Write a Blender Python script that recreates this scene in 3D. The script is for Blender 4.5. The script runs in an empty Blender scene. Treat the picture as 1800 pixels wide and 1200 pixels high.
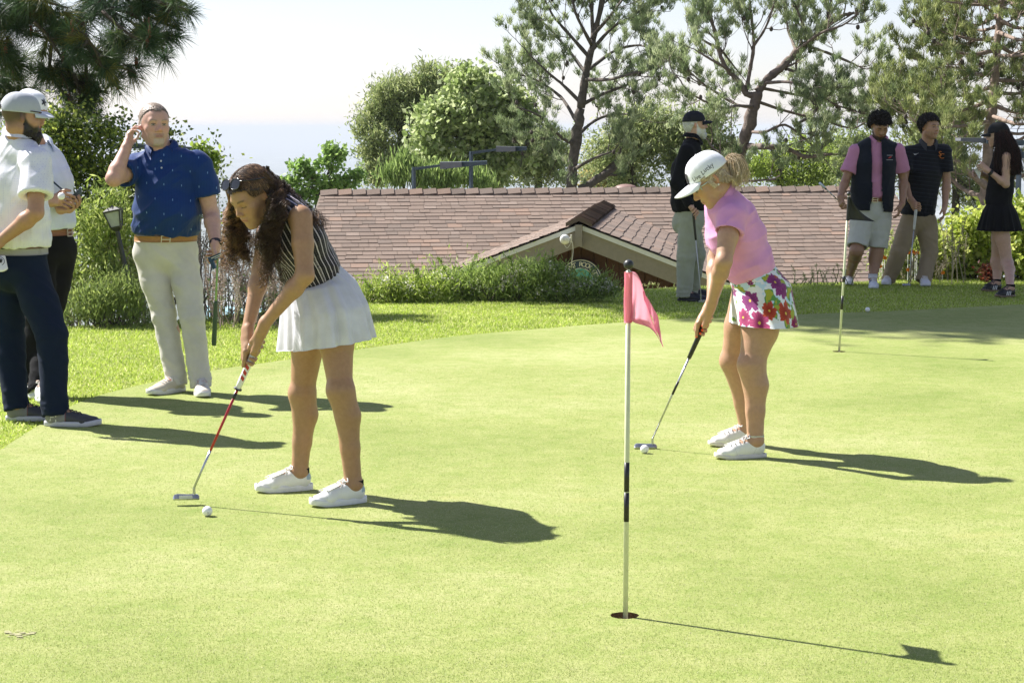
import bpy, math, random
import numpy as np
from mathutils import Vector, Matrix, geometry
rnd = random.Random(7)
rng = np.random.default_rng(7)
sc = bpy.context.scene
C = sc.collection
# ------------------------------------------------------------------ camera, sky, sun, exposure
CAMZ = 1.62
FPX = 3500.0                      # focal length in photo pixels (1800 wide)
PITCH = math.atan(375.0 / FPX)
cam_d = bpy.data.cameras.new('camera')
cam_d.lens = 36.0 * FPX / 1800.0
cam_d.sensor_width = 36.0
cam_d.clip_start = 0.1
cam_d.clip_end = 80000.0
cam = bpy.data.objects.new('camera', cam_d)
C.objects.link(cam)
cam.location = (0, 0, CAMZ)
cam.rotation_euler = (math.pi / 2 - PITCH, 0, 0)
sc.camera = cam

SUN_EL = math.radians(46.5)
SUN_H = (-0.85, 0.53)             # horizontal direction towards the sun
SUN_AZ = math.atan2(SUN_H[0], SUN_H[1])     # clockwise from +Y
world = bpy.data.worlds.new('World')
sc.world = world
world.use_nodes = True
wn = world.node_tree.nodes
sky = wn.new('ShaderNodeTexSky')
sky.sky_type = 'NISHITA'
sky.sun_disc = False
sky.sun_elevation = SUN_EL
sky.sun_rotation = SUN_AZ
sky.air_density = 1.0
sky.dust_density = 0.3
sky.ozone_density = 1.0
hsv = wn.new('ShaderNodeHueSaturation'); hsv.inputs['Saturation'].default_value = 0.62          # hazy, whitish sky
tint = wn.new('ShaderNodeMixRGB'); tint.blend_type = 'MULTIPLY'; tint.inputs[0].default_value = 1.0; tint.inputs[2].default_value = (0.93, 0.92, 1.05, 1)
world.node_tree.links.new(sky.outputs[0], hsv.inputs['Color']); world.node_tree.links.new(hsv.outputs[0], tint.inputs[1])
world.node_tree.links.new(tint.outputs[0], wn['Background'].inputs[0])
wn['Background'].inputs[1].default_value = 0.067
sun_d = bpy.data.lights.new('sun', 'SUN')
sun_d.energy = 5.0
sun_d.angle = math.radians(0.53)
sun_d.color = (1.0, 0.96, 0.91)
sun = bpy.data.objects.new('sun', sun_d)
C.objects.link(sun)
sdir = Vector((SUN_H[0] * math.cos(SUN_EL), SUN_H[1] * math.cos(SUN_EL), math.sin(SUN_EL))).normalized()
sun.rotation_euler = sdir.to_track_quat('Z', 'Y').to_euler()
sc.view_settings.view_transform = 'Standard'
sc.view_settings.look = 'None'
sc.view_settings.exposure = 1.17
sc.view_settings.gamma = 1.0
sc.view_settings.use_curve_mapping = False
sc.cycles.use_denoising = True
sc.cycles.max_bounces = 8
sc.cycles.transparent_max_bounces = 8
sc.cycles.volume_bounces = 1
sc.cycles.sample_clamp_indirect = 8.0

# ------------------------------------------------------------------ pixel -> place helpers (photo pixels, 1800x1200)
cP, sP = math.cos(PITCH), math.sin(PITCH)
def W(px, py, y):
    """point at ground distance y (world Y) seen at photo pixel px,py"""
    x = (px - 900) / FPX; u = (600 - py) / FPX
    Y = cP + sP * u; Z = -sP + cP * u
    k = y / Y
    return np.array([x * k, y, CAMZ + Z * k])
def G(px, py, z=0.0):
    x = (px - 900) / FPX; u = (600 - py) / FPX
    Y = cP + sP * u; Z = -sP + cP * u
    k = (z - CAMZ) / Z
    return np.array([x * k, Y * k, z])
def V3(*a): return np.array(a, float)
def nrm(v):
    v = np.asarray(v, float)
    return v / max(1e-9, np.linalg.norm(v))

# ------------------------------------------------------------------ object helpers
def tag(o, label=None, cat=None, group=None, kind=None):
    if label: o['label'] = label
    if cat: o['category'] = cat
    if group: o['group'] = group
    if kind: o['kind'] = kind
    return o
def empty(name, loc, label, cat, group=None):
    o = bpy.data.objects.new(name, None)
    C.objects.link(o)
    o.location = tuple(float(a) for a in loc)
    o.empty_display_size = 0.1
    tag(o, label, cat, group)
    return o
def root_of(o):
    while o.parent: o = o.parent
    return o

class MB:
    """collects vertices and faces, builds one mesh object"""
    def __init__(self): self.v = []; self.q = []; self.t = []; self.n = 0; self.c = []; self.qm = []; self.tm = []; self.a = {}
    def add(self, v, f, mi=0, col=None):
        v = np.asarray(v, float).reshape(-1, 3); f = np.asarray(f, int)
        if len(f):
            if f.shape[1] == 4: self.q.append(f + self.n); self.qm.append(np.full(len(f), mi))
            else: self.t.append(f + self.n); self.tm.append(np.full(len(f), mi))
        self.v.append(v); self.n += len(v)
        if col is None: col = np.ones(3)
        col = np.asarray(col, float)
        if col.ndim == 1: col = np.tile(col, (len(v), 1))
        self.c.append(col)
        return self
    def box(self, c, s, R=None, mi=0, col=None):
        c = np.asarray(c, float); s = np.asarray(s, float) / 2
        P = np.array([[x, y, z] for z in (-1, 1) for y in (-1, 1) for x in (-1, 1)], float) * s
        if R is not None: P = P @ np.asarray(R).T
        return self.add(P + c, [[0, 2, 3, 1], [4, 5, 7, 6], [0, 1, 5, 4], [2, 6, 7, 3], [0, 4, 6, 2], [1, 3, 7, 5]], mi, col)
    def tube(self, path, r, n=8, mi=0, col=None, cap=True, sq=None):
        v, f = tube_np(path, r, n, sq)
        self.add(v, f, mi, col)
        if cap:
            k = len(np.asarray(path))
            for base in (0, (k - 1) * n):
                ids = self.n - len(v) + base + np.arange(n)
                cen = v[base:base + n].mean(0)
                cc = col if (col is None or np.asarray(col).ndim == 1) else np.asarray(col)[base:base + 1]
                self.v.append(cen[None]); self.c.append(np.ones((1, 3)) if cc is None else np.asarray(cc, float).reshape(-1, 3)[:1])
                ci = self.n; self.n += 1
                tr = [[ids[i], ids[(i + 1) % n], ci] if base else [ids[(i + 1) % n], ids[i], ci] for i in range(n)]
                self.t.append(np.array(tr)); self.tm.append(np.full(n, mi))
        return self
    def sphere(self, c, r, nu=16, nv=10, mi=0, col=None):
        u = np.linspace(0, 2 * np.pi, nu, endpoint=False); w = np.linspace(0, np.pi, nv + 1)
        P = np.array([[math.sin(b) * math.cos(a), math.sin(b) * math.sin(a), math.cos(b)] for b in w for a in u])
        P = P * np.asarray(r, float) + np.asarray(c, float)
        f = [[j * nu + i, (j + 1) * nu + i, (j + 1) * nu + (i + 1) % nu, j * nu + (i + 1) % nu] for j in range(nv) for i in range(nu)]
        return self.add(P, f, mi, col)
    def build(self, name, mats, parent=None, smooth=False, loc=None, kind=None):
        v = np.concatenate(self.v); c = np.concatenate(self.c)
        off = np.zeros(3)
        if parent is not None: off = np.array(root_of(parent).location)
        elif loc is not None: off = np.asarray(loc, float)
        q = np.concatenate(self.q) if self.q else np.zeros((0, 4), int)
        t = np.concatenate(self.t) if self.t else np.zeros((0, 3), int)
        me = bpy.data.meshes.new(name)
        me.vertices.add(len(v)); me.vertices.foreach_set('co', (v - off).astype(np.float32).ravel())
        nl = q.size + t.size
        me.loops.add(nl); me.loops.foreach_set('vertex_index', np.concatenate([q.ravel(), t.ravel()]).astype(np.int32))
        me.polygons.add(len(q) + len(t))
        st = np.concatenate([np.arange(len(q)) * 4, q.size + np.arange(len(t)) * 3]).astype(np.int32)
        me.polygons.foreach_set('loop_start', st)
        mi = np.concatenate((self.qm or [np.zeros(0, int)]) + (self.tm or [np.zeros(0, int)])).astype(np.int32)
        if not isinstance(mats, (list, tuple)): mats = [mats]
        for m in mats: me.materials.append(m)
        me.polygons.foreach_set('material_index', mi)
        me.polygons.foreach_set('use_smooth', np.full(len(q) + len(t), bool(smooth)))
        at = me.color_attributes.new('Col', 'FLOAT_COLOR', 'POINT')
        at.data.foreach_set('color', np.concatenate([c, np.ones((len(c), 1))], 1).astype(np.float32).ravel())
        for k, arr in self.a.items():
            a2 = me.attributes.new(k, 'FLOAT', 'POINT'); a2.data.foreach_set('value', np.asarray(arr, np.float32).ravel())
        me.update(calc_edges=True)
        o = bpy.data.objects.new(name, me)
        C.objects.link(o)
        if parent is not None: o.parent = parent
        elif loc is not None: o.location = tuple(off)
        if kind: o['kind'] = kind
        return o

def tube_np(path, r, n=8, sq=None):
    P = np.asarray(path, float); k = len(P)
    r = np.broadcast_to(np.asarray(r, float), (k,))
    T = np.gradient(P, axis=0); T /= np.maximum(np.linalg.norm(T, axis=1, keepdims=True), 1e-9)
    N = np.zeros_like(P)
    a = np.array([0, 0, 1.0]) if abs(T[0][2]) < 0.9 else np.array([1.0, 0, 0])
    prev = np.cross(T[0], a); prev /= np.linalg.norm(prev)
    for i in range(k):
        prev = prev - T[i] * prev.dot(T[i]); prev /= max(np.linalg.norm(prev), 1e-9); N[i] = prev
    B = np.cross(T, N)
    th = np.linspace(0, 2 * np.pi, n, endpoint=False)
    v = P[:, None] + r[:, None, None] * (np.cos(th)[None, :, None] * N[:, None] + np.sin(th)[None, :, None] * B[:, None] * (sq or 1.0))
    i = np.arange(k - 1)[:, None] * n; j = np.arange(n)[None]
    f = np.stack([i + j, i + (j + 1) % n, i + n + (j + 1) % n, i + n + j], -1).reshape(-1, 4)
    return v.reshape(-1, 3), f
def tubes_batch(S, r, n=3):
    """S: strands (s,k,3); r: (s,k) -> verts, quads"""
    S = np.asarray(S, float); s, k, _ = S.shape
    T = np.gradient(S, axis=1); T /= np.maximum(np.linalg.norm(T, axis=2, keepdims=True), 1e-9)
    ref = np.array([0.3, 0.2, 0.93]); N = np.cross(T, ref); N /= np.maximum(np.linalg.norm(N, axis=2, keepdims=True), 1e-6)
    B = np.cross(T, N)
    th = np.linspace(0, 2 * np.pi, n, endpoint=False)
    v = S[:, :, None] + r[:, :, None, None] * (np.cos(th)[:, None] * N[:, :, None] + np.sin(th)[:, None] * B[:, :, None])
    b = (np.arange(s)[:, None, None] * k + np.arange(k - 1)[None, :, None]) * n; j = np.arange(n)[None, None]
    f = np.stack([b + j, b + (j + 1) % n, b + n + (j + 1) % n, b + n + j], -1).reshape(-1, 4)
    return v.reshape(-1, 3), f
def spline(pts, n=8):
    """catmull-rom through pts"""
    P = np.asarray(pts, float)
    if len(P) < 3:
        t = np.linspace(0, 1, n + 1)[:, None]; return P[0] * (1 - t) + P[-1] * t
    Q = np.vstack([2 * P[0] - P[1], P, 2 * P[-1] - P[-2]]); out = []
    for i in range(1, len(Q) - 2):
        p0, p1, p2, p3 = Q[i - 1:i + 3]
        for t in np.linspace(0, 1, n, endpoint=False):
            out.append(0.5 * (2 * p1 + (p2 - p0) * t + (2 * p0 - 5 * p1 + 4 * p2 - p3) * t * t + (3 * p1 - p0 - 3 * p2 + p3) * t ** 3))
    out.append(P[-1]); return np.array(out)

# ------------------------------------------------------------------ numpy noise
def _hash(x, y, z, s):
    h = (x * 374761393 + y * 668265263 + z * 2147483647 + s * 974634777) & 0xffffffff
    h = ((h ^ (h >> 13)) * 1274126177) & 0xffffffff
    h = ((h ^ (h >> 16)) * 2246822519) & 0xffffffff
    return (h ^ (h >> 15)) / 4294967295.0
def vnoise(p, s=0):
    p = np.asarray(p, float); i = np.floor(p).astype(np.int64); f = p - i; f = f * f * (3 - 2 * f)
    out = 0
    for dx in (0, 1):
        for dy in (0, 1):
            for dz in (0, 1):
                w = (f[:, 0] if dx else 1 - f[:, 0]) * (f[:, 1] if dy else 1 - f[:, 1]) * (f[:, 2] if dz else 1 - f[:, 2])
                out = out + w * _hash(i[:, 0] + dx, i[:, 1] + dy, i[:, 2] + dz, s)
    return out
def fbm(p, oc=3, s=0):
    a = 1.0; t = 0; n = 0
    for k in range(oc):
        t = t + a * vnoise(np.asarray(p) * 2 ** k, s + k); n += a; a *= 0.5
    return t / n
def smst(a, b, x):
    t = np.clip((x - a) / (b - a), 0, 1); return t * t * (3 - 2 * t)

# ------------------------------------------------------------------ materials
class NT:
    def __init__(self, name):
        self.m = bpy.data.materials.new(name); self.m.use_nodes = True
        self.t = self.m.node_tree; self.b = self.t.nodes['Principled BSDF']; self.out = self.t.nodes['Material Output']
    def n(self, typ, **kw):
        nd = self.t.nodes.new('ShaderNode' + typ)
        for k, v in kw.items():
            if k.startswith('i_'):
                key = k[2:]; key = int(key) if key.isdigit() else key.replace('_', ' ')
                self.set(nd.inputs[key], v)
            else: setattr(nd, k, v)
        return nd
    def set(self, sock, v):
        if isinstance(v, bpy.types.NodeSocket): self.t.links.new(v, sock)
        elif isinstance(v, bpy.types.Node): self.t.links.new(v.outputs[0], sock)
        else:
            if hasattr(sock.default_value, '__len__') and not hasattr(v, '__len__'): v = (v,) * len(sock.default_value)
            if hasattr(sock.default_value, '__len__') and len(v) == 3 and len(sock.default_value) == 4: v = (*v, 1)
            sock.default_value = v
    def noise(self, scale, detail=3, rough=0.5, vec=None):
        nd = self.n('TexNoise'); nd.inputs['Scale'].default_value = scale; nd.inputs['Detail'].default_value = detail; nd.inputs['Roughness'].default_value = rough
        if vec is not None: self.set(nd.inputs['Vector'], vec)
        return nd.outputs['Fac']
    def coord(self, scale=(1, 1, 1)):
        c = self.n('TexCoord'); m = self.n('Mapping'); self.t.links.new(c.outputs['Object'], m.inputs['Vector']); m.inputs['Scale'].default_value = scale
        return m.outputs[0]
    def ramp(self, fac, stops):
        r = self.n('ValToRGB'); self.set(r.inputs[0], fac); e = r.color_ramp.elements
        while len(e) < len(stops): e.new(0.5)
        for i, (p, c) in enumerate(stops): e[i].position = p; e[i].color = (*c, 1) if len(c) == 3 else c
        return r.outputs[0]
    def mix(self, fac, a, b, mode='MIX'):
        m = self.n('MixRGB', blend_type=mode); self.set(m.inputs[0], fac); self.set(m.inputs[1], a); self.set(m.inputs[2], b); return m.outputs[0]
    def math(self, op, a, b=0.0):
        m = self.n('Math', operation=op); self.set(m.inputs[0], a); self.set(m.inputs[1], b); return m.outputs[0]
    def attr(self, name='Col'):
        a = self.n('Attribute', attribute_name=name); return a.outputs['Color']
    def fattr(self, name):
        a = self.n('Attribute', attribute_name=name); return a.outputs['Fac']
    def bump(self, h, strength=0.3, dist=0.01):
        b = self.n('Bump'); self.set(b.inputs['Height'], h); b.inputs['Strength'].default_value = strength; b.inputs['Distance'].default_value = dist
        self.t.links.new(b.outputs[0], self.b.inputs['Normal']); return b
    def base(self, c, rough=0.6, **kw):
        self.set(self.b.inputs['Base Color'], c); self.set(self.b.inputs['Roughness'], rough)
        for k, v in kw.items(): self.set(self.b.inputs[k.replace('_', ' ')], v)
        return self
def plain(name, col, rough=0.6, var=0.12, scale=30, bump=0.0, bscale=200, metal=0.0, spec=0.5, bdist=0.002, **kw):
    n = NT(name)
    f = n.noise(scale, 4, 0.6, n.coord())
    lo = tuple(c * (1 - var) for c in col); hi = tuple(min(1, c * (1 + var)) for c in col)
    n.base(n.ramp(f, [(0.3, lo), (0.7, hi)]), rough, Metallic=metal)
    n.b.inputs['Specular IOR Level'].default_value = spec
    if bump: n.bump(n.noise(bscale, 2, 0.5, n.coord()), bump, bdist)
    for k, v in kw.items(): n.set(n.b.inputs[k.replace('_', ' ')], v)
    return n.m
def colmat(name, rough=0.6, var=0.1, scale=30, bump=0.0, bscale=200, spec=0.4, bdist=0.002, transl=0.0, sss=0.0, sheen=0.0, coat=0.0):
    """colour from the painted 'Col' attribute"""
    n = NT(name)
    f = n.noise(scale, 3, 0.6, n.coord())
    g = n.ramp(f, [(0.25, (1 - var,) * 3), (0.75, (1 + var,) * 3)])
    c = n.mix(1.0, n.attr(), g, 'MULTIPLY')
    n.base(c, rough)
    n.b.inputs['Specular IOR Level'].default_value = spec
    if sss:
        n.b.inputs['Subsurface Weight'].default_value = sss; n.b.inputs['Subsurface Radius'].default_value = (1.0, 0.35, 0.2); n.b.inputs['Subsurface Scale'].default_value = 0.012
    if sheen: n.b.inputs['Sheen Weight'].default_value = sheen
    if coat: n.b.inputs['Coat Weight'].default_value = coat
    if bump: n.bump(n.noise(bscale, 2, 0.5, n.coord()), bump, bdist)
    if transl:
        tr = n.n('BsdfTranslucent'); n.set(tr.inputs[0], c); mx = n.n('MixShader'); mx.inputs[0].default_value = transl
        n.t.links.new(n.b.outputs[0], mx.inputs[1]); n.t.links.new(tr.outputs[0], mx.inputs[2]); n.t.links.new(mx.outputs[0], n.out.inputs[0])
    return n.m
# ================================================================== SETTING: ground
edge_px = [(-2400, 640), (-1400, 610), (-500, 592), (0, 586), (250, 576), (380, 562), (520, 548), (640, 534), (850, 526), (1080, 517), (1250, 506), (1480, 501), (1640, 496), (1800, 492), (2300, 486), (3600, 480)]
_e = np.array([G(*p) for p in edge_px])
_ea = np.arctan2(_e[:, 0], _e[:, 1]); _ed = np.hypot(_e[:, 0], _e[:, 1])
def edge_dist(x, y):
    return np.interp(np.arctan2(x, np.maximum(y, 1e-6)), _ea, _ed)
def height(x, y):
    x = np.asarray(x, float); y = np.asarray(y, float)
    d = np.hypot(x, y)
    t = np.where(y > 0, d - edge_dist(x, y), -5.0)
    z = -0.42 * np.maximum(t, 0) * smst(0, 2.0, t)
    z = np.maximum(z, -3.4)                                   # terrace the clubhouse stands on
    far = np.maximum(d - 46, 0)
    z = z - far * 0.25 * smst(0, 30, far)
    z = z - 0.10 * np.maximum(d - 200, 0)
    z = np.maximum(z, -235 + 6 * vnoise(np.stack([x / 900, y / 900, 0 * x], -1).reshape(-1, 3), 5).reshape(x.shape))
    return z
green_px = [(-60, 830), (10, 786), (70, 748), (150, 704), (265, 674), (380, 651), (480, 637), (660, 611), (800, 592), (960, 578), (1100, 567), (1200, 561), (1330, 558), (1420, 553), (1560, 548), (1700, 541), (1800, 536), (1960, 530)]
G_out = [tuple(G(*p)[:2]) for p in green_px]
G_out = [tuple(p[:2]) for p in spline([(a, b, 0) for a, b in G_out], 5)]
G_out += [(9.5, 17.5), (11, 13), (10, 6), (8, -2), (3, -4), (-5, -3), (-7, 3), (-5.5, 7.5)]
G_arr = np.array(G_out)
def in_poly(x, y, P):
    x = np.asarray(x); y = np.asarray(y); c = np.zeros(x.shape, bool); n = len(P); j = n - 1
    for i in range(n):
        xi, yi = P[i]; xj, yj = P[j]
        with np.errstate(divide='ignore', invalid='ignore'):
            t = ((yi > y) != (yj > y)) & (x < (xj - xi) * (y - yi) / (yj - yi + 1e-12) + xi)
        c ^= t; j = i
    return c
hole_a = G(1098, 1084); hole_b = G(1475, 619)
HR = 0.0505

# ---- materials of the ground
def lawn_material():
    n = NT('lawn_turf'); co = n.coord()
    g1 = n.noise(0.9, 4, 0.6, co); g2 = n.noise(45, 4, 0.7, co)
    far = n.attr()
    c1 = n.ramp(g1, [(0.3, (0.19, 0.25, 0.035)), (0.55, (0.26, 0.32, 0.05)), (0.75, (0.28, 0.32, 0.07))])
    c2 = n.ramp(g2, [(0.3, (0.55, 0.6, 0.5)), (0.7, (1.3, 1.25, 1.1))])
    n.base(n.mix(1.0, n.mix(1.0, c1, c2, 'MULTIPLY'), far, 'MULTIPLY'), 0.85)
    n.b.inputs['Specular IOR Level'].default_value = 0.2
    n.bump(n.noise(140, 3, 0.7, co), 0.6, 0.01)
    return n.m
def green_material():
    n = NT('green_turf'); co = n.coord()
    big = n.noise(0.55, 4, 0.55, co); mid = n.noise(7.0, 5, 0.7, co); fine = n.noise(75, 4, 0.8, co); vf = n.noise(230, 3, 0.75, co)
    c = n.ramp(big, [(0.3, (0.215, 0.264, 0.068)), (0.5, (0.280, 0.318, 0.100)), (0.7, (0.346, 0.368, 0.150))])
    m = n.ramp(mid, [(0.33, (0.84, 0.92, 0.74)), (0.5, (1, 1, 1)), (0.67, (1.12, 1.06, 1.22))])
    f = n.ramp(fine, [(0.30, (0.72, 0.79, 0.58)), (0.50, (1.0, 1.0, 1.0)), (0.70, (1.22, 1.15, 1.32))])
    v = n.ramp(vf, [(0.3, (0.70, 0.76, 0.58)), (0.7, (1.25, 1.19, 1.3))])
    x = n.mix(1.0, n.mix(1.0, n.mix(1.0, c, m, 'MULTIPLY'), f, 'MULTIPLY'), v, 'MULTIPLY')
    # sparse dry yellow patches
    dry = n.ramp(n.noise(1.3, 3, 0.5, n.coord((1, 1.4, 1))), [(0.66, (0, 0, 0)), (0.78, (0.55, 0.55, 0.55))])
    x = n.mix(dry, x, (0.38, 0.36, 0.13))
    n.base(x, 0.8); n.b.inputs['Specular IOR Level'].default_value = 0.2
    n.bump(n.noise(190, 3, 0.8, co), 0.55, 0.006)
    return n.m
def hill_material():
    n = NT('hillside_scrub'); co = n.coord()
    f = n.noise(0.02, 6, 0.65, co); f2 = n.noise(0.4, 5, 0.7, co)
    c = n.ramp(f, [(0.35, (0.05, 0.075, 0.035)), (0.6, (0.13, 0.13, 0.07)), (0.75, (0.22, 0.2, 0.13))])
    n.base(n.mix(0.5, c, n.ramp(f2, [(0.35, (0.03, 0.05, 0.02)), (0.7, (0.25, 0.22, 0.13))])), 0.9)
    return n.m
def basin_material():
    n = NT('basin_town'); c = n.coord((0.004, 0.0016, 1)); co = n.coord()
    a = n.noise(1.0, 8, 0.72, c)
    v = n.n('TexVoronoi'); v.inputs['Scale'].default_value = 0.018; n.t.links.new(co, v.inputs['Vector'])
    spk = n.ramp(v.outputs['Distance'], [(0.08, (1, 1, 1)), (0.2, (0, 0, 0))])
    col = n.ramp(a, [(0.38, (0.03, 0.05, 0.03)), (0.55, (0.12, 0.14, 0.11)), (0.66, (0.42, 0.42, 0.40))])
    n.base(n.mix(n.mix(1.0, spk, (0.8, 0.8, 0.8), 'MULTIPLY'), col, (0.9, 0.9, 0.88)), 0.9)
    return n.m
M_lawn, M_green, M_hill, M_basin = lawn_material(), green_material(), hill_material(), basin_material()

# ---- lawn, hillside and basin: one polar sheet cut into three plain-named pieces
az = np.radians(np.unique(np.concatenate([np.arange(-180, -30, 6.0), np.arange(-30, 30, 0.5), np.arange(30, 181, 6.0)])))
rr = [0.0]; r_ = 0.5
while r_ < 60000:
    rr.append(r_)
    r_ += 0.5 if r_ < 12 else (0.25 if r_ < 30 else (1.0 if r_ < 70 else r_ * 0.05))
rr = np.array(rr)
A_, R_ = np.meshgrid(az, rr, indexing='ij')
X_ = R_ * np.sin(A_); Y_ = R_ * np.cos(A_); Z_ = height(X_, Y_)
sink = in_poly(X_, Y_, G_arr * 1.0)
for dx, dy in ((0.35, 0), (-0.35, 0), (0, 0.35), (0, -0.35)): sink &= in_poly(X_ + dx, Y_ + dy, G_arr)
Z_ = np.where(sink, -0.35, Z_)
nA, nR = X_.shape
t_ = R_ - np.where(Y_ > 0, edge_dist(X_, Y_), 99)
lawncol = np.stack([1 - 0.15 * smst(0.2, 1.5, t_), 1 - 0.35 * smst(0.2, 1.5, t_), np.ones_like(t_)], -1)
def polar(name, r0, r1, mat):
    i0, i1 = np.searchsorted(rr, r0), min(np.searchsorted(rr, r1), nR - 1)
    sl = slice(i0, i1 + 1); w = i1 - i0 + 1
    P = np.stack([X_[:, sl], Y_[:, sl], Z_[:, sl]], -1).reshape(-1, 3)
    a, b = np.meshgrid(np.arange(nA - 1), np.arange(w - 1), indexing='ij')
    f = np.stack([a * w + b, a * w + b + 1, (a + 1) * w + b + 1, (a + 1) * w + b], -1).reshape(-1, 4)[:, ::-1]
    mb = MB(); mb.add(P, f, 0, lawncol[:, sl].reshape(-1, 3)); return mb.build(name, mat, kind='structure', smooth=True)
polar('ground', 0, 26, M_lawn)
polar('hillside', 26, 900, M_hill)
polar('valley_plain', 900, 60000, M_basin)

# ---- the green: a sheet with two cups cut out of it
def circ(c, r, n): return [(c[0] + r * math.cos(2 * math.pi * k / n), c[1] + r * math.sin(2 * math.pi * k / n)) for k in range(n)]
pts = [Vector(p) for p in G_out]; edges = [(i, (i + 1) % len(pts)) for i in range(len(pts))]
for hc in (hole_a, hole_b):
    b0 = len(pts); n_ = 40; rg = random.Random(3)
    ring = [(hc[0] + (HR + rg.uniform(-0.0025, 0.002)) * math.cos(2 * math.pi * k / n_), hc[1] + (HR + rg.uniform(-0.0025, 0.002)) * math.sin(2 * math.pi * k / n_)) for k in range(n_)]
    pts += [Vector(p) for p in ring]; edges += [(b0 + k, b0 + (k + 1) % n_) for k in range(n_)]
vs, es, fs, *_ = geometry.delaunay_2d_cdt(pts, edges, [], 0, 1e-5)
vs = np.array([(v.x, v.y, 0.006) for v in vs]); keep = []
for f in fs:
    c = vs[list(f)].mean(0)
    if in_poly(c[0], c[1], G_arr) and all(math.hypot(c[0] - h[0], c[1] - h[1]) > HR - 0.004 for h in (hole_a, hole_b)): keep.append(list(f))
mb = MB(); mb.add(vs, keep); mb.build('putting_green', M_green, kind='structure')
M_soil = plain('cup_soil', (0.17, 0.10, 0.045), 0.95, 0.5, 160, 0.8, 300)
M_cup = plain('cup_plastic', (0.55, 0.53, 0.48), 0.5, 0.1, 60)
for hc in (hole_a, hole_b):
    root = empty('golf_hole', (hc[0], hc[1], 0.0), 'cut golf hole with crumbling brown soil rim where the pink flagstick stands' if hc is hole_a else 'small cut golf hole under the far black flag', 'golf hole')
    mb = MB(); th = np.linspace(0, 2 * np.pi, 41)[:-1]
    prof = [(HR + 0.002, 0.0055), (HR + 0.001, -0.03), (HR - 0.001, -0.034)]
    V = np.concatenate([np.stack([hc[0] + (r + 0.0015 * np.sin(th * 9) * (k < 2)) * np.cos(th), hc[1] + (r + 0.0015 * np.sin(th * 9) * (k < 2)) * np.sin(th), 0 * th + z], -1) for k, (r, z) in enumerate(prof)])
    F = [[k * 40 + i, k * 40 + (i + 1) % 40, (k + 1) * 40 + (i + 1) % 40, (k + 1) * 40 + i] for k in range(len(prof) - 1) for i in range(40)]
    mb.add(V, F).build('soil_rim', M_soil, root)
    mb = MB(); prof = [(HR - 0.001, -0.034), (HR - 0.002, -0.14), (0.003, -0.142)]
    V = np.concatenate([np.stack([hc[0] + r * np.cos(th), hc[1] + r * np.sin(th), 0 * th + z], -1) for (r, z) in prof])
    mb.add(V, F).build('cup_liner', M_cup, root, True)

# ---- bare worn patch low on the green with a dry leaf
def flat_blob(c, rx, ry, z, mat, name, kind=None, seed=1, n=28):
    mb = MB(); th = np.linspace(0, 2 * np.pi, n, endpoint=False)
    r = 0.75 + 0.5 * vnoise(np.stack([np.cos(th) * 2, np.sin(th) * 2, 0 * th], -1), seed)
    V = np.stack([c[0] + rx * r * np.cos(th), c[1] + ry * r * np.sin(th), 0 * th + z], -1); V = np.vstack([V, [c[0], c[1], z + 0.002]])
    mb.add(V, [[i, (i + 1) % n, n] for i in range(n)]); return mb.build(name, mat, kind=kind)
M_worn = plain('worn_soil', (0.30, 0.29, 0.15), 0.95, 0.4, 120, 0.6)
mb = MB(); rgb_ = random.Random(8)
for k in range(26):
    cx, cy = rgb_.gauss(34, 13), rgb_.gauss(1117, 3.0); c_ = G(cx, cy); th = np.linspace(0, 2 * np.pi, 9)[:-1]; rr0 = rgb_.uniform(0.003, 0.010); q_ = rr0 * (0.6 + 0.8 * np.array([rgb_.random() for _ in th]))
    V_ = np.stack([c_[0] + q_ * 1.5 * np.cos(th), c_[1] + q_ * np.sin(th), 0 * th + 0.0070 + 0.0001 * k], -1); mb.add(np.vstack([V_, [c_[0], c_[1], 0.0076 + 0.0001 * k]]), [[a, (a + 1) % 8, 8] for a in range(8)])
mb.build('bare_soil', M_worn, kind='structure')

# ------------------------------------------------------------------ grass blades of the rough
def blades(name, P, hgt, wid, cols, seed, mat, lean=0.5, parent=None):
    r = np.random.default_rng(seed); n = len(P)
    th = r.uniform(0, 2 * np.pi, n); d = np.stack([np.cos(th), np.sin(th), 0 * th], -1)
    l = r.normal(0, lean, (n, 2)); h = hgt * r.uniform(0.5, 1.25, n)
    tip = P + np.stack([l[:, 0] * h, l[:, 1] * h, h], -1)
    mid = P + np.stack([l[:, 0] * h * 0.3, l[:, 1] * h * 0.3, h * 0.62], -1)
    w = (wid * r.uniform(0.6, 1.2, n))[:, None]
    V = np.stack([P - d * w, P + d * w, mid + d * w * 0.75, mid - d * w * 0.75, tip], 1).reshape(-1, 3)
    b = np.arange(n)[:, None] * 5
    c = np.asarray(cols)[r.integers(0, len(cols), n)] * r.uniform(0.75, 1.2, (n, 1)); c = np.repeat(c, 5, 0)
    mb = MB(); mb.add(V, b + np.array([[0, 1, 2, 3]]), 0, c); mb.t.append(b + np.array([[3, 2, 4]])); mb.tm.append(np.zeros(n, int))
    return mb.build(name, mat, parent, kind=None if parent else 'stuff')
M_blade = colmat('grass_blade', 0.55, 0.15, 2.0, transl=0.5, spec=0.5)
n0 = 420000
gy = np.sqrt(rng.uniform(8.6 ** 2, 22.5 ** 2, n0)); ga = rng.uniform(-0.30, 0.30, n0)
gx = gy * np.tan(ga)
ok = ~in_poly(gx, gy, G_arr) & (np.hypot(gx, gy) < edge_dist(gx, gy) + 0.5)
gx, gy = gx[ok], gy[ok]
lush = fbm(np.stack([gx * 0.9, gy * 0.9, 0 * gx], -1), 3, 9)
P = np.stack([gx, gy, height(gx, gy) - 0.004], -1)
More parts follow.
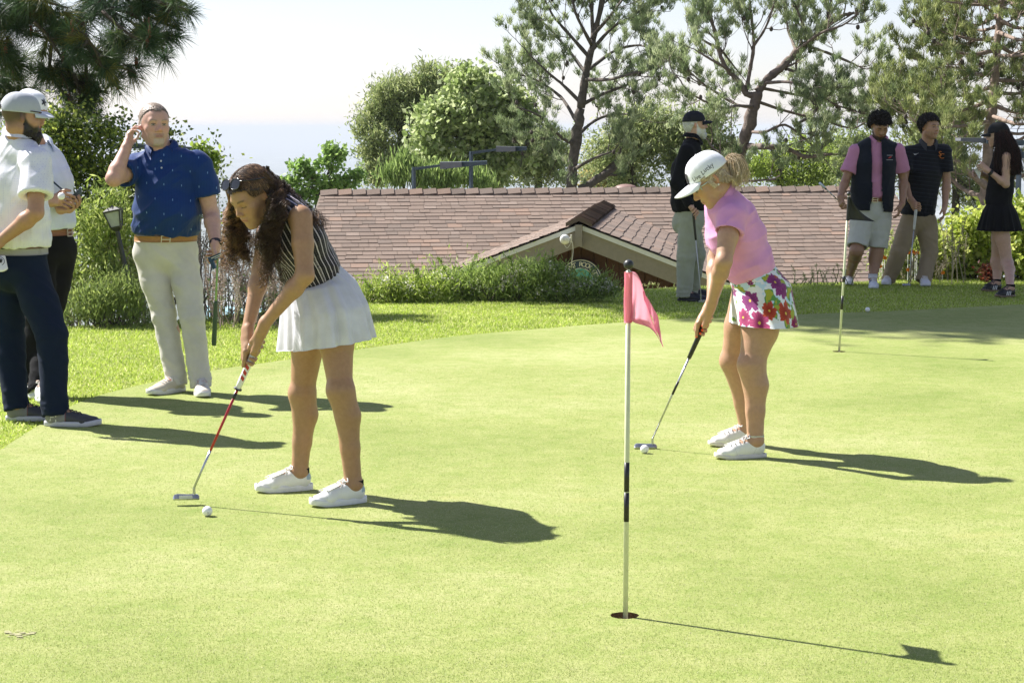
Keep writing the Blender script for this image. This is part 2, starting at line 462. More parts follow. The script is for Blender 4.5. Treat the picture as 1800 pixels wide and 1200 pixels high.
gh = 0.019 * (0.7 + 0.9 * lush)
blades('lawn_grass', P, gh, 0.0042, [(0.38, 0.50, 0.06), (0.46, 0.57, 0.10), (0.54, 0.62, 0.17), (0.28, 0.40, 0.05), (0.62, 0.63, 0.28)], 3, M_blade)

n0 = 330000; gy = 5.3 * (13.5 / 5.3) ** (rng.uniform(0, 1, n0) ** 1.25); gx = gy * rng.uniform(-0.275, 0.275, n0)
ok = in_poly(gx, gy, G_arr) & (np.hypot(gx - hole_a[0], gy - hole_a[1]) > HR + 0.002); gx, gy = gx[ok], gy[ok]; nb = len(gx)
th = rng.uniform(0, 2 * np.pi, nb); dv_ = np.stack([np.cos(th), np.sin(th), 0 * th], -1) * 0.0013; Pb = np.stack([gx, gy, 0 * gx + 0.005], -1); tipb = Pb + np.stack([rng.normal(0, 0.0035, nb), rng.normal(0, 0.0035, nb), rng.uniform(0.003, 0.0075, nb)], -1)
cb_ = np.array([(0.30, 0.37, 0.10), (0.38, 0.43, 0.14), (0.48, 0.50, 0.23), (0.24, 0.32, 0.08), (0.60, 0.58, 0.36)])[rng.choice(5, nb, p=[.3, .3, .2, .12, .08])]
mb = MB(); mb.add(np.stack([Pb - dv_, Pb + dv_, tipb], 1).reshape(-1, 3), np.arange(nb)[:, None] * 3 + np.array([[0, 1, 2]]), 0, np.repeat(cb_, 3, 0)); mb.build('green_grass', M_blade, kind='stuff')

# ================================================================== CLUBHOUSE
M_shing = colmat('asphalt_shingle', 0.9, 0.14, 60, 0.5, 400, 0.25)
M_fascia = plain('taupe_fascia', (0.235, 0.215, 0.18), 0.7, 0.08, 25, 0.25, 300)
M_trim = plain('white_trim', (0.62, 0.65, 0.66), 0.55, 0.05, 30)
M_siding = plain('dark_red_siding', (0.075, 0.032, 0.028), 0.75, 0.2, 40, 0.3, 120)
M_wall = plain('house_wall', (0.24, 0.2, 0.17), 0.8, 0.1, 10, 0.3)
house = empty('clubhouse', (0.8, 27, -3.4), 'low clubhouse below the green, brown shingle roof with a small gable', 'building')
pal = np.array([(0.205, 0.155, 0.124), (0.220, 0.165, 0.132), (0.192, 0.146, 0.118), (0.255, 0.178, 0.135), (0.176, 0.137, 0.112), (0.232, 0.180, 0.147), (0.212, 0.160, 0.128)])
def shingles(mb, o, u, d, nrmv, width, length, left, right, seed, expo=0.128, tabs=(0.12, 0.28)):
    """o: ridge start; u: along ridge; d: down slope; left/right: functions row -> (start, end) along u"""
    r = random.Random(seed); rows = int(length / expo) + 1
    u, d, nn = map(np.asarray, (u, d, nrmv))
    for k in range(rows):
        s0 = k * expo; a0, a1 = left(s0), right(s0); a = a0 - r.uniform(0, 0.2)
        while a < a1:
            w = r.uniform(*tabs); x0 = max(a, a0); x1 = min(a + w - 0.004, a1); a += w
            if x1 - x0 < 0.02: continue
            ex = expo + r.choice((0, 0, 0, 0.012, -0.01)); th = 0.007 + r.uniform(0, 0.005)
            q = [o + u * x0 + d * (s0 - 0.02) + nn * 0.000, o + u * x1 + d * (s0 - 0.02) + nn * 0.0,
                 o + u * x1 + d * (s0 + ex) + nn * th, o + u * x0 + d * (s0 + ex) + nn * th,
                 o + u * x1 + d * (s0 + ex) - nn * 0.005, o + u * x0 + d * (s0 + ex) - nn * 0.005]
            col = pal[r.choices(range(7), (5, 5, 4, 1.6, 2.5, 2, 4))[0]] * r.uniform(0.93, 1.07)
            mb.add(q, [[0, 3, 2, 1], [3, 5, 4, 2]], 0, col)
# main roof
y_r = 30.0; rz = W(1000, 334, y_r)[2]
Rl = W(563, 338, 29.6); Rr = W(1566, 331, 30.55)
u = nrm(Rr - Rl); slope = math.radians(22)
d = nrm(np.cross(u, [0, 0, 1])); d = d if d[1] < 0 else -d
d = nrm(d * math.cos(slope) + np.array([0, 0, -math.sin(slope)])); nn = nrm(np.cross(d, u)); nn = nn if nn[2] > 0 else -nn
wid = np.linalg.norm(Rr - Rl)
mb = MB()
shingles(mb, Rl, u, d, nn, wid, 4.6, lambda s: -0.13 * s, lambda s: wid + 0.02 * s, 11)
for s in range(int(wid / 0.21)):                               # ridge caps
    a = Rl + u * (s * 0.21 + 0.0); col = pal[rnd.randrange(7)] * rnd.uniform(0.75, 0.95)
    for sg, dd in ((1, d), (-1, np.array([-d[0], -d[1], d[2]]))):
        th = 0.03; q = [a + nn * 0.012 + np.array([0, 0, 0.018]), a + u * 0.25 + np.array([0, 0, 0.052]), a + u * 0.25 + dd * 0.15 + np.array([0, 0, 0.035]), a + dd * 0.15 + np.array([0, 0, 0.012])]
        mb.add(q, [[0, 1, 2, 3]], 0, col)
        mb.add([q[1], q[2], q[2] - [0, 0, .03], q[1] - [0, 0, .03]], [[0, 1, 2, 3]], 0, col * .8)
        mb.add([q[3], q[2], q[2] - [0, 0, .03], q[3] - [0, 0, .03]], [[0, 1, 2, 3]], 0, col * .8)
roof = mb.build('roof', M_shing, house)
mb = MB()                                                      # deck under the shingles, both slopes, and the walls
d2 = np.array([-d[0], -d[1], d[2]])
for dd in (d, d2):
    a, b = Rl - [0, 0, 0.03], Rr - [0, 0, 0.03]
    q = [a, b, b + dd * 4.6, a + dd * 4.6 - u * 0.5]
    mb.add(np.array(q + [p - [0, 0, 0.12] for p in q]), [[0, 1, 2, 3], [7, 6, 5, 4], [0, 4, 5, 1], [3, 2, 6, 7], [0, 3, 7, 4], [1, 5, 6, 2]])
mb.build('roof_deck', M_fascia, house)
fr = Rl + d * 4.3; 
wl = MB(); c0 = (Rl + Rr) / 2
R3 = np.stack([u, nrm(np.cross([0, 0, 1], u)), [0, 0, 1]], 1)
wl.box([c0[0], c0[1], (-3.4 + Rl[2] - 1.75) / 2], [wid - 0.6, 7.2, Rl[2] - 1.75 + 3.4], R3)
wl.build('wall', M_wall, house)
# roof vent dome
vt = MB(); vc = W(1100, 331, 30.3); vt.sphere(vc + [0, 0, -0.02], (0.19, 0.19, 0.085), 18, 8); vt.build('roof_vent', plain('vent_brown', (0.22, 0.13, 0.105), 0.6), house, True)
# ---- projecting gable
gy0 = 24.0; A = W(1018, 394, gy0); gz = A[2]
kk = (CAMZ - gz) / (CAMZ - W(1066, 361, 30)[2]) * 30; Bk = W(1066, 361, kk + 0.35)
Bk[2] = gz
gu = nrm(Bk - A); gl = np.linalg.norm(Bk - A); gs = math.radians(21); side = nrm(np.cross(gu, [0, 0, 1]))   # +x side
HWD = 2.75
mb = MB()
for sg in (1, -1):
    dd = nrm(side * sg * math.cos(gs) + np.array([0, 0, -math.sin(gs)])); n2 = nrm(np.cross(dd, gu)); n2 = n2 if n2[2] > 0 else -n2
    # stop where it meets the main roof
    def far_end(s, dd=dd):
        p0 = A + dd * s; den = gu.dot(nn); return min(gl + 0.5, max(0.05, (Rl + nn * 0.0 - p0).dot(nn) / den))
    shingles(mb, A + np.array([0, 0, 0.02]), gu, dd, n2, gl, HWD / math.cos(gs), lambda s: -0.03, far_end, 21 + sg, 0.13, (0.2, 0.42) if sg > 0 else (0.14, 0.34))
for s in range(int(gl / 0.20)):
    a = A + gu * (s * 0.20 - 0.05) + np.array([0, 0, 0.03]); col = pal[rnd.randrange(7)] * rnd.uniform(0.6, 1.25)
    for sg in (1, -1):
        dd = nrm(side * sg * math.cos(gs) + np.array([0, 0, -math.sin(gs)]))
        q = [a + [0, 0, .058], a + gu * 0.23 + [0, 0, 0.006], a + gu * 0.23 + dd * 0.17 + [0, 0, 0.002], a + dd * 0.17 + [0, 0, .05]]
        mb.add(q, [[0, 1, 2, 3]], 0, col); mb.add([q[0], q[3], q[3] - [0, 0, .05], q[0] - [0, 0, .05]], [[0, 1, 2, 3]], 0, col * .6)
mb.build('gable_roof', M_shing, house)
mb = MB(); tr = MB()
for sg in (1, -1):
    dd = nrm(side * sg * math.cos(gs) + np.array([0, 0, -math.sin(gs)])); L = HWD / math.cos(gs); dn = np.array([0, 0, -1.0])
    f0 = A + gu * 0.03
    def slab(m, p, h0, h1, y0, y1, ln):
        a = p + dn * h0; b = p + dn * h1
        q = []
        for yy in (y0, y1):
            q += [a + gu * yy, a + gu * yy + dd * ln, b + gu * yy + dd * ln, b + gu * yy]
        m.add(q, [[0, 1, 2, 3], [4, 7, 6, 5], [0, 4, 5, 1], [3, 2, 6, 7], [1, 5, 6, 2], [0, 3, 7, 4]])
    slab(tr, f0, 0.005, 0.062, -0.03, 0.02, L); slab(mb, f0, 0.062, 0.272, 0.0, 0.04, L)
    slab(mb, f0, 0.0, 0.05, 0.06, 0.5, L)           # soffit
mb.build('fascia', M_fascia, house); tr.build('fascia_trim', M_trim, house)
mb = MB(); rb = np.stack([side, gu, [0, 0, 1]], 1)
mb.box(A + gu * 0.0 + np.array([0, 0, -0.135]), [0.082, 0.16, 0.26], rb); mb.build('ridge_beam', M_fascia, house)
# siding with grooves
mb = MB(); y1 = 0.40; step = 0.156; k0 = int(HWD / step)
for k in range(-k0, k0 + 1):
    x0, x1 = k * step + 0.006, (k + 1) * step - 0.006
    zt0 = gz - 0.06 - abs(x0) * math.tan(gs); zt1 = gz - 0.06 - abs(x1) * math.tan(gs); zb = -3.3
    p0 = A + side * x0 + gu * y1; p1 = A + side * x1 + gu * y1
    q = [[p0[0], p0[1], zb], [p1[0], p1[1], zb], [p1[0], p1[1], zt1], [p0[0], p0[1], zt0]]
    b_ = [np.array(p) + gu * 0.012 + (side * 0.006 if i in (1, 2) else -side * 0.006) for i, p in enumerate(q)]
    mb.add(np.array(q + b_), [[0, 1, 2, 3], [1, 5, 6, 2], [4, 0, 3, 7], [3, 2, 6, 7]])
w0 = A + gu * (y1 + 0.02); 
q = [w0 + side * -HWD + [0, 0, -HWD * math.tan(gs) - .06], w0 + side * HWD + [0, 0, -HWD * math.tan(gs) - .06], w0 + [0, 0, -0.07]]
mb.add([[*(w0 + side * -HWD)[:2], -3.4], [*(w0 + side * HWD)[:2], -3.4], q[1], q[0]], [[0, 1, 2, 3]]); mb.add(q, [[0, 1, 2]])
mb.build('siding', M_siding, house)
# round club sign on the siding
def text_mesh(body, size, extrude=0.0):
    cu = bpy.data.curves.new('t', 'FONT'); cu.body = body; cu.size = size; cu.extrude = extrude; cu.align_x = 'CENTER'; cu.align_y = 'CENTER'; cu.resolution_u = 3
    o = bpy.data.objects.new('t', cu); C.objects.link(o); dg = bpy.context.evaluated_depsgraph_get(); dg.update()
    me = o.evaluated_get(dg).to_mesh()
    v = np.array([x.co[:] for x in me.vertices]); f = [list(p.vertices) for p in me.polygons]
    tr_ = []
    for p in f:
        for i in range(1, len(p) - 1): tr_.append([p[0], p[i], p[i + 1]])
    o.evaluated_get(dg).to_mesh_clear(); bpy.data.objects.remove(o); bpy.data.curves.remove(cu)
    return v, np.array(tr_)
sg_c = W(1021, 493, 24.32); sg_r = 0.262
S = empty('club_sign', sg_c, 'round navy sign with white lettering and teal centre on the gable siding', 'sign')
e1 = side; e2 = np.array([0, 0, 1.0]); fn = -gu
def disc(m, c, r0, r1, off, n=48, mi=0):
    th = np.linspace(0, 2 * np.pi, n, endpoint=False)
    ring = lambda r: c + fn * off + r * (np.cos(th)[:, None] * e1 + np.sin(th)[:, None] * e2)
    m.add(np.vstack([ring(r0), ring(r1)]), [[i, (i + 1) % n, n + (i + 1) % n, n + i] for i in range(n)], mi)
mb = MB(); disc(mb, sg_c, 0.0, sg_r, 0.02)
th = np.linspace(0, 2 * np.pi, 48, endpoint=False); ring = sg_r * (np.cos(th)[:, None] * e1 + np.sin(th)[:, None] * e2)
mb.add(np.vstack([sg_c + ring + fn * 0.02, sg_c + ring - fn * 0.02]), [[i, (i + 1) % 48, 48 + (i + 1) % 48, 48 + i] for i in range(48)])
mb.build('sign_board', plain('sign_navy', (0.02, 0.05, 0.12), 0.45), S)
mb = MB(); disc(mb, sg_c, sg_r - 0.014, sg_r - 0.006, 0.023); disc(mb, sg_c, 0.15, 0.156, 0.023)
for ch_i, ch in enumerate("FLINT ROCK COUNTRY"):
    if ch == ' ': continue
    v, f = text_mesh(ch, 0.082); ang = math.radians(158 - ch_i * 11.4)
    rad = 0.198; up = math.cos(ang) * e1 + math.sin(ang) * e2; rt = math.sin(ang) * e1 - math.cos(ang) * e2
    cc = sg_c + up * rad + fn * 0.0245
    mb.add(cc + v[:, :1] * rt + v[:, 1:2] * up, f)
mb.build('lettering', plain('sign_white', (0.8, 0.8, 0.78), 0.5), S)
mb = MB(); disc(mb, sg_c, 0.0, 0.15, 0.022); mb.build('sign_centre', plain('sign_teal', (0.10, 0.38, 0.36), 0.5, 0.35, 12), S)
# round white device on a bracket, fixed to the fascia
dv = W(993, 421, 23.85); D_ = empty('fascia_speaker', dv, 'small round white outdoor device on a bracket under the gable peak', 'speaker')
mb = MB(); Rm = np.array([[1, 0, 0], [0, 0, -1], [0, 1, 0]])
prof = [(0.0, -0.055), (0.045, -0.052), (0.058, -0.035), (0.06, 0.02), (0.045, 0.045), (0.0, 0.05)]; th = np.linspace(0, 2 * np.pi, 28, endpoint=False)
Vv = np.concatenate([np.stack([r * np.cos(th), 0 * th + yy, r * np.sin(th)], -1) for r, yy in prof]) + dv
mb.add(Vv, [[k * 28 + i, k * 28 + (i + 1) % 28, (k + 1) * 28 + (i + 1) % 28, (k + 1) * 28 + i] for k in range(5) for i in range(28)])
mb.build('housing', plain('device_white', (0.75, 0.75, 0.72), 0.4), D_, True)
MB().box(dv + [0.002, -0.06, 0.006], [0.07, 0.008, 0.035]).build('face_plate', plain('device_face', (0.62, 0.62, 0.64), 0.3), D_)
MB().box(dv + [0.075, 0.02, 0.01], [0.018, 0.06, 0.09]).box(dv + [0.05, 0.03, 0.01], [0.06, 0.025, 0.03]).build('bracket', plain('device_cream', (0.68, 0.66, 0.58), 0.4), D_)
MB().tube(spline([dv + [0.09, 0.02, -0.03], dv + [0.10, 0.05, -0.14], dv + [0.085, 0.1, -0.3], dv + [0.085, 0.38, -0.42]], 5), 0.004, 5).tube(spline([dv + [-0.01, 0.0, -0.06], dv + [0.03, 0.0, -0.1], dv + [0.08, 0.02, -0.03]], 5), 0.003, 5).build('cable', M_trim, D_)
# ================================================================== VEGETATION
M_leaf = colmat('leaf', 0.5, 0.12, 3.0, transl=0.5, spec=0.4)
M_needle = colmat('pine_needle', 0.55, 0.12, 2.0, transl=0.42, spec=0.4)
M_bark = plain('pine_bark', (0.165, 0.125, 0.105), 0.9, 0.35, 9, 0.8, 30, bdist=0.02)
M_bark_d = plain('dark_bark', (0.07, 0.055, 0.042), 0.9, 0.35, 12, 0.8, 30, bdist=0.02)
M_bark_l = plain('pale_bark', (0.36, 0.33, 0.28), 0.85, 0.25, 12, 0.6, 30, bdist=0.01)
M_dry = colmat('dry_stem', 0.85, 0.25, 8, transl=0.15)
def rdir(r, n):
    v = r.normal(0, 1, (n, 3)); return v / np.linalg.norm(v, axis=1, keepdims=True)
def leaves(mb, P, r, ln, wd, cols, up=0.25, bias=None):
    n = len(P)
    if not n: return
    d = rdir(r, n); d[:, 2] += up
    if bias is not None: d = d + bias
    d /= np.linalg.norm(d, axis=1, keepdims=True)
    s = np.cross(d, rdir(r, n)); s /= np.maximum(np.linalg.norm(s, axis=1, keepdims=True), 1e-6)
    nrm_ = np.cross(d, s)
    L = (ln * r.uniform(0.6, 1.25, n))[:, None]; w = (wd * r.uniform(0.7, 1.2, n))[:, None]
    V = np.stack([P, P + d * L * 0.45 + s * w + nrm_ * w * 0.3, P + d * L, P + d * L * 0.45 - s * w + nrm_ * w * 0.3], 1).reshape(-1, 3)
    c = np.asarray(cols)[r.integers(0, len(cols), n)] * r.uniform(0.8, 1.2, (n, 1))
    mb.add(V, np.arange(n)[:, None] * 4 + np.array([[0, 1, 2, 3]]), 0, np.repeat(c, 4, 0))
def needles(mb, P, D, r, m, ln, wd, cols, spread=0.75, jit=0.03):
    """tufts at P pointing along D, m needles each"""
    n = len(P)
    if not n: return
    P2 = np.repeat(P, m, 0) + r.normal(0, jit, (n * m, 3)); D2 = np.repeat(D, m, 0) + rdir(r, n * m) * spread
    D2 /= np.linalg.norm(D2, axis=1, keepdims=True)
    s = np.cross(D2, rdir(r, n * m)); s /= np.maximum(np.linalg.norm(s, axis=1, keepdims=True), 1e-6)
    L = (ln * r.uniform(0.6, 1.15, n * m))[:, None]; w = wd * 0.5
    V = np.stack([P2 - s * w, P2 + s * w, P2 + D2 * L], 1).reshape(-1, 3)
    c = np.asarray(cols)[r.integers(0, len(cols), n)] * r.uniform(0.8, 1.2, (n, 1)); c = np.repeat(c, m, 0) * r.uniform(0.85, 1.15, (n * m, 1))
    mb.add(V, np.arange(n * m)[:, None] * 3 + np.array([[0, 1, 2]]), 0, np.repeat(c, 3, 0))
def branch_path(p, d, L, r, k=6, wob=0.25, lift=0.25):
    pts = [np.array(p, float)]; d = nrm(d)
    for i in range(k):
        d = nrm(d + r.normal(0, wob, 3) * 0.45 + np.array([0, 0, lift / k]))
        pts.append(pts[-1] + d * L / k)
    return np.array(pts)
GREY_GREEN = [(0.25, 0.32, 0.15), (0.32, 0.39, 0.19), (0.40, 0.46, 0.24), (0.18, 0.24, 0.11), (0.48, 0.53, 0.30)]
def pine(label, base, limbs, seed, r_sec=1.5, n_sec=7, cols=GREY_GREEN, ln=0.18, wd=0.020, m=24, tuft=1.0, bark=None, t0=0.3, cones=True, group=None, twig=0.55, lift=0.5):
    """limbs: list of (path pts, r0, r1, leafy)"""
    r = np.random.default_rng(seed)
    root = empty('pine_tree', base, label, 'tree', group)
    tb = MB(); cb = MB(); kb = MB(); TP = []; TD = []
    for path, r0, r1, leafy in limbs:
        S = spline(path, 6); S = S + r.normal(0, r0 * 0.12, S.shape) * np.linspace(0, 1, len(S))[:, None]
        tb.tube(S, np.linspace(r0, r1, len(S)) * (1 + 0.08 * r.normal(0, 1, len(S))), 9)
        if not leafy: continue
        Ll = np.linalg.norm(np.diff(S, axis=0), axis=1).sum()
        ns = max(2, int(n_sec * leafy * Ll / 2.5))
        for i in range(ns + 1):
            t = 1.0 if i == ns else t0 + (1 - t0) * (i + r.uniform(0, 1)) / ns
            t = min(t, 0.999); j = int(t * (len(S) - 1)); p = S[j]; ax = nrm(S[min(j + 1, len(S) - 1)] - S[max(j - 1, 0)])
            o = rdir(r, 1)[0]; o = nrm(o - ax * o.dot(ax)); dirn = nrm(o * 0.9 + ax * 0.6 + np.array([0, 0, 0.15]))
            if i == ns: dirn = ax
            L = r_sec * r.uniform(0.5, 1.15) * (1 - 0.35 * t)
            B = branch_path(p, dirn, L, r, 6, 0.35, lift)
            tb.tube(B, np.linspace(max(0.012, r1 * 0.6), 0.006, len(B)), 4, cap=False)
            for q in range(1, 7):
                for rep in range(2):
                    if r.random() < 0.42: continue
                    bd = nrm(B[q] - B[q - 1]); o = rdir(r, 1)[0]
                    T = branch_path(B[q], nrm(bd * 0.7 + o * 0.8 + [0, 0, 0.25]), twig * r.uniform(0.5, 1.2), r, 3, 0.3, lift)
                    tb.tube(T, [0.006, 0.005, 0.004, 0.003], 3, cap=False)
                    for z in (2, 3, 3): TP.append(T[z] + r.normal(0, 0.03, 3)); TD.append(nrm(T[z] - T[z - 1] + [0, 0, 0.35]))
                if cones and r.random() < 0.10:
                    kb.v.append(B[q] + r.normal(0, 0.05, 3))
    needles(cb, np.array(TP), np.array(TD), r, m, ln, wd, cols, 0.7)
    tb.build('trunk', bark or M_bark, root, True); cb.build('crown', M_needle, root)
    for q in kb.v[:60]: MB().sphere(q, (0.045, 0.045, 0.06), 6, 4).build('cone', M_bark_d, root, True)
    return root
def PX(D, *pts):
    """photo pixels (px, py, extra depth) -> path at depth D"""
    return [W(p[0], p[1], D + (p[2] if len(p) > 2 else 0)) for p in pts]
def limb(D, r0, r1, leafy, *pts): return (PX(D, *pts), r0, r1, leafy)

# --- tall pine behind the gable
D = 50.0; r = np.random.default_rng(5)
L1 = [limb(D, 0.155, 0.115, 0, (1000, 400), (1004, 330), (1012, 250), (1021, 190)), limb(D, 0.115, 0.08, 0, (1021, 190), (1030, 130), (1042, 70)), limb(D, 0.08, 0.04, 1.2, (1042, 70), (1055, 20), (1068, -50), (1075, -120)),
      limb(D, 0.05, 0.04, 1.2, (1042, 70), (1040, 10), (1036, -60))]
for a in [((1010, 255), (985, 240, -0.5), (950, 205, -1), (912, 190, -1.5)), ((1014, 215), (985, 170, 1), (940, 140, 1.5), (905, 130, 1)), ((1020, 180), (990, 150), (960, 125), (930, 95)),
          ((1030, 130), (1000, 90, 1), (960, 45, 1), (925, 20)), ((1035, 100), (1000, 60), (970, 25), (950, -20)), ((1040, 80), (1015, 30, -1), (1000, -20, -1)),
          ((1012, 240), (1050, 210, 1), (1090, 200, 1), (1118, 205)), ((1022, 185), (1060, 165), (1100, 150), (1125, 140)), ((1028, 140), (1070, 140, -1), (1110, 130, -1.5), (1150, 120, -1.5)),
          ((1032, 125), (1080, 90, 1), (1120, 80, 1), (1140, 85)), ((1038, 92), (1075, 50), (1110, 30), (1138, 10)), ((1045, 60), (1080, 20, -1), (1100, -10, -1)),
          ((1008, 290), (970, 270, 1), (935, 255, 1.5), (905, 250)), ((1006, 300), (1040, 280, -1), (1080, 265, -1))]:
    L1.append((PX(D, *a), 0.050, 0.016, 1.0))
L1.append((PX(D, (1020, 335), (1055, 312), (1078, 296), (1090, 275)), 0.12, 0.06, 0.5))
pine('tall open pine with a dark straight trunk rising behind the gable', [L1[0][0][0][0], D, height(L1[0][0][0][0], D)], L1, 51, r_sec=1.4, n_sec=5.2, bark=plain('grey_bark', (0.11, 0.09, 0.075), 0.9, 0.4, 9, 0.8, 30, bdist=0.02), t0=0.22)
# --- leaning pine right of centre
D = 44.0
L2 = [limb(D, 0.155, 0.12, 0, (1275, 400), (1290, 330), (1305, 260), (1322, 200), (1332, 162)), limb(D, 0.095, 0.07, 0.5, (1332, 162), (1350, 138), (1375, 118), (1400, 92), (1430, 68)), limb(D, 0.08, 0.03, 1.3, (1430, 68), (1450, 48), (1478, 30), (1500, 22)),
      limb(D, 0.075, 0.045, 0.6, (1330, 168), (1312, 165), (1300, 145), (1275, 118), (1262, 80)), limb(D, 0.05, 0.025, 1.4, (1262, 80), (1255, 50), (1245, 20), (1240, -30)),
      limb(D, 0.05, 0.025, 1.2, (1312, 160), (1318, 125), (1325, 80), (1322, 40), (1318, 0)), limb(D, 0.035, 0.02, 1.2, (1322, 85), (1345, 50), (1360, 10))]
for a in [((1325, 188), (1295, 186, -1), (1270, 190, -1), (1215, 165, -1.5), (1188, 132, -1.5)), ((1325, 190), (1290, 182, 1), (1240, 150, 1), (1205, 120, 1)), ((1262, 85), (1235, 70), (1222, 50)), ((1285, 125), (1250, 105, -1), (1225, 90, -1)),
          ((1345, 146), (1390, 145, -1), (1430, 160, -1), (1470, 185, -1), (1505, 195, -1)), ((1338, 155), (1390, 165, 1), (1440, 175, 1), (1480, 178, 1)), ((1375, 118), (1398, 125), (1400, 105), (1415, 85)),
          ((1415, 80), (1460, 95, 1), (1495, 110, 1), (1515, 120, 1)), ((1400, 90), (1440, 60, -1), (1480, 45, -1), (1510, 25, -1)), ((1420, 72), (1410, 40), (1398, 10)), ((1400, 92), (1385, 50, 1), (1380, 10, 1)),
          ((1320, 232), (1345, 232, -1), (1380, 220, -1), (1415, 245, -1), (1440, 268, -1)), ((1395, 222, -1), (1430, 200, -1), (1440, 180, -1)), ((1335, 180), (1380, 195, 1), (1440, 210, 1), (1500, 225, 1), (1540, 200, 1)),
          ((1300, 285), (1280, 275, -1), (1255, 262, -1), (1240, 240, -1)), ((1480, 178, 1), (1520, 180, 1), (1548, 178, 1)), ((1450, 48), (1460, 10), (1462, -30))]:
    L2.append((PX(D, *a), 0.038, 0.014, 0.95))
L2.append((PX(D, (1315, 258), (1350, 258, -1), (1385, 262, -1), (1415, 275, -1), (1462, 271, -1)), 0.075, 0.03, 0.08)); L2.append((PX(D, (1290, 318), (1320, 318, -1), (1365, 315, -1)), 0.03, 0.02, 0.06))
pine('leaning pine with forked brown limbs and thin grey green needles', [L2[0][0][0][0], D, height(L2[0][0][0][0], D)], L2, 52, r_sec=1.1, n_sec=5.0, t0=0.3, ln=0.16)
# --- dense pine at the far right
D = 42.0
L3 = [limb(D, 0.12, 0.10, 0, (1725, 420), (1733, 330), (1742, 210), (1748, 150)), limb(D, 0.10, 0.04, 0.8, (1748, 150), (1752, 90), (1756, 40), (1764, -30), (1770, -100))]
for i in range(30):
    y0 = 225 - i * 10.5; sgn = -1 if i % 2 else 1; dz = r.uniform(-1.5, 1.5); w = 150 - max(0, 165 - y0) * 0.35 if sgn < 0 else 110
    w = max(60, w) * r.uniform(0.7, 1.0); x0 = 1742 + (210 - y0) * 0.08
    L3.append((PX(D, (x0, y0), (x0 + sgn * w * 0.45, y0 + r.uniform(-5, 25), dz), (x0 + sgn * w, y0 - r.uniform(-15, 25), dz * 1.5)), 0.05, 0.015, 1.0))
for a in [((1735, 330), (1700, 300, -1), (1670, 270, -1), (1640, 250, -1)), ((1735, 350), (1690, 330, 1), (1650, 290, 1)), ((1690, 200), (1650, 190), (1610, 205)), ((1740, 240), (1780, 250), (1820, 230)), ((1738, 330), (1790, 310), (1830, 300))]:
    L3.append((PX(D, *a), 0.07, 0.02, 1.0))
pine('bushy yellow green pine behind the woman in black', [L3[0][0][0][0], D, height(L3[0][0][0][0], D)], L3, 53, r_sec=1.5, n_sec=6.5, cols=[(0.24, 0.29, 0.10), (0.30, 0.34, 0.12), (0.18, 0.23, 0.09), (0.36, 0.39, 0.16)], tuft=1.0, m=26, bark=plain('tan_bark', (0.27, 0.2, 0.16), 0.9, 0.3, 9, 0.7, 30, bdist=0.02), ln=0.17)

# --- generic leafy tree / shrub out of leaf clusters
def leafy(name, label, cat, base, blobs, seed, n_cl, n_lf, ln, wd, cols, sig=0.12, stems=12, bark=None, sr=0.012, up=0.3, group=None, trunk=None, bias=None, flowers=None, mat=None, part='foliage', stem_part='stems', lobes=5, lsz=0.44, loff=0.8):
    """blobs: list of (centre, radii)"""
    r = np.random.default_rng(seed); root = empty(name, base, label, cat, group); lb = MB(); tb = MB(); fb = MB()
    if lobes:
        nb_ = []
        for c, rad in blobs:
            rad = np.array(rad); d_ = rdir(r, lobes + 1); d_[:, 2] = d_[:, 2] * 0.9 + 0.15
            for dd in d_: nb_.append((np.asarray(c) + dd * rad * loff, rad * lsz * r.uniform(0.7, 1.25) * np.array([1, 1, r.uniform(0.9, 1.35)])))
        blobs = nb_
    vol = np.array([b[1][0] * b[1][2] for b in blobs], float); vol /= vol.sum(); cen = []
    for (c, rad), w in zip(blobs, vol):
        k = max(2, int(round(n_cl * w))); u_ = rdir(r, k) * (r.uniform(0, 1, k) ** 0.45)[:, None]
        cc = np.asarray(c) + u_ * np.asarray(rad); cen.append(cc)
        P = (cc[:, None] + r.normal(0, 1, (k, n_lf, 3)) * sig * np.array([1, 1, 0.8]) * r.uniform(0.6, 1.5, (k, 1, 1))).reshape(-1, 3)
        leaves(lb, P, r, ln, wd, cols, up, bias)
        if flowers: 
            fc, frac, fl = flowers; Q = cc[r.random(k) < frac]; Q = np.repeat(Q, 26, 0) + r.normal(0, sig * 0.40, (len(Q) * 26, 3)) + np.array([0, -sig * 1.2, sig * .6])
            leaves(fb, Q, r, fl, fl * 0.5, fc, 0.5)
    cen = np.concatenate(cen); base = np.asarray(base, float)
    if trunk:
        for pth, r0, r1 in trunk: tb.tube(spline(pth, 5), np.linspace(r0, r1, (len(pth) - 1) * 5 + 1), 8)
        starts = np.concatenate([spline(p[0], 5)[len(p[0]) * 2:] for p in trunk])
    else: starts = np.array([base + r.normal(0, 1, 3) * [0.12, 0.08, 0] for _ in range(6)])
    for i in r.permutation(len(cen))[:stems]:
        s = starts[np.argmin(np.linalg.norm(starts - cen[i], axis=1) + r.uniform(0, 0.5, len(starts)))]
        Ls = np.linalg.norm(cen[i] - s); m1_ = s * .7 + cen[i] * .3 + r.normal(0, 0.10, 3) * Ls; m2_ = s * .35 + cen[i] * .65 + r.normal(0, 0.09, 3) * Ls; tb.tube(spline([s, m1_, m2_, cen[i]], 5), np.linspace(sr, sr * 0.3, 16), 5, cap=False)
    lb.build(part, mat or M_leaf, root)
    if tb.v: tb.build('trunk' if trunk else stem_part, bark or M_bark_d, root, True)
    if fb.v: fb.build('blossoms', M_leaf, root)
    return root
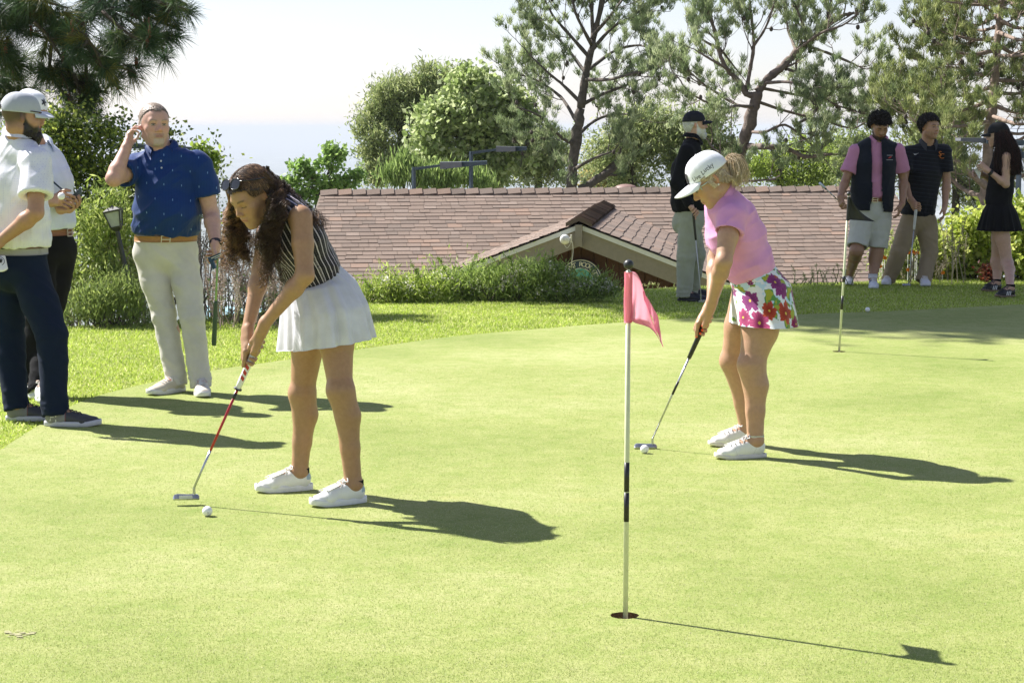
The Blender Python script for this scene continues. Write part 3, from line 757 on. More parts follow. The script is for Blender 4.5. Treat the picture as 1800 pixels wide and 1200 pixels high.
def blobs_px(D, lst):
    """(px,py,rx_px,ry_px,dy,rdepth)"""
    out = []
    for b in lst:
        d_ = D + (b[4] if len(b) > 4 else 0); s = FPX / d_
        out.append((W(b[0], b[1], d_), (b[2] / s, (b[5] if len(b) > 5 else min(b[2], b[3]) / s), b[3] / s)))
    return out
def gbase(px, D, dz=0.0):
    x = W(px, 400, D)[0]; return np.array([x, D, float(height(x, D)) + dz])
CONIF = [(0.25, 0.31, 0.11), (0.32, 0.38, 0.14), (0.39, 0.44, 0.18), (0.18, 0.24, 0.09), (0.48, 0.52, 0.24)]
D = 62.0
leafy('evergreen_tree', 'dense rounded evergreen left of the pale sycamore, behind the roof', 'tree', gbase(700, D, 0), blobs_px(D, [(690, 190, 42, 34), (668, 240, 34, 40), (720, 215, 45, 60), (770, 160, 42, 30), (700, 290, 50, 40), (740, 260, 50, 60), (655, 270, 20, 20), (690, 165, 22, 18), (672, 300, 22, 24), (800, 145, 26, 16)]), 61, 520, 75, 0.18, 0.022, CONIF, 0.17, 40, loff=0.95, lobes=7, lsz=0.36, trunk=[([gbase(735, D), W(740, 330, D), W(728, 270, D), W(700, 220, D)], 0.3, 0.1), ([W(740, 330, D), W(755, 240, D), W(770, 175, D)], 0.2, 0.08)], up=0.9, sr=0.05)
D = 52.0
leafy('sycamore_tree', 'pale broadleaf tree with shiny light leaves behind the roof ridge', 'tree', gbase(840, D), blobs_px(D, [(815, 190, 55, 48), (870, 210, 45, 45), (790, 235, 45, 45), (850, 260, 60, 40), (895, 255, 30, 45), (830, 160, 38, 26), (800, 290, 45, 30), (870, 300, 45, 30), (770, 205, 25, 28)]), 62, 460, 32, 0.17, 0.075, [(0.34, 0.43, 0.15), (0.44, 0.52, 0.22), (0.24, 0.32, 0.10), (0.54, 0.60, 0.32)], 0.18, 50, loff=0.95, lobes=6, lsz=0.40, trunk=[([gbase(872, D), W(870, 330, D), W(862, 290, D), W(840, 245, D), W(815, 220, D)], 0.14, 0.04), ([W(874, 330, D), W(882, 290, D), W(888, 250, D)], 0.08, 0.03)], bark=M_bark_l, up=0.1, sr=0.03)
D = 38.0
leafy('young_tree', 'small bright green broadleaf tree at the left end of the roof', 'tree', gbase(560, D), blobs_px(D, [(592, 275, 12, 14), (575, 300, 14, 18), (530, 300, 22, 14), (560, 325, 30, 14), (600, 320, 22, 14), (628, 308, 12, 8), (545, 345, 24, 14), (588, 340, 20, 10), (512, 318, 12, 8), (583, 265, 8, 8)]), 63, 150, 15, 0.085, 0.045, [(0.26, 0.40, 0.10), (0.35, 0.50, 0.14), (0.18, 0.30, 0.07)], 0.07, 40, lsz=0.35, loff=0.9, sr=0.012, up=0.1, trunk=[([gbase(556, D), W(556, 400, D), W(560, 350, D), W(570, 320, D)], 0.05, 0.02)])
D = 56.0
for (lab, px, bl, col, seed) in [
    ('dark green pine mass with yellowing leaves right of the tall pine', 1110, [(1120, 225, 30, 30), (1090, 250, 38, 34), (1150, 260, 40, 45), (1075, 300, 45, 32), (1125, 310, 50, 30), (1165, 220, 22, 34), (1060, 260, 22, 24)], CONIF, 64),
    ('shady green tree low behind the tall pine trunk', 945, [(925, 230, 32, 40), (900, 300, 40, 32), (960, 300, 40, 32), (980, 270, 20, 30), (935, 265, 38, 36)], CONIF, 65),
    ('yellow leaved tree between two pines above the ridge', 1090, [(1090, 270, 34, 26, 3), (1060, 310, 34, 22, 3), (1130, 245, 20, 24, 3)], [(0.50, 0.44, 0.16), (0.38, 0.38, 0.14), (0.58, 0.50, 0.24)], 66),
    ('bright lime green tree low behind the leaning pine', 1370, [(1370, 300, 50, 34), (1330, 290, 28, 26), (1430, 300, 45, 34), (1400, 270, 28, 18), (1460, 285, 28, 26)], [(0.36, 0.46, 0.08), (0.46, 0.56, 0.13), (0.25, 0.34, 0.06)], 67),
    ('soft green tree behind the man in the dark cap', 1215, [(1230, 300, 50, 36), (1190, 260, 26, 40), (1265, 260, 20, 26), (1250, 220, 20, 24)], [(0.25, 0.31, 0.09), (0.18, 0.24, 0.07), (0.33, 0.38, 0.13)], 68),
    ('green tree behind the man in the vest', 1520, [(1510, 300, 40, 36), (1560, 300, 40, 30), (1500, 260, 24, 26), (1610, 290, 36, 40)], [(0.24, 0.30, 0.09), (0.17, 0.23, 0.07), (0.32, 0.37, 0.13)], 69),
    ('yellow green tree low behind the striped shirt man', 1680, [(1650, 250, 36, 30), (1690, 230, 30, 40), (1640, 310, 40, 30), (1700, 330, 50, 40), (1620, 240, 20, 24)], [(0.27, 0.32, 0.12), (0.20, 0.25, 0.09), (0.34, 0.38, 0.16)], 70)]:
    DD = D + (seed % 4) * 2.5
    b_ = gbase(px, DD)
    leafy('background_tree', lab, 'tree', b_, blobs_px(DD, bl), seed, 190, 60, 0.16, 0.024, col, 0.24, 30, trunk=[([b_, W(px, 360, DD), W(px + 3, 310, DD), W(px - 4, 270, DD)], 0.16, 0.05)], up=0.6, sr=0.035, group='trees behind the clubhouse')
D = 46
leafy('cypress_hedge', 'feathery bright green shrubs just above the ridge under the lamps', 'shrub', gbase(740, D), blobs_px(D, [(715, 305, 12, 30), (745, 315, 22, 20), (790, 316, 30, 18), (840, 318, 26, 16), (690, 315, 12, 18)]), 71, 150, 30, 0.20, 0.02, [(0.26, 0.36, 0.10), (0.33, 0.43, 0.14), (0.18, 0.27, 0.07)], 0.12, 12, up=2.2, sr=0.02)

# --- long needled pine hanging in at the top left
def needle_branches(label, base, limbs, seed, ends, name='pine_tree'):
    r = np.random.default_rng(seed); root = empty(name, base, label, 'tree'); tb = MB(); cb = MB(); kb = MB(); TP = []; TD = []
    for pth, r0, r1 in limbs: tb.tube(spline(pth, 7), np.linspace(r0, r1, (len(pth) - 1) * 7 + 1), 9)
    for (a, b, nn_) in ends:
        S = spline([a, (np.asarray(a) + b) / 2 + r.normal(0, 0.06, 3), b], 5); tb.tube(S, np.linspace(0.02, 0.009, len(S)), 5)
        for i in range(nn_):
            t = r.uniform(0.25, 1.0) ** 0.7; p = S[int(t * (len(S) - 1))]
            q = p + rdir(r, 1)[0] * r.uniform(0.05, 0.3) * [1, 1, 0.7]; tb.tube(spline([p, (p + q) / 2 + r.normal(0, 0.02, 3), q], 3), np.linspace(0.009, 0.005, 7), 4)
            TP.append(q); TD.append(nrm(nrm(q - p) * 0.6 + [0, 0, 0.1])); TP.append((p + q) / 2); TD.append(nrm(nrm(q - p) * 0.5 + [0, 0, -0.1]))
            if r.random() < 0.16: kb.v.append(q + [0, 0, 0.03])
    P = np.array(TP); Dr = np.array(TD); m = 70; n = len(P)
    P2 = np.repeat(P, m, 0) + r.normal(0, 0.012, (n * m, 3)); D2 = np.repeat(Dr, m, 0) * 0.7 + rdir(r, n * m) * 0.75; D2 /= np.linalg.norm(D2, axis=1, keepdims=True)
    s = np.cross(D2, rdir(r, n * m)); s /= np.maximum(np.linalg.norm(s, axis=1, keepdims=True), 1e-6); L = (0.215 * r.uniform(0.6, 1.1, n * m))[:, None]; w = 0.0021
    mid = P2 + D2 * L * 0.55 + [0, 0, -0.012]; tip = P2 + D2 * L + np.array([0, 0, -1.0]) * L * L * 1.1
    V = np.stack([P2 - s * w, P2 + s * w, mid + s * w, mid - s * w, tip], 1).reshape(-1, 3)
    pal_ = np.array([(0.045, 0.085, 0.038), (0.065, 0.11, 0.045), (0.10, 0.13, 0.04), (0.16, 0.155, 0.035), (0.05, 0.09, 0.05)])
    c = np.repeat(pal_[r.choice(5, n, p=[.3, .3, .17, .1, .13])], m, 0) * r.uniform(0.8, 1.25, (n * m, 1)); b_ = np.arange(n * m)[:, None] * 5
    cb.add(V, b_ + [[0, 1, 2, 3]], 0, np.repeat(c, 5, 0)); cb.t.append(b_ + np.array([[3, 2, 4]])); cb.tm.append(np.zeros(n * m, int))
    tb.build('trunk', M_bark_d, root, True); cb.build('crown', M_needle, root)
    mc = plain('young_cone', (0.2, 0.07, 0.04), 0.7)
    for q in kb.v[:60]: MB().sphere(q, (0.018, 0.018, 0.06), 6, 4).build('cone', mc, root, True)
    return root
D = 18.2
p_ = lambda x, y, d=0.0: W(x, y, D + d)
ends = []
for (x0, y0, x1, y1, dd) in [(60, 20, 150, 45, 0), (100, -20, 210, 20, .3), (200, -30, 300, 25, 0), (200, -20, 322, 55, .2), (180, 10, 270, 85, .1), (180, 20, 300, 110, -.2), (120, 40, 215, 90, .3), (150, 60, 240, 130, 0), (120, 60, 180, 120, -.3), (110, 70, 150, 150, .2), (90, 80, 128, 178, 0), (100, 60, 200, 150, .4), (60, 40, 110, 105, -.2),
                             (10, 10, 40, 60, .2), (0, 30, 20, 95, 0), (-20, 60, 30, 125, .3), (-20, 100, 20, 165, .5), (20, -20, 60, 30, 0), (240, -40, 330, 10, .3), (70, -10, 120, 15, -.3), (150, -10, 250, 50, .5), (0, -10, 30, 20, .2), (60, 20, 90, 70, .3), (-40, 20, -10, 60, 0), (-60, 100, -20, 140, .2), (-10, 130, 25, 200, .6), (160, -40, 240, -10, 0), (210, 60, 280, 60, .3), (150, 100, 190, 165, .2), (130, 130, 165, 195, .1)]:
    ends.append((p_(x0, y0, dd), p_(x1, y1, dd), 7))
needle_branches('long needled pine branch hanging over the top left corner', [-8.2, 19.5, height(-8.2, 19.5)],
    [([[-8.2, 19.5, height(-8.2, 19.5)], [-8.1, 19.4, 1.5], [-7.9, 19.3, 3.5], [-8, 19.3, 5.2]], 0.22, 0.12), ([[-7.9, 19.3, 3.6], p_(-250, -20, .5), p_(-60, -30, .2), p_(60, 20), p_(120, 60), p_(180, 100)], 0.09, 0.02), ([p_(-60, -30, .2), p_(60, -40, .2), p_(180, -30, .2), p_(260, 0, .2)], 0.05, 0.02),
     ([p_(-200, -10, .4), p_(-100, 60, .4), p_(-20, 110, .4), p_(10, 150, .4)], 0.05, 0.015)], 33, ends)
# --- broad tree outside the frame on the left whose crown shades the far right of the green
def shade_tree(label, tx, ty, crown, seed, h, n=520):
    r = np.random.default_rng(seed); base = np.array([tx, ty, float(height(tx, ty))])
    leafy('shade_tree', label, 'tree', base, crown, seed, n, 46, 0.26, 0.07, CONIF, 0.34, 90, trunk=[([base, [tx, ty, h * 0.4], [tx + .2, ty, h * 0.75], [tx + .3, ty, h]], 0.3, 0.08)], sr=0.06)
k_ = 1 / math.tan(SUN_EL)
def over(gx_, gy_, z): return np.array([gx_ + SUN_H[0] * k_ * z, gy_ + SUN_H[1] * k_ * z, z])
shade_tree('tall spreading tree outside the left of the view shading the far green', -9.0, 25.5,
    [(over(4.2, 17.7, 13), (2.3, 0.75, 0.9)), (over(2.6, 18.1, 13.4), (1.5, 0.6, 0.8)), (over(6.2, 17.4, 12.6), (1.6, 1.0, 0.9)), (over(3.6, 19.6, 13.6), (2.2, 0.8, 0.8)), (over(7.5, 19.0, 13), (1.8, 1.2, 0.9)), (over(1.6, 19.2, 13.2), (0.8, 0.5, 0.7)), (over(5.2, 16.5, 12.8), (2.6, 0.6, 0.8)), (over(8.2, 16.4, 13), (1.6, 0.7, 0.8)), (over(3.2, 17.0, 13.2), (1.3, 0.35, 0.6))], 81, 12.5, 760)
# ================================================================== NEAR SHRUBS
LIME = [(0.20, 0.30, 0.045), (0.28, 0.38, 0.065), (0.13, 0.21, 0.03), (0.36, 0.44, 0.10)]
DARKG = [(0.05, 0.09, 0.025), (0.08, 0.13, 0.035), (0.035, 0.065, 0.02), (0.13, 0.18, 0.05)]
HOLLY = [(0.11, 0.16, 0.04), (0.17, 0.23, 0.05), (0.07, 0.11, 0.03), (0.42, 0.48, 0.10), (0.32, 0.38, 0.08)]
D = 17.5
leafy('leafy_shrub', 'tall open shrub with small shiny leaves reaching above the man in the blue polo', 'shrub', gbase(150, D, -0.1), blobs_px(D, [(120, 215, 40, 22), (165, 245, 42, 28), (100, 260, 60, 34), (175, 300, 44, 34), (120, 320, 60, 44), (60, 330, 60, 60), (150, 370, 60, 40), (200, 350, 30, 40), (20, 270, 50, 50), (80, 225, 36, 26), (190, 225, 16, 14)]), 91, 460, 30, 0.044, 0.014, HOLLY, 0.085, 26, sr=0.012, up=0.1)
leafy('leafy_shrub', 'lower shrub with dark glossy leaves behind the path lantern', 'shrub', gbase(240, D + .8, -0.2), blobs_px(D + .8, [(225, 330, 22, 40), (220, 400, 40, 40), (200, 460, 60, 40), (350, 280, 12, 20), (360, 330, 14, 40), (250, 300, 20, 30), (290, 245, 14, 12)]), 92, 260, 32, 0.044, 0.014, HOLLY, 0.085, 12, sr=0.009, up=0.1)
leafy('leafy_shrub', 'thin sprig of yellow green leaves past the shoulder of the man in blue', 'shrub', gbase(340, 16.9, 0), blobs_px(16.9, [(352, 262, 10, 6), (368, 275, 10, 5), (376, 281, 6, 3)]), 93, 9, 7, 0.05, 0.016, LIME, 0.03, 8, sr=0.005, up=0.1)
D = 16.6
leafy('willowy_shrub', 'light green upright shrub with narrow leaves at the edge of the lawn', 'shrub', gbase(170, D), blobs_px(D, [(185, 380, 24, 40), (150, 420, 30, 50), (205, 430, 26, 50), (170, 480, 40, 50), (225, 500, 20, 40), (130, 470, 20, 50), (200, 350, 12, 30), (155, 530, 40, 30)]), 94, 230, 22, 0.07, 0.0085, [(0.28, 0.36, 0.07), (0.36, 0.44, 0.11), (0.18, 0.25, 0.06), (0.46, 0.52, 0.17)], 0.07, 16, sr=0.006, up=0.9)
leafy('low_shrub', 'low fine leaved green mound behind the lawn near the lantern post', 'shrub', gbase(200, 16.2), blobs_px(16.2, [(170, 535, 40, 30), (215, 535, 42, 34), (235, 560, 24, 18), (150, 560, 36, 18), (250, 540, 14, 26), (100, 560, 40, 20), (195, 505, 26, 18)]), 95, 150, 40, 0.05, 0.005, [(0.26, 0.34, 0.09), (0.36, 0.43, 0.13), (0.17, 0.23, 0.07)], 0.06, 20, sr=0.006, up=1.2)
leafy('low_shrub', 'dense green shrubs low behind the man in navy trousers', 'shrub', gbase(20, 16.9), blobs_px(16.9, [(20, 520, 60, 50), (80, 500, 40, 60), (-40, 480, 60, 80), (40, 430, 50, 50)]), 96, 150, 30, 0.06, 0.012, HOLLY, 0.08, 20, sr=0.01, up=0.6)
def stalks(name, label, cat, D0, rects, n, seed, cols, h, beads=True, wd=0.006, rr_=0.011, leafc=None):
    r = np.random.default_rng(seed); root = None; sb = MB(); bb = MB(); lf = MB(); base = None
    for (x0, x1, ytop, ybot) in rects:
        for i in range(n):
            px = r.uniform(x0, x1); yy = D0 + r.uniform(-0.4, 0.5); b = W(px, ybot, yy); b[2] = float(height(b[0], yy)); tp = W(px + r.normal(0, 14), r.uniform(ytop, ytop * 0.55 + ybot * 0.45), yy)
            if base is None: base = b
            md = (b + tp) / 2 + r.normal(0, 0.04, 3); S = spline([b, md, tp], 5); sb.tube(S, np.linspace(wd, wd * 0.5, 11), 4, cap=False, col=np.array(cols[r.integers(len(cols))]))
            if beads:
                m = 90; t = r.uniform(0.4, 1, m); Q = S[(t * 10).astype(int)] + (tp - b) * 0.0 + r.normal(0, rr_, (m, 3)) * [1, 1, 3]
                leaves(bb, Q, r, 0.017, 0.006, cols, 0.6)
            if leafc is not None: leaves(lf, S[r.integers(0, 7, 12)] + r.normal(0, 0.03, (12, 3)), r, 0.06, 0.007, leafc, 0.8)
    root = empty(name, base, label, cat); sb.build('stems', M_dry, root)
    if bb.v: bb.build('seed_heads', M_dry, root)
    if lf.v: lf.build('foliage', M_leaf, root)
    return root
DRY = [(0.42, 0.32, 0.27), (0.50, 0.39, 0.33), (0.34, 0.26, 0.21), (0.58, 0.48, 0.41)]
stalks('dry_sage', 'dry pinkish flower stalks between the man in blue and the curly haired woman', 'plant', 16.4, [(370, 420, 430, 556), (400, 490, 415, 556), (440, 500, 460, 556)], 20, 97, DRY, 0.6, leafc=[(0.13, 0.17, 0.07), (0.09, 0.12, 0.05)])
stalks('dry_sage', 'dry pinkish stalks behind the lantern post and the light green shrub', 'plant', 17.0, [(95, 135, 420, 575), (215, 300, 440, 570), (190, 240, 400, 560)], 20, 98, DRY, 0.6, leafc=[(0.13, 0.17, 0.07)])
stalks('dry_sage', 'tall dry stalk with green leaves left of the clubhouse roof', 'plant', 17.6, [(355, 385, 330, 560), (470, 520, 470, 556)], 16, 99, DRY, 0.6, leafc=[(0.15, 0.2, 0.06)])
# bushes in front of the roof
D = 18.6
leafy('flowering_bush', 'light green feathery bush in front of the left half of the roof', 'shrub', gbase(700, D, -0.03), blobs_px(D, [(665, 521, 32, 12), (710, 517, 36, 14), (745, 514, 30, 15), (770, 506, 16, 12), (690, 505, 14, 9)]), 101, 120, 40, 0.07, 0.0065, [(0.34, 0.44, 0.07), (0.42, 0.52, 0.11), (0.22, 0.32, 0.05), (0.50, 0.56, 0.18)], 0.075, 14, sr=0.006, up=0.9, lobes=6, lsz=0.42, loff=0.85, flowers=([(0.8, 0.78, 0.68)], 0.10, 0.020))
leafy('flowering_bush', 'dark green straggly bush with tiny white flowers below the gable', 'shrub', gbase(850, D, -0.03), blobs_px(D + .2, [(815, 512, 42, 13), (870, 510, 40, 13), (920, 508, 40, 12), (850, 519, 70, 9), (790, 494, 12, 14), (838, 490, 10, 14), (868, 484, 9, 12), (905, 492, 12, 10), (930, 486, 10, 10), (925, 509, 50, 12), (770, 498, 10, 12)]), 102, 200, 40, 0.07, 0.006, [(0.26, 0.36, 0.08), (0.34, 0.45, 0.11), (0.17, 0.25, 0.06), (0.44, 0.54, 0.16)], 0.08, 24, sr=0.006, up=0.9, lobes=6, lsz=0.42, loff=0.85, flowers=([(0.8, 0.76, 0.7), (0.6, 0.56, 0.46)], 0.14, 0.022))
leafy('flowering_bush', 'straggly bush with clusters of white flowers in front of the club sign', 'shrub', gbase(1000, D, -0.03), blobs_px(D, [(965, 507, 34, 12), (1005, 512, 36, 9), (1045, 509, 26, 9), (972, 484, 16, 8), (1020, 515, 60, 7), (1066, 513, 14, 6), (948, 478, 10, 8), (990, 494, 12, 6)]), 103, 150, 40, 0.065, 0.006, [(0.24, 0.33, 0.09), (0.33, 0.42, 0.13), (0.17, 0.24, 0.07)], 0.055, 20, sr=0.005, up=0.9, lobes=6, lsz=0.42, loff=0.85, flowers=([(0.85, 0.82, 0.78), (0.65, 0.62, 0.52)], 0.22, 0.022))
def sprays(name, label, D0, spots, seed, col):
    r = np.random.default_rng(seed); lb = MB(); sb = MB(); base = None
    for (x0, y0, x1, y1) in spots:
        a, b = W(x0, y0, D0), W(x1, y1, D0 + r.uniform(-.1, .1)); S = spline([a, (a + b) / 2 + r.normal(0, 0.03, 3) + [0, 0, .02], b], 8)
        base = a if base is None else base
        sb.tube(S, np.linspace(0.005, 0.002, len(S)), 4, cap=False, col=np.array((0.12, 0.16, 0.05))); k = 60 if D0 < 20 else 16; t = r.integers(3, len(S), k)
        leaves(lb, S[t], r, 0.04, 0.0042, col, 0.2, bias=nrm(b - a) * 0.8)
    base = np.array([base[0], base[1], float(height(base[0], base[1]))])
    root = empty(name, base, label, 'plant'); lb.build('foliage', M_leaf, root); sb.build('stems', M_dry, root)
sprays('wild_sprig', 'loose green sprigs sticking up from the bush line before the roof', 18.5, [(735, 505, 722, 462), (790, 490, 772, 455), (745, 505, 735, 480), (820, 490, 838, 448), (830, 490, 850, 460), (905, 490, 895, 452), (950, 490, 960, 445), (1000, 490, 985, 462), (940, 485, 915, 462), (990, 490, 972, 440), (1030, 500, 1052, 470), (1050, 505, 1075, 478), (860, 490, 880, 462), (660, 515, 640, 492), (690, 510, 682, 486), (765, 500, 800, 470)], 104, [(0.2, 0.3, 0.05), (0.15, 0.22, 0.04)])
sprays('wild_sprig', 'thin weeds along the lawn edge below the roof behind the pink shirt woman', 20.4, [(x, 500, x + rnd.uniform(-14, 14), rnd.uniform(462, 488)) for x in range(1395, 1500, 6)] + [(x, 518, x + rnd.uniform(-10, 10), rnd.uniform(500, 508)) for x in range(1085, 1180, 10)], 105, [(0.46, 0.46, 0.2), (0.55, 0.5, 0.3), (0.3, 0.36, 0.12)])
# right hand hedge
D = 21.6
YEL = [(0.42, 0.50, 0.08), (0.54, 0.60, 0.13), (0.28, 0.37, 0.05), (0.64, 0.68, 0.2)]
leafy('leafy_shrub', 'sunlit yellow green bush between the striped shirt man and the woman in black', 'shrub', gbase(1690, D), blobs_px(D, [(1680, 440, 40, 40), (1720, 440, 40, 34), (1650, 460, 30, 30), (1700, 410, 30, 24), (1690, 475, 60, 16), (1735, 400, 14, 20)]), 106, 200, 26, 0.075, 0.03, YEL, 0.085, 20, sr=0.01, up=0.1)
leafy('leafy_shrub', 'yellow green bush at the right edge behind the woman in black', 'shrub', gbase(1790, D), blobs_px(D - .2, [(1790, 420, 30, 50), (1780, 460, 40, 34), (1830, 440, 40, 60), (1790, 370, 20, 20)]), 107, 170, 26, 0.075, 0.03, YEL, 0.085, 16, sr=0.01, up=0.1)
leafy('leafy_shrub', 'looser green bush with orange poppies behind the two young men', 'shrub', gbase(1590, D), blobs_px(D, [(1590, 460, 34, 34), (1560, 470, 30, 24), (1625, 455, 26, 34), (1600, 480, 60, 14), (1640, 420, 12, 20)]), 108, 140, 26, 0.06, 0.013, [(0.34, 0.41, 0.11), (0.44, 0.50, 0.16), (0.22, 0.28, 0.08)], 0.08, 16, sr=0.008, up=0.6)
M_poppy = plain('poppy_orange', (0.85, 0.28, 0.02), 0.5, 0.15)
where_ = ['beside the trouser leg', 'level with the putter shaft', 'between two others in the middle cluster', 'in the middle cluster, its right one', 'lowest in the bush below the cluster', 'far from the rest near the lawn', 'just under the one beside the trouser leg', 'low beside the trouser leg', 'topmost of the middle cluster']
for i, (px, py) in enumerate([(1551, 452), (1596, 446), (1604, 444), (1609, 447), (1596, 476), (1657, 481), (1555, 455), (1547, 470), (1612, 446)]):
    c = W(px, py, 21.2); b = empty('poppy', (c[0], c[1], float(height(c[0], c[1]))), 'small orange poppy in the bush, ' + where_[i], 'flower', 'orange poppies')
    mb = MB(); th = np.linspace(0, 2 * np.pi, 13)[:-1]
    V = np.concatenate([[c], np.stack([c[0] + 0.014 * np.cos(th), c[1] - 0.008 + 0.006 * np.sin(4 * th), c[2] + 0.010 + 0.014 * np.sin(th)], -1), np.stack([c[0] + 0.023 * np.cos(th), c[1] - 0.012 + 0.01 * np.sin(4 * th), c[2] + 0.012 + 0.019 * np.sin(th)], -1)])
    mb.add(V, [[0, 1 + k, 1 + (k + 1) % 12] for k in range(12)]).add(V, [[1 + k, 13 + k, 13 + (k + 1) % 12, 1 + (k + 1) % 12] for k in range(12)]); mb.build('petals', M_poppy, b)
    MB().tube(spline([[c[0], c[1], float(height(c[0], c[1]))], c * [1, 1, .5], c], 4), 0.003, 4, col=None).build('stem', M_leaf, b)
leafy('low_shrub', 'small reddish dry shrub at the lawn edge left of the woman in black', 'shrub', gbase(1738, 20.9), blobs_px(20.9, [(1738, 480, 8, 12)]), 109, 16, 22, 0.05, 0.014, [(0.2, 0.05, 0.03), (0.13, 0.06, 0.03)], 0.04, 0, sr=0.004)
stalks('dry_sage', 'pale dry grass stalks at the lawn edge behind the two young men', 'plant', 21.0, [(1540, 1660, 440, 500), (1660, 1700, 375, 470)], 9, 110, [(0.42, 0.36, 0.26), (0.34, 0.3, 0.2)], 0.5)

# pale turquoise swimming pool down the slope, seen through the dry stalks
mb = MB(); a = [W(330, 560, 19.5), W(520, 560, 19.5), W(520, 534, 22.5), W(330, 530, 22.5)]
mz = -0.95
q = [G(300, 585, mz), G(540, 585, mz), G(520, 541, mz), G(360, 537, mz)]
mb.add(q, [[0, 1, 2, 3]]); mb.add([p + [0, 0, -.3] for p in q] + q, [[0, 4, 5, 1], [1, 5, 6, 2], [2, 6, 7, 3], [3, 7, 4, 0]])
n = NT('pool_water'); n.base(n.ramp(n.noise(2.5, 3, 0.5, n.coord()), [(0.3, (0.22, 0.52, 0.55)), (0.7, (0.42, 0.72, 0.74))]), 0.12); n.bump(n.noise(5, 2, .5, n.coord()), 0.3, 0.05)
mb.build('pool_water', n.m, kind='structure')

# ================================================================== LIGHT POLES
M_pole = plain('pole_blue_grey', (0.045, 0.065, 0.085), 0.45, 0.15, 12, metal=0.3)
M_head = plain('lamp_head_grey', (0.13, 0.135, 0.15), 0.5, 0.1, 12, metal=0.2)
M_glassd = plain('lamp_lens', (0.55, 0.57, 0.6), 0.25, 0.05)
def court_light(label, D, pole, parts):
    """pole: (px, top_py, r); parts: list of (kind, x0,y0,x1,y1,half)"""
    b = W(pole[0], pole[1], D); base = np.array([b[0], D, float(height(b[0], D))])
    o = empty('court_light', base, label, 'light pole', 'court lights beyond the roof')
    MB().tube([base, b], pole[2], 4).build('pole', M_pole, o)
    for (x0, y0, x1, y1, h0, h1, kd) in parts:
        a, c = W(x0, y0, D), W(x1, y1, D - 0.1); s = FPX / D; m = MB(); dv_ = nrm(c - a); wd = 0.05 if kd == 'arm' else 0.22
        V = []
        for p, hh in ((a, h0 / s), (c, h1 / s)):
            for sy in (-1, 1):
                for sz in (-1, 1): V.append(p + [0, sy * wd, sz * hh])
        V = np.array(V); m.add(V, [[0, 1, 3, 2], [4, 6, 7, 5], [0, 4, 5, 1], [2, 3, 7, 6], [1, 5, 7, 3], [0, 2, 6, 4]])
        hd = m.build('arm' if kd == 'arm' else 'lamp_head', M_pole if kd != 'head' else M_head, o)
        if kd == 'head': MB().add([a + [0.05, -wd * .9, -h0 / s - .004], c + [-0.05, -wd * .9, -h1 / s - .004], c + [-0.05, wd * .9, -h1 / s - .004], a + [0.05, wd * .9, -h0 / s - .004]], [[0, 1, 2, 3]]).build('lens', M_glassd, hd)
court_light('nearer grey court light with its flat head just over the ridge', 33.0, (727, 294, 0.035), [(728, 297, 775, 291, 2.5, 2.0, 'arm'), (774, 291, 812, 289, 6, 4.5, 'head'), (812, 289, 856, 286, 4.5, 3, 'dark')])
court_light('farther grey court light before the sycamore with two heads', 36.0, (828, 266, 0.036), [(829, 269, 873, 263, 2.5, 2.0, 'arm'), (872, 262, 906, 262, 4.8, 4, 'head'), (906, 262, 926, 261, 4, 3, 'dark'), (828, 287, 800, 287, 3, 2.5, 'dark')])
court_light('court light at the right edge partly behind the woman in black', 33.0, (1792, 262, 0.045), [(1794, 252, 1762, 252, 4, 3.5, 'dark'), (1792, 271, 1770, 269, 4.5, 3.5, 'head'), (1805, 273, 1780, 272, 6, 4.5, 'dark')])
court_light('far court light whose pale head shows left of the woman in black', 35.0, (1860, 240, 0.045), [(1860, 252, 1730, 248, 3, 4.5, 'dark'), (1730, 247, 1684, 245, 4.5, 2.5, 'head')])
court_light('dark flat court light behind the head of the man in the blue polo', 26.0, (347, 257, 0.03), [(344, 262, 322, 260, 3, 2.6, 'arm'), (322, 260, 250, 258, 4, 4, 'dark'), (250, 257, 197, 256, 4.5, 4.5, 'dark')])
court_light('dark flat court light crossing the tall shrub at the left', 24.0, (90, 275, 0.03), [(90, 281, 112, 282, 4, 4, 'dark'), (112, 282, 162, 286, 5, 3.5, 'dark')])
# leaning path lantern
D = 16.4; s = FPX / D; tp = W(206, 404, D); bt = W(234, 527, D); bt2 = bt + (bt - tp) * 0.25
L = empty('path_lantern', bt2, 'black four sided path lantern on a leaning black post', 'lantern')
M_blk = plain('lantern_black', (0.02, 0.02, 0.022), 0.4, 0.2)
MB().tube([bt2, W(220, 468, D)], 0.026, 10).tube([W(220, 468, D), tp], 0.019, 10).tube([W(220, 466, D), W(221, 471, D)], 0.03, 10).build('post', M_blk, L)
ax = nrm(tp - bt); c0 = tp + ax * 0.0
def frus(m, c, ax_, h0, h1, r0, r1, col=None, n=4, ph=math.pi / 4):
    th = np.linspace(0, 2 * np.pi, n, endpoint=False) + ph; e1_ = nrm(np.cross(ax_, [0, 1, 0])); e2_ = np.cross(ax_, e1_)
    ring = lambda h, r: c + ax_ * h + r * (np.cos(th)[:, None] * e1_ + np.sin(th)[:, None] * e2_)
    V = np.vstack([ring(h0, r0), ring(h1, r1), [c + ax_ * h0], [c + ax_ * h1]])
    m.add(V, [[i, (i + 1) % n, n + (i + 1) % n, n + i] for i in range(n)], 0, col); m.add(V, [[(i + 1) % n, i, 2 * n] for i in range(n)] + [[n + i, n + (i + 1) % n, 2 * n + 1] for i in range(n)], 0, col)
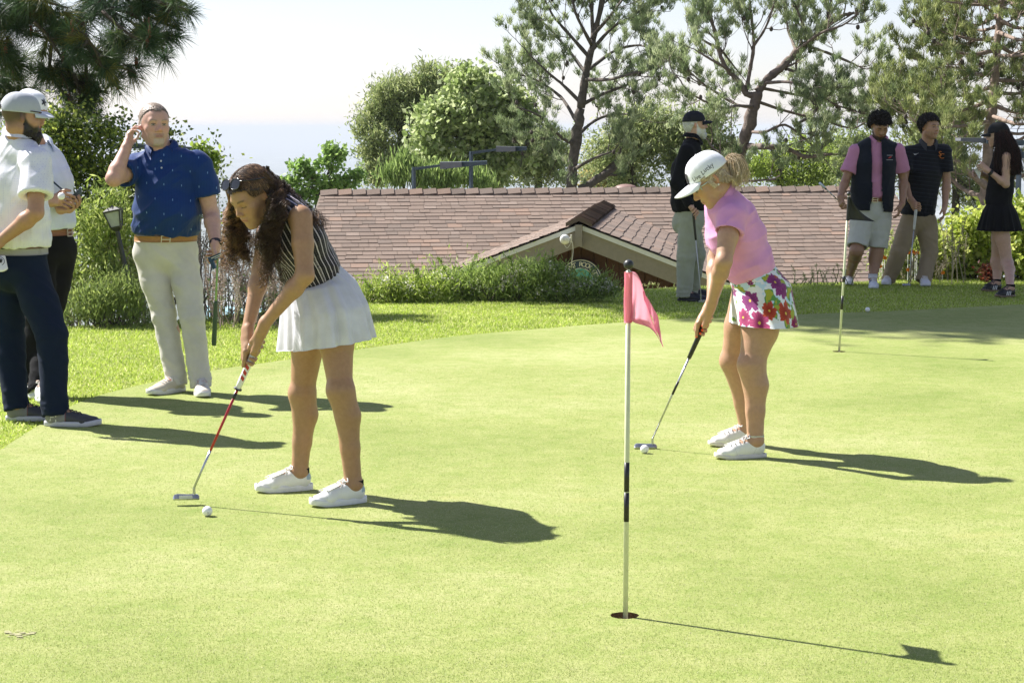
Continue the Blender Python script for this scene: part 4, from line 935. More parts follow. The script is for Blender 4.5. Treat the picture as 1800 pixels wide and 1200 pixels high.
m = MB(); frus(m, c0, ax, -0.01, 0.015, 0.03, 0.055); frus(m, c0, ax, 0.015, 0.03, 0.055, 0.06); frus(m, c0, ax, 0.15, 0.165, 0.098, 0.10); frus(m, c0, ax, 0.165, 0.19, 0.10, 0.045); frus(m, c0, ax, 0.19, 0.205, 0.02, 0.01)
for k in range(4):
    a_ = math.pi / 4 + k * math.pi / 2; e1_ = nrm(np.cross(ax, [0, 1, 0])); e2_ = np.cross(ax, e1_); dd_ = math.cos(a_) * e1_ + math.sin(a_) * e2_
    m.tube([c0 + ax * 0.03 + dd_ * 0.058, c0 + ax * 0.155 + dd_ * 0.092], 0.006, 4)
m.build('cage', M_blk, L)
m = MB(); frus(m, c0, ax, 0.03, 0.15, 0.05, 0.083); m.build('glass', plain('frosted_glass', (0.33, 0.34, 0.36), 0.3), L)

# ================================================================== FLAGS, BALLS
M_stick = plain('flagstick_cream', (0.60, 0.62, 0.42), 0.35, 0.06, 40, spec=0.5); M_black = plain('black_plastic', (0.012, 0.012, 0.013), 0.4, 0.3); M_ballk = plain('knob_black', (0.022, 0.024, 0.026), 0.45, 0.2)
M_wht = plain('ring_white', (0.7, 0.7, 0.65), 0.4)
def flagstick(label, base, top, r, bands, knob_r, z_in=-0.12):
    ax = nrm(top - base); root = empty('flagstick', base, label, 'flagstick'); L = np.linalg.norm(top - base)
    MB().tube([base + ax * z_in, base + ax * (L - 0.02)], r, 16).build('pole', M_stick, root, True)
    for (a, b) in bands: MB().tube([base + ax * a, base + ax * b], r * 1.04, 16).build('black_band', M_black, root, True)
    m = MB(); m.sphere(top, knob_r, 24, 16); m.build('knob', M_ballk, root, True)
    MB().tube([base + ax * (L - knob_r * 1.5), base + ax * (L - 0.7 * knob_r)], r * 0.55, 10).build('knob_stem', M_wht, root)
    return root, ax, L
def py_at(base, D, px, py): return W(px, py, D)
bA = G(1098.5, 1086) + [0, 0, 0]; bA[0] = hole_a[0] + 0.002; tA = W(1105, 465, bA[1] + 0.0)
rootA, axA, LA = flagstick('cream flagstick with pink flag standing in the near hole', bA, tA, 0.0084, [], 0.0165)
zA = lambda py: np.linalg.norm(W(1101, py, bA[1]) - bA)
for (a, b) in ((916, 865), (863.5, 812)):
    MB().tube([bA + axA * zA(a), bA + axA * zA(b)], 0.0089, 16).build('black_band', M_black, rootA, True)
# pink flag: cloth tube round the pole and a limp pennant hanging from it
M_pink = NT('pink_flag_cloth'); M_pink.base(M_pink.mix(1.0, M_pink.attr(), (1, 1, 1), 'MULTIPLY'), 0.6)
tr = M_pink.n('BsdfTranslucent'); M_pink.set(tr.inputs[0], (1.0, 0.66, 0.75)); mx = M_pink.n('MixShader'); mx.inputs[0].default_value = 0.62
M_pink.t.links.new(M_pink.b.outputs[0], mx.inputs[1]); M_pink.t.links.new(tr.outputs[0], mx.inputs[2]); M_pink.t.links.new(mx.outputs[0], M_pink.out.inputs[0])
M_pink = M_pink.m
def sheet(rows, thick, mat, name, parent, cols=None, smooth=True):
    """rows: array (a,b,3) grid -> two-sided thin cloth"""
    g = np.asarray(rows, float); a, b, _ = g.shape; du = np.gradient(g, axis=0); dv = np.gradient(g, axis=1); nn_ = np.cross(du, dv); nn_ /= np.maximum(np.linalg.norm(nn_, axis=2, keepdims=True), 1e-9)
    V = np.concatenate([(g + nn_ * thick / 2).reshape(-1, 3), (g - nn_ * thick / 2).reshape(-1, 3)]); i, j = np.meshgrid(np.arange(a - 1), np.arange(b - 1), indexing='ij')
    f = np.stack([i * b + j, (i + 1) * b + j, (i + 1) * b + j + 1, i * b + j + 1], -1).reshape(-1, 4); N = a * b
    rim = []
    lp = [(k, 0) for k in range(a)] + [(a - 1, k) for k in range(1, b)] + [(k, b - 1) for k in range(a - 2, -1, -1)] + [(0, k) for k in range(b - 2, 0, -1)]
    ids = [p * b + q for p, q in lp]
    for k in range(len(ids)): rim.append([ids[k], ids[(k + 1) % len(ids)], ids[(k + 1) % len(ids)] + N, ids[k] + N])
    m = MB(); c = None if cols is None else np.concatenate([np.asarray(cols).reshape(-1, 3)] * 2)
    m.add(V, np.concatenate([f, f[:, ::-1] + N, np.array(rim)]), 0, c); return m.build(name, mat, parent, smooth)
FA = empty('pin_flag', W(1103, 566, bA[1]), 'limp pink pennant sleeved on the near flagstick', 'flag')
a0, a1 = W(1104.6, 478, bA[1]), W(1103.6, 567, bA[1]); th = np.linspace(0, 2 * np.pi, 25)
tt = np.linspace(0, 1, 20)[:, None, None]
g = a0 * (1 - tt) + a1 * tt + np.stack([np.cos(th), np.sin(th), 0 * th], -1)[None] * (0.0128 + 0.0006 * np.sin(th * 3 + tt[..., 0] * 8))[..., None]
sheet(g, 0.0012, M_pink, 'sleeve', FA, np.tile([0.88, 0.28, 0.38], (20 * 25, 1)))
# pennant grid: rows go down the outer edge, columns from pole outwards
top_e = [(1112, 478), (1118, 480), (1126, 492), (1133, 508)]          # upper / outer fold line
R = []
out = [(1112, 477.5), (1119, 481), (1126, 494), (1132, 512), (1137, 530), (1141, 548), (1146, 562), (1151, 578), (1157, 592), (1166, 609)]
inn = [(1109, 478), (1109, 488), (1109.5, 500), (1110, 512), (1110, 524), (1110, 536), (1110, 550), (1112, 565), (1146, 578), (1165.5, 608.5)]
outs = spline([(x, y, 0) for x, y in out], 5); inns = spline([(x, y, 0) for x, y in inn], 5)
nn_ = len(outs); mcols = []
for k in range(nn_):
    row = []
    for j in range(15):
        w = j / 14; x = inns[k][0] * (1 - w) + outs[k][0] * w; y = inns[k][1] * (1 - w) + outs[k][1] * w
        sag = 1.5 * math.sin(w * math.pi) * (k / nn_) if k < 36 else 0
        if 30 < k < 40: y -= 9 * math.sin(w * math.pi * 0.9) * (1 - abs(k - 35) / 5)
        dep = 0.012 * math.sin(w * 5 + k * 0.1) + 0.15 * w * (1 - 0.5 * k / nn_) + 0.010 * math.sin(w * 16 + k * 0.3) * (k / nn_)
        row.append(W(x, y + sag, bA[1] - 0.008 + dep)); edge = (w > 0.86) or (k > 33) or w < 0.08
        mcols.append([0.85, 0.20, 0.32] if edge else [1.0, 0.66, 0.75])
    R.append(row)
sheet(np.array(R), 0.0012, M_pink, 'pennant', FA, np.array(mcols))
# folded-over tail of the pennant
R = []
for k in range(22):
    t = k / 21; x0 = 1131 + 12 * smst(0, .5, t) + 22 * t ** 1.3; y0 = 512 + 96 * t; wpx = 4 + 7 * math.sin(math.pi * min(1, t * 1.5)) * (t < .67) + 0.0; wpx = max(0.4, (4 + 8 * math.sin(math.pi * t)) * (1 - t ** 3))
    R.append([W(x0 - wpx * 0.5 + wpx * w, y0 + 1.5 * math.sin(w * 7 + k), bA[1] + 0.10 - 0.02 * t + 0.004 - 0.012 * math.sin(w * 3.14 + k * .4)) for w in np.linspace(0, 1, 7)])
sheet(np.array(R), 0.0012, M_pink, 'folded_tail', FA, np.tile([0.92, 0.42, 0.56], (22 * 7, 1)))
# far flag
bB = G(1475.5, 620); bB[:2] = hole_b[:2]; tB = W(1492, 341, bB[1])
rootB, axB, LB = flagstick('thin cream flagstick leaning slightly in the far hole', bB, tB, 0.0082, [], 0.0155)
zB = lambda py: np.linalg.norm(W(1483, py, bB[1]) - bB) * 1.0
for (a, b) in ((544, 520), (496, 485)): MB().tube([bB + axB * zB(a), bB + axB * zB(b)], 0.0088, 14).build('black_band', M_black, rootB, True)
FB = empty('pin_flag', W(1491, 387, bB[1]), 'black pennant on the far flagstick in front of the man in shorts', 'flag')
M_flagb = plain('flag_black', (0.012, 0.012, 0.014), 0.7, 0.2, 60, 0.3, 400)
R = []
for k in range(16):
    t = k / 15; row = []
    for j in range(16):
        w = j / 15; xa, ya = 1492.5 - t * 2.5, 345 + 41 * t; xb = 1492.5 + (1542 - 1492.5) * 1.0; yb = 389
        x = xa * (1 - w) + (1493 + 49 * t ** 0.0) * w if False else xa + (49 * (t ** 0.55)) * w * (0.25 + 0.75 * t) ; y = ya + w * 8 * math.sin(t * 3) * 0.6 + 3 * t * w
        row.append(W(x, y, bB[1] + 0.02 * math.sin(w * 5 + t * 2) * w))
    R.append(row)
sheet(np.array(R), 0.0015, M_flagb, 'pennant', FB)
g = W(1492.6, 346, bB[1]) * (1 - tt) + W(1490, 388, bB[1]) * tt + np.stack([np.cos(th), np.sin(th), 0 * th], -1)[None] * 0.0115
sheet(g, 0.0012, M_flagb, 'sleeve', FB)
n = NT('golf_ball'); n.base((0.86, 0.86, 0.86), 0.25, Coat_Weight=0.4)
v = n.n('TexVoronoi'); v.inputs['Scale'].default_value = 300; n.t.links.new(n.coord(), v.inputs['Vector']); n.bump(v.outputs['Distance'], 0.5, 0.0012)
M_ball = n.m
def ball(label, c, name='golf_ball', mark=False):
    root = empty(name, (c[0], c[1], c[2] - 0.0213), label, 'golf ball')
    MB().sphere(c, 0.0216, 32, 20).build('shell', M_ball, root, True)
    if mark:
        cam_ = nrm(np.array([0, 0, CAMZ]) - c); pc = c + nrm(cam_ + [0.15, 0, -0.35]) * 0.0219; nn_ = nrm(pc - c); e1_ = nrm(np.cross([0, 0, 1], nn_)); e2_ = np.cross(nn_, e1_)
        v, f = text_mesh('32', 0.009); m = MB(); P_ = pc + v[:, :1] * e1_ + v[:, 1:2] * e2_; P_ = c + (P_ - c) / np.linalg.norm(P_ - c, axis=1, keepdims=True) * 0.0219; m.add(P_, f); m.build('printed_mark', M_black, root)
    return root
def on_ground(px, py): p = G(px, py, 0.0213 + 0.006); return p
ball('white golf ball on the green near the red shafted putter', on_ground(364.5, 898), mark=True)
ball('white golf ball at the putter face of the woman in the pink polo', on_ground(1133, 789))
ball('white golf ball alone on the shaded far edge of the green', on_ground(1525, 544))
# ================================================================== FIGURE TOOLS: distance fields -> one smooth mesh
class SDF:
    def __init__(self): self.p = []
    def ec(self, a, b, wa, wb=None, da=None, db=None, u=None, ub=None, k=0.02, op='+'):
        """elliptic cone from a to b; w = half width along u, d = half depth across"""
        a = np.asarray(a, float); b = np.asarray(b, float)
        wb = wa if wb is None else wb; da = wa if da is None else da; db = (wb if da is wa else da) if db is None else db
        ax = b - a; L = np.linalg.norm(ax)
        if L < 1e-6: ax = np.array([0, 0, 1e-4]); b = a + ax; L = 1e-4
        if u is None:
            t = np.array([1.0, 0, 0]) if abs(ax[0]) < 0.9 * L else np.array([0, 1.0, 0]); u = t
        u = np.asarray(u, float); ub = u if ub is None else np.asarray(ub, float)
        self.p.append(('ec', op, k, (a, b, u, ub, wa, wb, da, db))); return self
    def el(self, c, r, R=None, k=0.015, op='+'):
        self.p.append(('el', op, k, (np.asarray(c, float), np.broadcast_to(np.asarray(r, float), (3,)), np.eye(3) if R is None else np.asarray(R, float)))); return self
    def cyl(self, a, b, r0, r1=None, k=0.004, op='-'):
        self.p.append(('cy', op, k, (np.asarray(a, float), np.asarray(b, float), r0, r0 if r1 is None else r1))); return self
    def half(self, o, n, reg, k=0.004):
        """cut away everything on the +n side of o, within radius reg of o"""
        self.p.append(('hf', 'c', k, (np.asarray(o, float), nrm(n), reg))); return self
    def bbox(self, prim):
        kd, op, k, a = prim
        if kd == 'ec': A, B = a[0], a[1]; r = max(a[4], a[5], a[6], a[7]); return np.minimum(A, B) - r, np.maximum(A, B) + r
        if kd == 'el': r = max(a[1]); return a[0] - r, a[0] + r
        if kd == 'cy': r = max(a[2], a[3]); return np.minimum(a[0], a[1]) - r, np.maximum(a[0], a[1]) + r
        return a[0] - a[2], a[0] + a[2]
    def bounds(self, pad=0.02):
        bb = [self.bbox(q) for q in self.p if q[1] == '+']
        return np.min([b[0] for b in bb], 0) - pad, np.max([b[1] for b in bb], 0) + pad
    @staticmethod
    def dist(kd, a, X, Y, Z):
        if kd == 'ec':
            A, B, u, ub, wa, wb, da, db = a; ax = B - A; L2 = ax.dot(ax); L = math.sqrt(L2); an = ax / L
            px, py, pz = X - A[0], Y - A[1], Z - A[2]
            t = np.clip((px * ax[0] + py * ax[1] + pz * ax[2]) / L2, 0, 1)
            qx, qy, qz = px - t * ax[0], py - t * ax[1], pz - t * ax[2]
            n_ = qx * an[0] + qy * an[1] + qz * an[2]
            if u is ub:
                U = u - an * u.dot(an); U = U / max(np.linalg.norm(U), 1e-9); Vv = np.cross(an, U)
                uu = qx * U[0] + qy * U[1] + qz * U[2]; vv = qx * Vv[0] + qy * Vv[1] + qz * Vv[2]
            else:
                ux, uy, uz = u[0] + t * (ub[0] - u[0]), u[1] + t * (ub[1] - u[1]), u[2] + t * (ub[2] - u[2])
                dd = ux * an[0] + uy * an[1] + uz * an[2]; ux, uy, uz = ux - dd * an[0], uy - dd * an[1], uz - dd * an[2]
                ln = np.sqrt(ux * ux + uy * uy + uz * uz) + 1e-9; ux, uy, uz = ux / ln, uy / ln, uz / ln
                vx, vy, vz = an[1] * uz - an[2] * uy, an[2] * ux - an[0] * uz, an[0] * uy - an[1] * ux
                uu = qx * ux + qy * uy + qz * uz; vv = qx * vx + qy * vy + qz * vz
            w = wa + t * (wb - wa); d = da + t * (db - da); m = np.minimum(w, d)
            if wa == da and wb == db: return np.sqrt(uu * uu + vv * vv + n_ * n_) - w
            k0 = np.sqrt((uu / w) ** 2 + (vv / d) ** 2 + (n_ / m) ** 2); k1 = np.sqrt((uu / w ** 2) ** 2 + (vv / d ** 2) ** 2 + (n_ / m ** 2) ** 2)
            return np.where(k1 < 1e-6, -m, k0 * (k0 - 1) / np.maximum(k1, 1e-6))
        if kd == 'el':
            c, r, R = a; px, py, pz = X - c[0], Y - c[1], Z - c[2]
            q = [px * R[0, i] + py * R[1, i] + pz * R[2, i] for i in range(3)]
            k0 = np.sqrt(sum((q[i] / r[i]) ** 2 for i in range(3))); k1 = np.sqrt(sum((q[i] / r[i] ** 2) ** 2 for i in range(3)))
            return np.where(k1 < 1e-6, -min(r), k0 * (k0 - 1) / np.maximum(k1, 1e-6))
        if kd == 'cy':
            A, B, r0, r1 = a; ax = B - A; L = np.linalg.norm(ax); an = ax / L; px, py, pz = X - A[0], Y - A[1], Z - A[2]
            n_ = px * an[0] + py * an[1] + pz * an[2]; rr_ = np.sqrt(np.maximum(px * px + py * py + pz * pz - n_ * n_, 0)); t = np.clip(n_ / L, 0, 1)
            return np.maximum(rr_ - (r0 + t * (r1 - r0)), np.abs(n_ - L / 2) - L / 2)
        o, n, reg = a
        return (X - o[0]) * n[0] + (Y - o[1]) * n[1] + (Z - o[2]) * n[2]
    def mesh(self, res=0.006, fine=None, lo=None, hi=None):
        """res: voxel; fine: list of (lo3, hi3, res) regions refined (rectilinear)"""
        if lo is None: lo, hi = self.bounds()
        axes = []
        for d in range(3):
            iv = [(l[d], h[d], f) for l, h, f in (fine or [])]; x = lo[d]; A = [x]
            while x < hi[d]:
                st = res
                for a, b, f in iv:
                    if a <= x <= b: st = min(st, f)
                for a, b, f in iv:
                    if x < a < x + st: st = max(a - x, f * 0.5)
                x += st; A.append(x)
            axes.append(np.array(A))
        xs, ys, zs = axes
        V = np.full((len(xs), len(ys), len(zs)), 0.06, np.float32)
        for q in self.p:
            kd, op, k, a = q; l, h = self.bbox(q); mg = (k + 0.045) if op == '+' else 0.01
            if op == 'c': mg = 0
            sl = tuple(slice(max(0, np.searchsorted(A, l[i] - mg)), np.searchsorted(A, h[i] + mg)) for i, A in enumerate(axes))
            Xs, Ys, Zs = (A[s] for A, s in zip(axes, sl))
            if min(len(Xs), len(Ys), len(Zs)) == 0: continue
            X, Y, Z = Xs[:, None, None], Ys[None, :, None], Zs[None, None, :]
            d = self.dist(kd, a, X, Y, Z); v = V[sl]
            if op == '+':
                if k > 0: h_ = np.maximum(k - np.abs(v - d), 0) / k; V[sl] = np.minimum(v, d) - h_ * h_ * k * 0.25
                else: V[sl] = np.minimum(v, d)
            elif op == '-':
                d = -d; h_ = np.maximum(k - np.abs(v - d), 0) / max(k, 1e-6); V[sl] = np.maximum(v, d) + h_ * h_ * k * 0.25
            elif op == 'c':
                o, n, reg = a; m = ((X - o[0]) ** 2 + (Y - o[1]) ** 2 + (Z - o[2]) ** 2) < reg * reg; V[sl] = np.where(m, np.maximum(v, d), v)
        return surfnet(V, xs, ys, zs)
def surfnet(V, xs, ys, zs):
    V[0] = V[-1] = 0.06; V[:, 0] = V[:, -1] = 0.06; V[:, :, 0] = V[:, :, -1] = 0.06
    S = V < 0
    c = np.zeros(tuple(n - 1 for n in V.shape), np.int8)
    for i in (0, 1):
        for j in (0, 1):
            for k in (0, 1): c += S[i:V.shape[0] - 1 + i, j:V.shape[1] - 1 + j, k:V.shape[2] - 1 + k]
    act = (c > 0) & (c < 8); I, J, K = np.nonzero(act)
    vid = np.full(act.shape, -1, np.int32); vid[I, J, K] = np.arange(len(I))
    acc = np.zeros((len(I), 3)); cnt = np.zeros(len(I))
    cr = {(i, j, k): V[I + i, J + j, K + k] for i in (0, 1) for j in (0, 1) for k in (0, 1)}
    for ax in range(3):
        for a in (0, 1):
            for b in (0, 1):
                p = [0, 0, 0]; o = [x for x in range(3) if x != ax]; p[o[0]] = a; p[o[1]] = b; q = list(p); q[ax] = 1
                v0, v1 = cr[tuple(p)], cr[tuple(q)]; m = (v0 < 0) != (v1 < 0)
                t = np.where(m, v0 / np.where(m, v0 - v1, 1), 0)
                pt = np.tile(np.array(p, float), (len(I), 1)); pt[:, ax] = t
                acc += pt * m[:, None]; cnt += m
    f = acc / cnt[:, None]
    P = np.stack([A[i] + f[:, d] * (A[i + 1] - A[i]) for d, (A, i) in enumerate(zip((xs, ys, zs), (I, J, K)))], -1)
    F = []
    n0, n1, n2 = V.shape
    for ax in range(3):
        a = [slice(1, n - 1) for n in (n0, n1, n2)]; b = list(a); a[ax] = slice(0, V.shape[ax] - 1); b[ax] = slice(1, V.shape[ax])
        A_, B_ = S[tuple(a)], S[tuple(b)]; i, j, k = np.nonzero(A_ != B_); off = [1, 1, 1]; off[ax] = 0
        i, j, k = i + off[0], j + off[1], k + off[2]; fl = S[i, j, k]
        o = [x for x in range(3) if x != ax]; q = []
        for (da, db) in ((-1, -1), (0, -1), (0, 0), (-1, 0)):
            d = [0, 0, 0]; d[o[0]] = da; d[o[1]] = db; q.append(vid[i + d[0], j + d[1], k + d[2]])
        q = np.stack(q, -1); flip = fl if ax != 1 else ~fl
        q = np.where(flip[:, None], q, q[:, ::-1]); F.append(q)
    F = np.concatenate(F); F = F[(F >= 0).all(1)]
    return P, F
def vnormals(P, F):
    n = np.cross(P[F[:, 2]] - P[F[:, 0]], P[F[:, 3]] - P[F[:, 1]]); N = np.zeros_like(P)
    for i in range(4): np.add.at(N, F[:, i], n)
    return N / np.maximum(np.linalg.norm(N, axis=1, keepdims=True), 1e-12)
def drape(V, F_mesh, P_mesh, d, off=0.0012, back=0.06):
    """lay flat points V on a mesh, moving them along -d"""
    from mathutils.bvhtree import BVHTree
    t = BVHTree.FromPolygons([tuple(p) for p in P_mesh], [tuple(f) for f in F_mesh]); out = []
    for v in V:
        h = t.ray_cast(Vector(v) + Vector(d) * back, -Vector(d)); out.append(np.array(h[0]) + np.array(d) * off if h[0] is not None else np.asarray(v))
    return np.array(out)
def mesh_np(o):
    me = o.data; r0 = np.array(root_of(o).location); return np.array([v.co[:] for v in me.vertices]) + r0, [tuple(p.vertices) for p in me.polygons]
def relax(P, F, it=1, w=0.5):
    for _ in range(it):
        acc = np.zeros_like(P); c = np.zeros(len(P))
        for a, b in ((0, 1), (1, 2), (2, 3), (3, 0)):
            np.add.at(acc, F[:, a], P[F[:, b]]); np.add.at(acc, F[:, b], P[F[:, a]]); np.add.at(c, F[:, a], 1); np.add.at(c, F[:, b], 1)
        P = P * (1 - w) + w * acc / np.maximum(c, 1)[:, None]
    return P
def ridged(p, s=0, oc=2):
    t = 0; a = 1
    for k in range(oc): t = t + a * (1 - np.abs(2 * vnoise(p * 2 ** k, s + k) - 1)) ** 2; a *= 0.5
    return t / 1.5
# ------------------------------------------------------------------ materials of people
def skin_mat(name):
    n = NT(name); co = n.coord(); f = n.noise(55, 4, 0.6, co); g = n.ramp(f, [(0.3, (0.92, 0.90, 0.88)), (0.7, (1.07, 1.06, 1.05))])
    n.base(n.mix(1.0, n.attr(), g, 'MULTIPLY'), 0.48); b = n.b.inputs
    b['Subsurface Weight'].default_value = 0.08; b['Subsurface Radius'].default_value = (1.0, 0.32, 0.18); b['Subsurface Scale'].default_value = 0.010
    b['Specular IOR Level'].default_value = 0.42
    n.bump(n.noise(420, 3, 0.6, co), 0.12, 0.0012); return n.m
M_skin = skin_mat('skin')
def cloth_mat(name, col, rough=0.8, weave=900, sheen=0.15, transl=0.0, var=0.06, pattern=None):
    n = NT(name); co = n.coord(); f = n.noise(14, 3, 0.6, co)
    if col is None: c = n.attr()
    elif pattern: c = pattern(n, col)
    else: c = n.n('RGB'); c.outputs[0].default_value = (*col, 1); c = c.outputs[0]
    c = n.mix(1.0, c, n.ramp(f, [(0.3, (1 - var,) * 3), (0.7, (1 + var,) * 3)]), 'MULTIPLY')
    n.base(c, rough); n.b.inputs['Sheen Weight'].default_value = sheen; n.b.inputs['Specular IOR Level'].default_value = 0.15
    w = n.noise(weave, 2, 0.5, co); wr = n.noise(22, 3, 0.55, co)
    n.bump(n.math('ADD', n.math('MULTIPLY', w, 0.25), wr), 0.35, 0.004)
    if transl:
        tr = n.n('BsdfTranslucent'); n.set(tr.inputs[0], c); mx = n.n('MixShader'); mx.inputs[0].default_value = transl
        n.t.links.new(n.b.outputs[0], mx.inputs[1]); n.t.links.new(tr.outputs[0], mx.inputs[2]); n.t.links.new(mx.outputs[0], n.out.inputs[0])
    return n.m
M_hair = colmat('hair', 0.5, 0.25, 60, spec=0.35, transl=0.12)
M_paint = colmat('painted', 0.5, 0.05, 20, spec=0.4)
M_leather = colmat('shoe_leather', 0.45, 0.06, 30, 0.25, 500, spec=0.45)
M_steel = plain('club_steel', (0.45, 0.46, 0.47), 0.25, 0.1, 30, metal=0.9)
M_lens = plain('dark_lens', (0.012, 0.013, 0.018), 0.22, 0.1, spec=0.35)
M_metal = plain('buckle_metal', (0.55, 0.5, 0.4), 0.3, 0.1, metal=0.9)

def frame(f, u):
    """columns: side (person's left... +x local), forward, up"""
    f = nrm(f); u = nrm(np.asarray(u, float) - f * np.dot(u, f)); s = np.cross(f, u)      # s = person's right-hand side
    return np.stack([s, f, u], 1)
# ------------------------------------------------------------------ head
def head_sdf(S, c, R, s=1.0, fem=False, jawc=1.0, ears=True, nose=1.0):
    """local axes x: right, y: forward, z: up; c = head centre"""
    L = lambda x, y, z: c + R @ (np.array([x, y, z]) * s)
    E = lambda p, r, k=0.015, op='+', Rm=None: S.el(L(*p), np.array(r) * s, R if Rm is None else R @ Rm, k * s, op)
    U = R[:, 0]
    E((0, -0.022, 0.034), (0.0765, 0.095, 0.083), 0.0)
    E((0, 0.012, 0.012), (0.069, 0.080, 0.080), 0.03)
    E((0, 0.025, -0.036), (0.060, 0.062, 0.066), 0.03)
    j = 0.050 * jawc
    S.ec(L(-j, 0.0, -0.066), L(-0.018, 0.060, -0.098), 0.017 * s, 0.016 * s, k=0.03); S.ec(L(j, 0.0, -0.066), L(0.018, 0.060, -0.098), 0.017 * s, 0.016 * s, k=0.03)
    E((0, 0.052, -0.078), (0.036 * jawc, 0.034, 0.034), 0.02); E((0, 0.067, -0.101), (0.020 * jawc, 0.016, 0.015), 0.02)
    for x in (-1, 1):
        E((x * 0.043, 0.050, -0.022), (0.024, 0.022, 0.020), 0.02)
        E((x * 0.036, 0.060, -0.052), (0.02, 0.018, 0.024), 0.02)
    S.ec(L(-0.038, 0.072, 0.022), L(0.038, 0.072, 0.022), 0.010 * s if fem else 0.013 * s, k=0.02)
    for x in (-1, 1): E((x * 0.032, 0.090, 0.003), (0.019, 0.014, 0.012), 0.014, '-')
    for x in (-1, 1): E((x * 0.031, 0.071, 0.003), (0.0135, 0.0125, 0.0125), 0.002)
    for x in (-1, 1):
        S.ec(L(x * 0.018, 0.079, 0.011), L(x * 0.044, 0.073, 0.010), 0.0042 * s, k=0.006); S.ec(L(x * 0.018, 0.079, -0.008), L(x * 0.043, 0.073, -0.007), 0.0036 * s, k=0.006)
    n_ = nose
    S.ec(L(0, 0.080, 0.014), L(0, 0.102 * (1 + 0.02 * (n_ - 1)), -0.020), 0.0072 * s, 0.0095 * s * n_, k=0.012)
    E((0, 0.104 + 0.004 * (n_ - 1), -0.027), (0.0125 * n_, 0.0115, 0.010), 0.008)
    for x in (-1, 1): E((x * 0.0125 * n_, 0.095, -0.032), (0.0075, 0.010, 0.0075), 0.006)
    for x in (-1, 1): E((x * 0.007, 0.099, -0.0395), (0.0035, 0.005, 0.003), 0.002, '-')
    # mouth
    S.ec(L(-0.019, 0.081, -0.0600), L(0.019, 0.081, -0.0600), 0.0075 * s, k=0.012)
    S.ec(L(-0.016, 0.0885, -0.0575), L(0.016, 0.0885, -0.0575), 0.0045 * s, k=0.006); S.ec(L(-0.013, 0.0875, -0.0680), L(0.013, 0.0875, -0.0680), 0.0055 * s, k=0.006)
    S.ec(L(-0.024, 0.084, -0.0628), L(0, 0.094, -0.0622), 0.0014 * s, k=0.003, op='-'); S.ec(L(0.024, 0.084, -0.0628), L(0, 0.094, -0.0622), 0.0014 * s, k=0.003, op='-')
    if ears:
        for x in (-1, 1):
            a = 0.35 * x; Rz = np.array([[math.cos(a), -math.sin(a), 0], [math.sin(a), math.cos(a), 0], [0, 0, 1]])
            E((x * 0.079, -0.016, 0.0), (0.0065, 0.0185, 0.031), 0.006, Rm=Rz); E((x * 0.088, -0.010, 0.004), (0.006, 0.010, 0.018), 0.004, '-', Rz)
def hloc(P, c, R, s=1.0): return (P - c) @ R / s
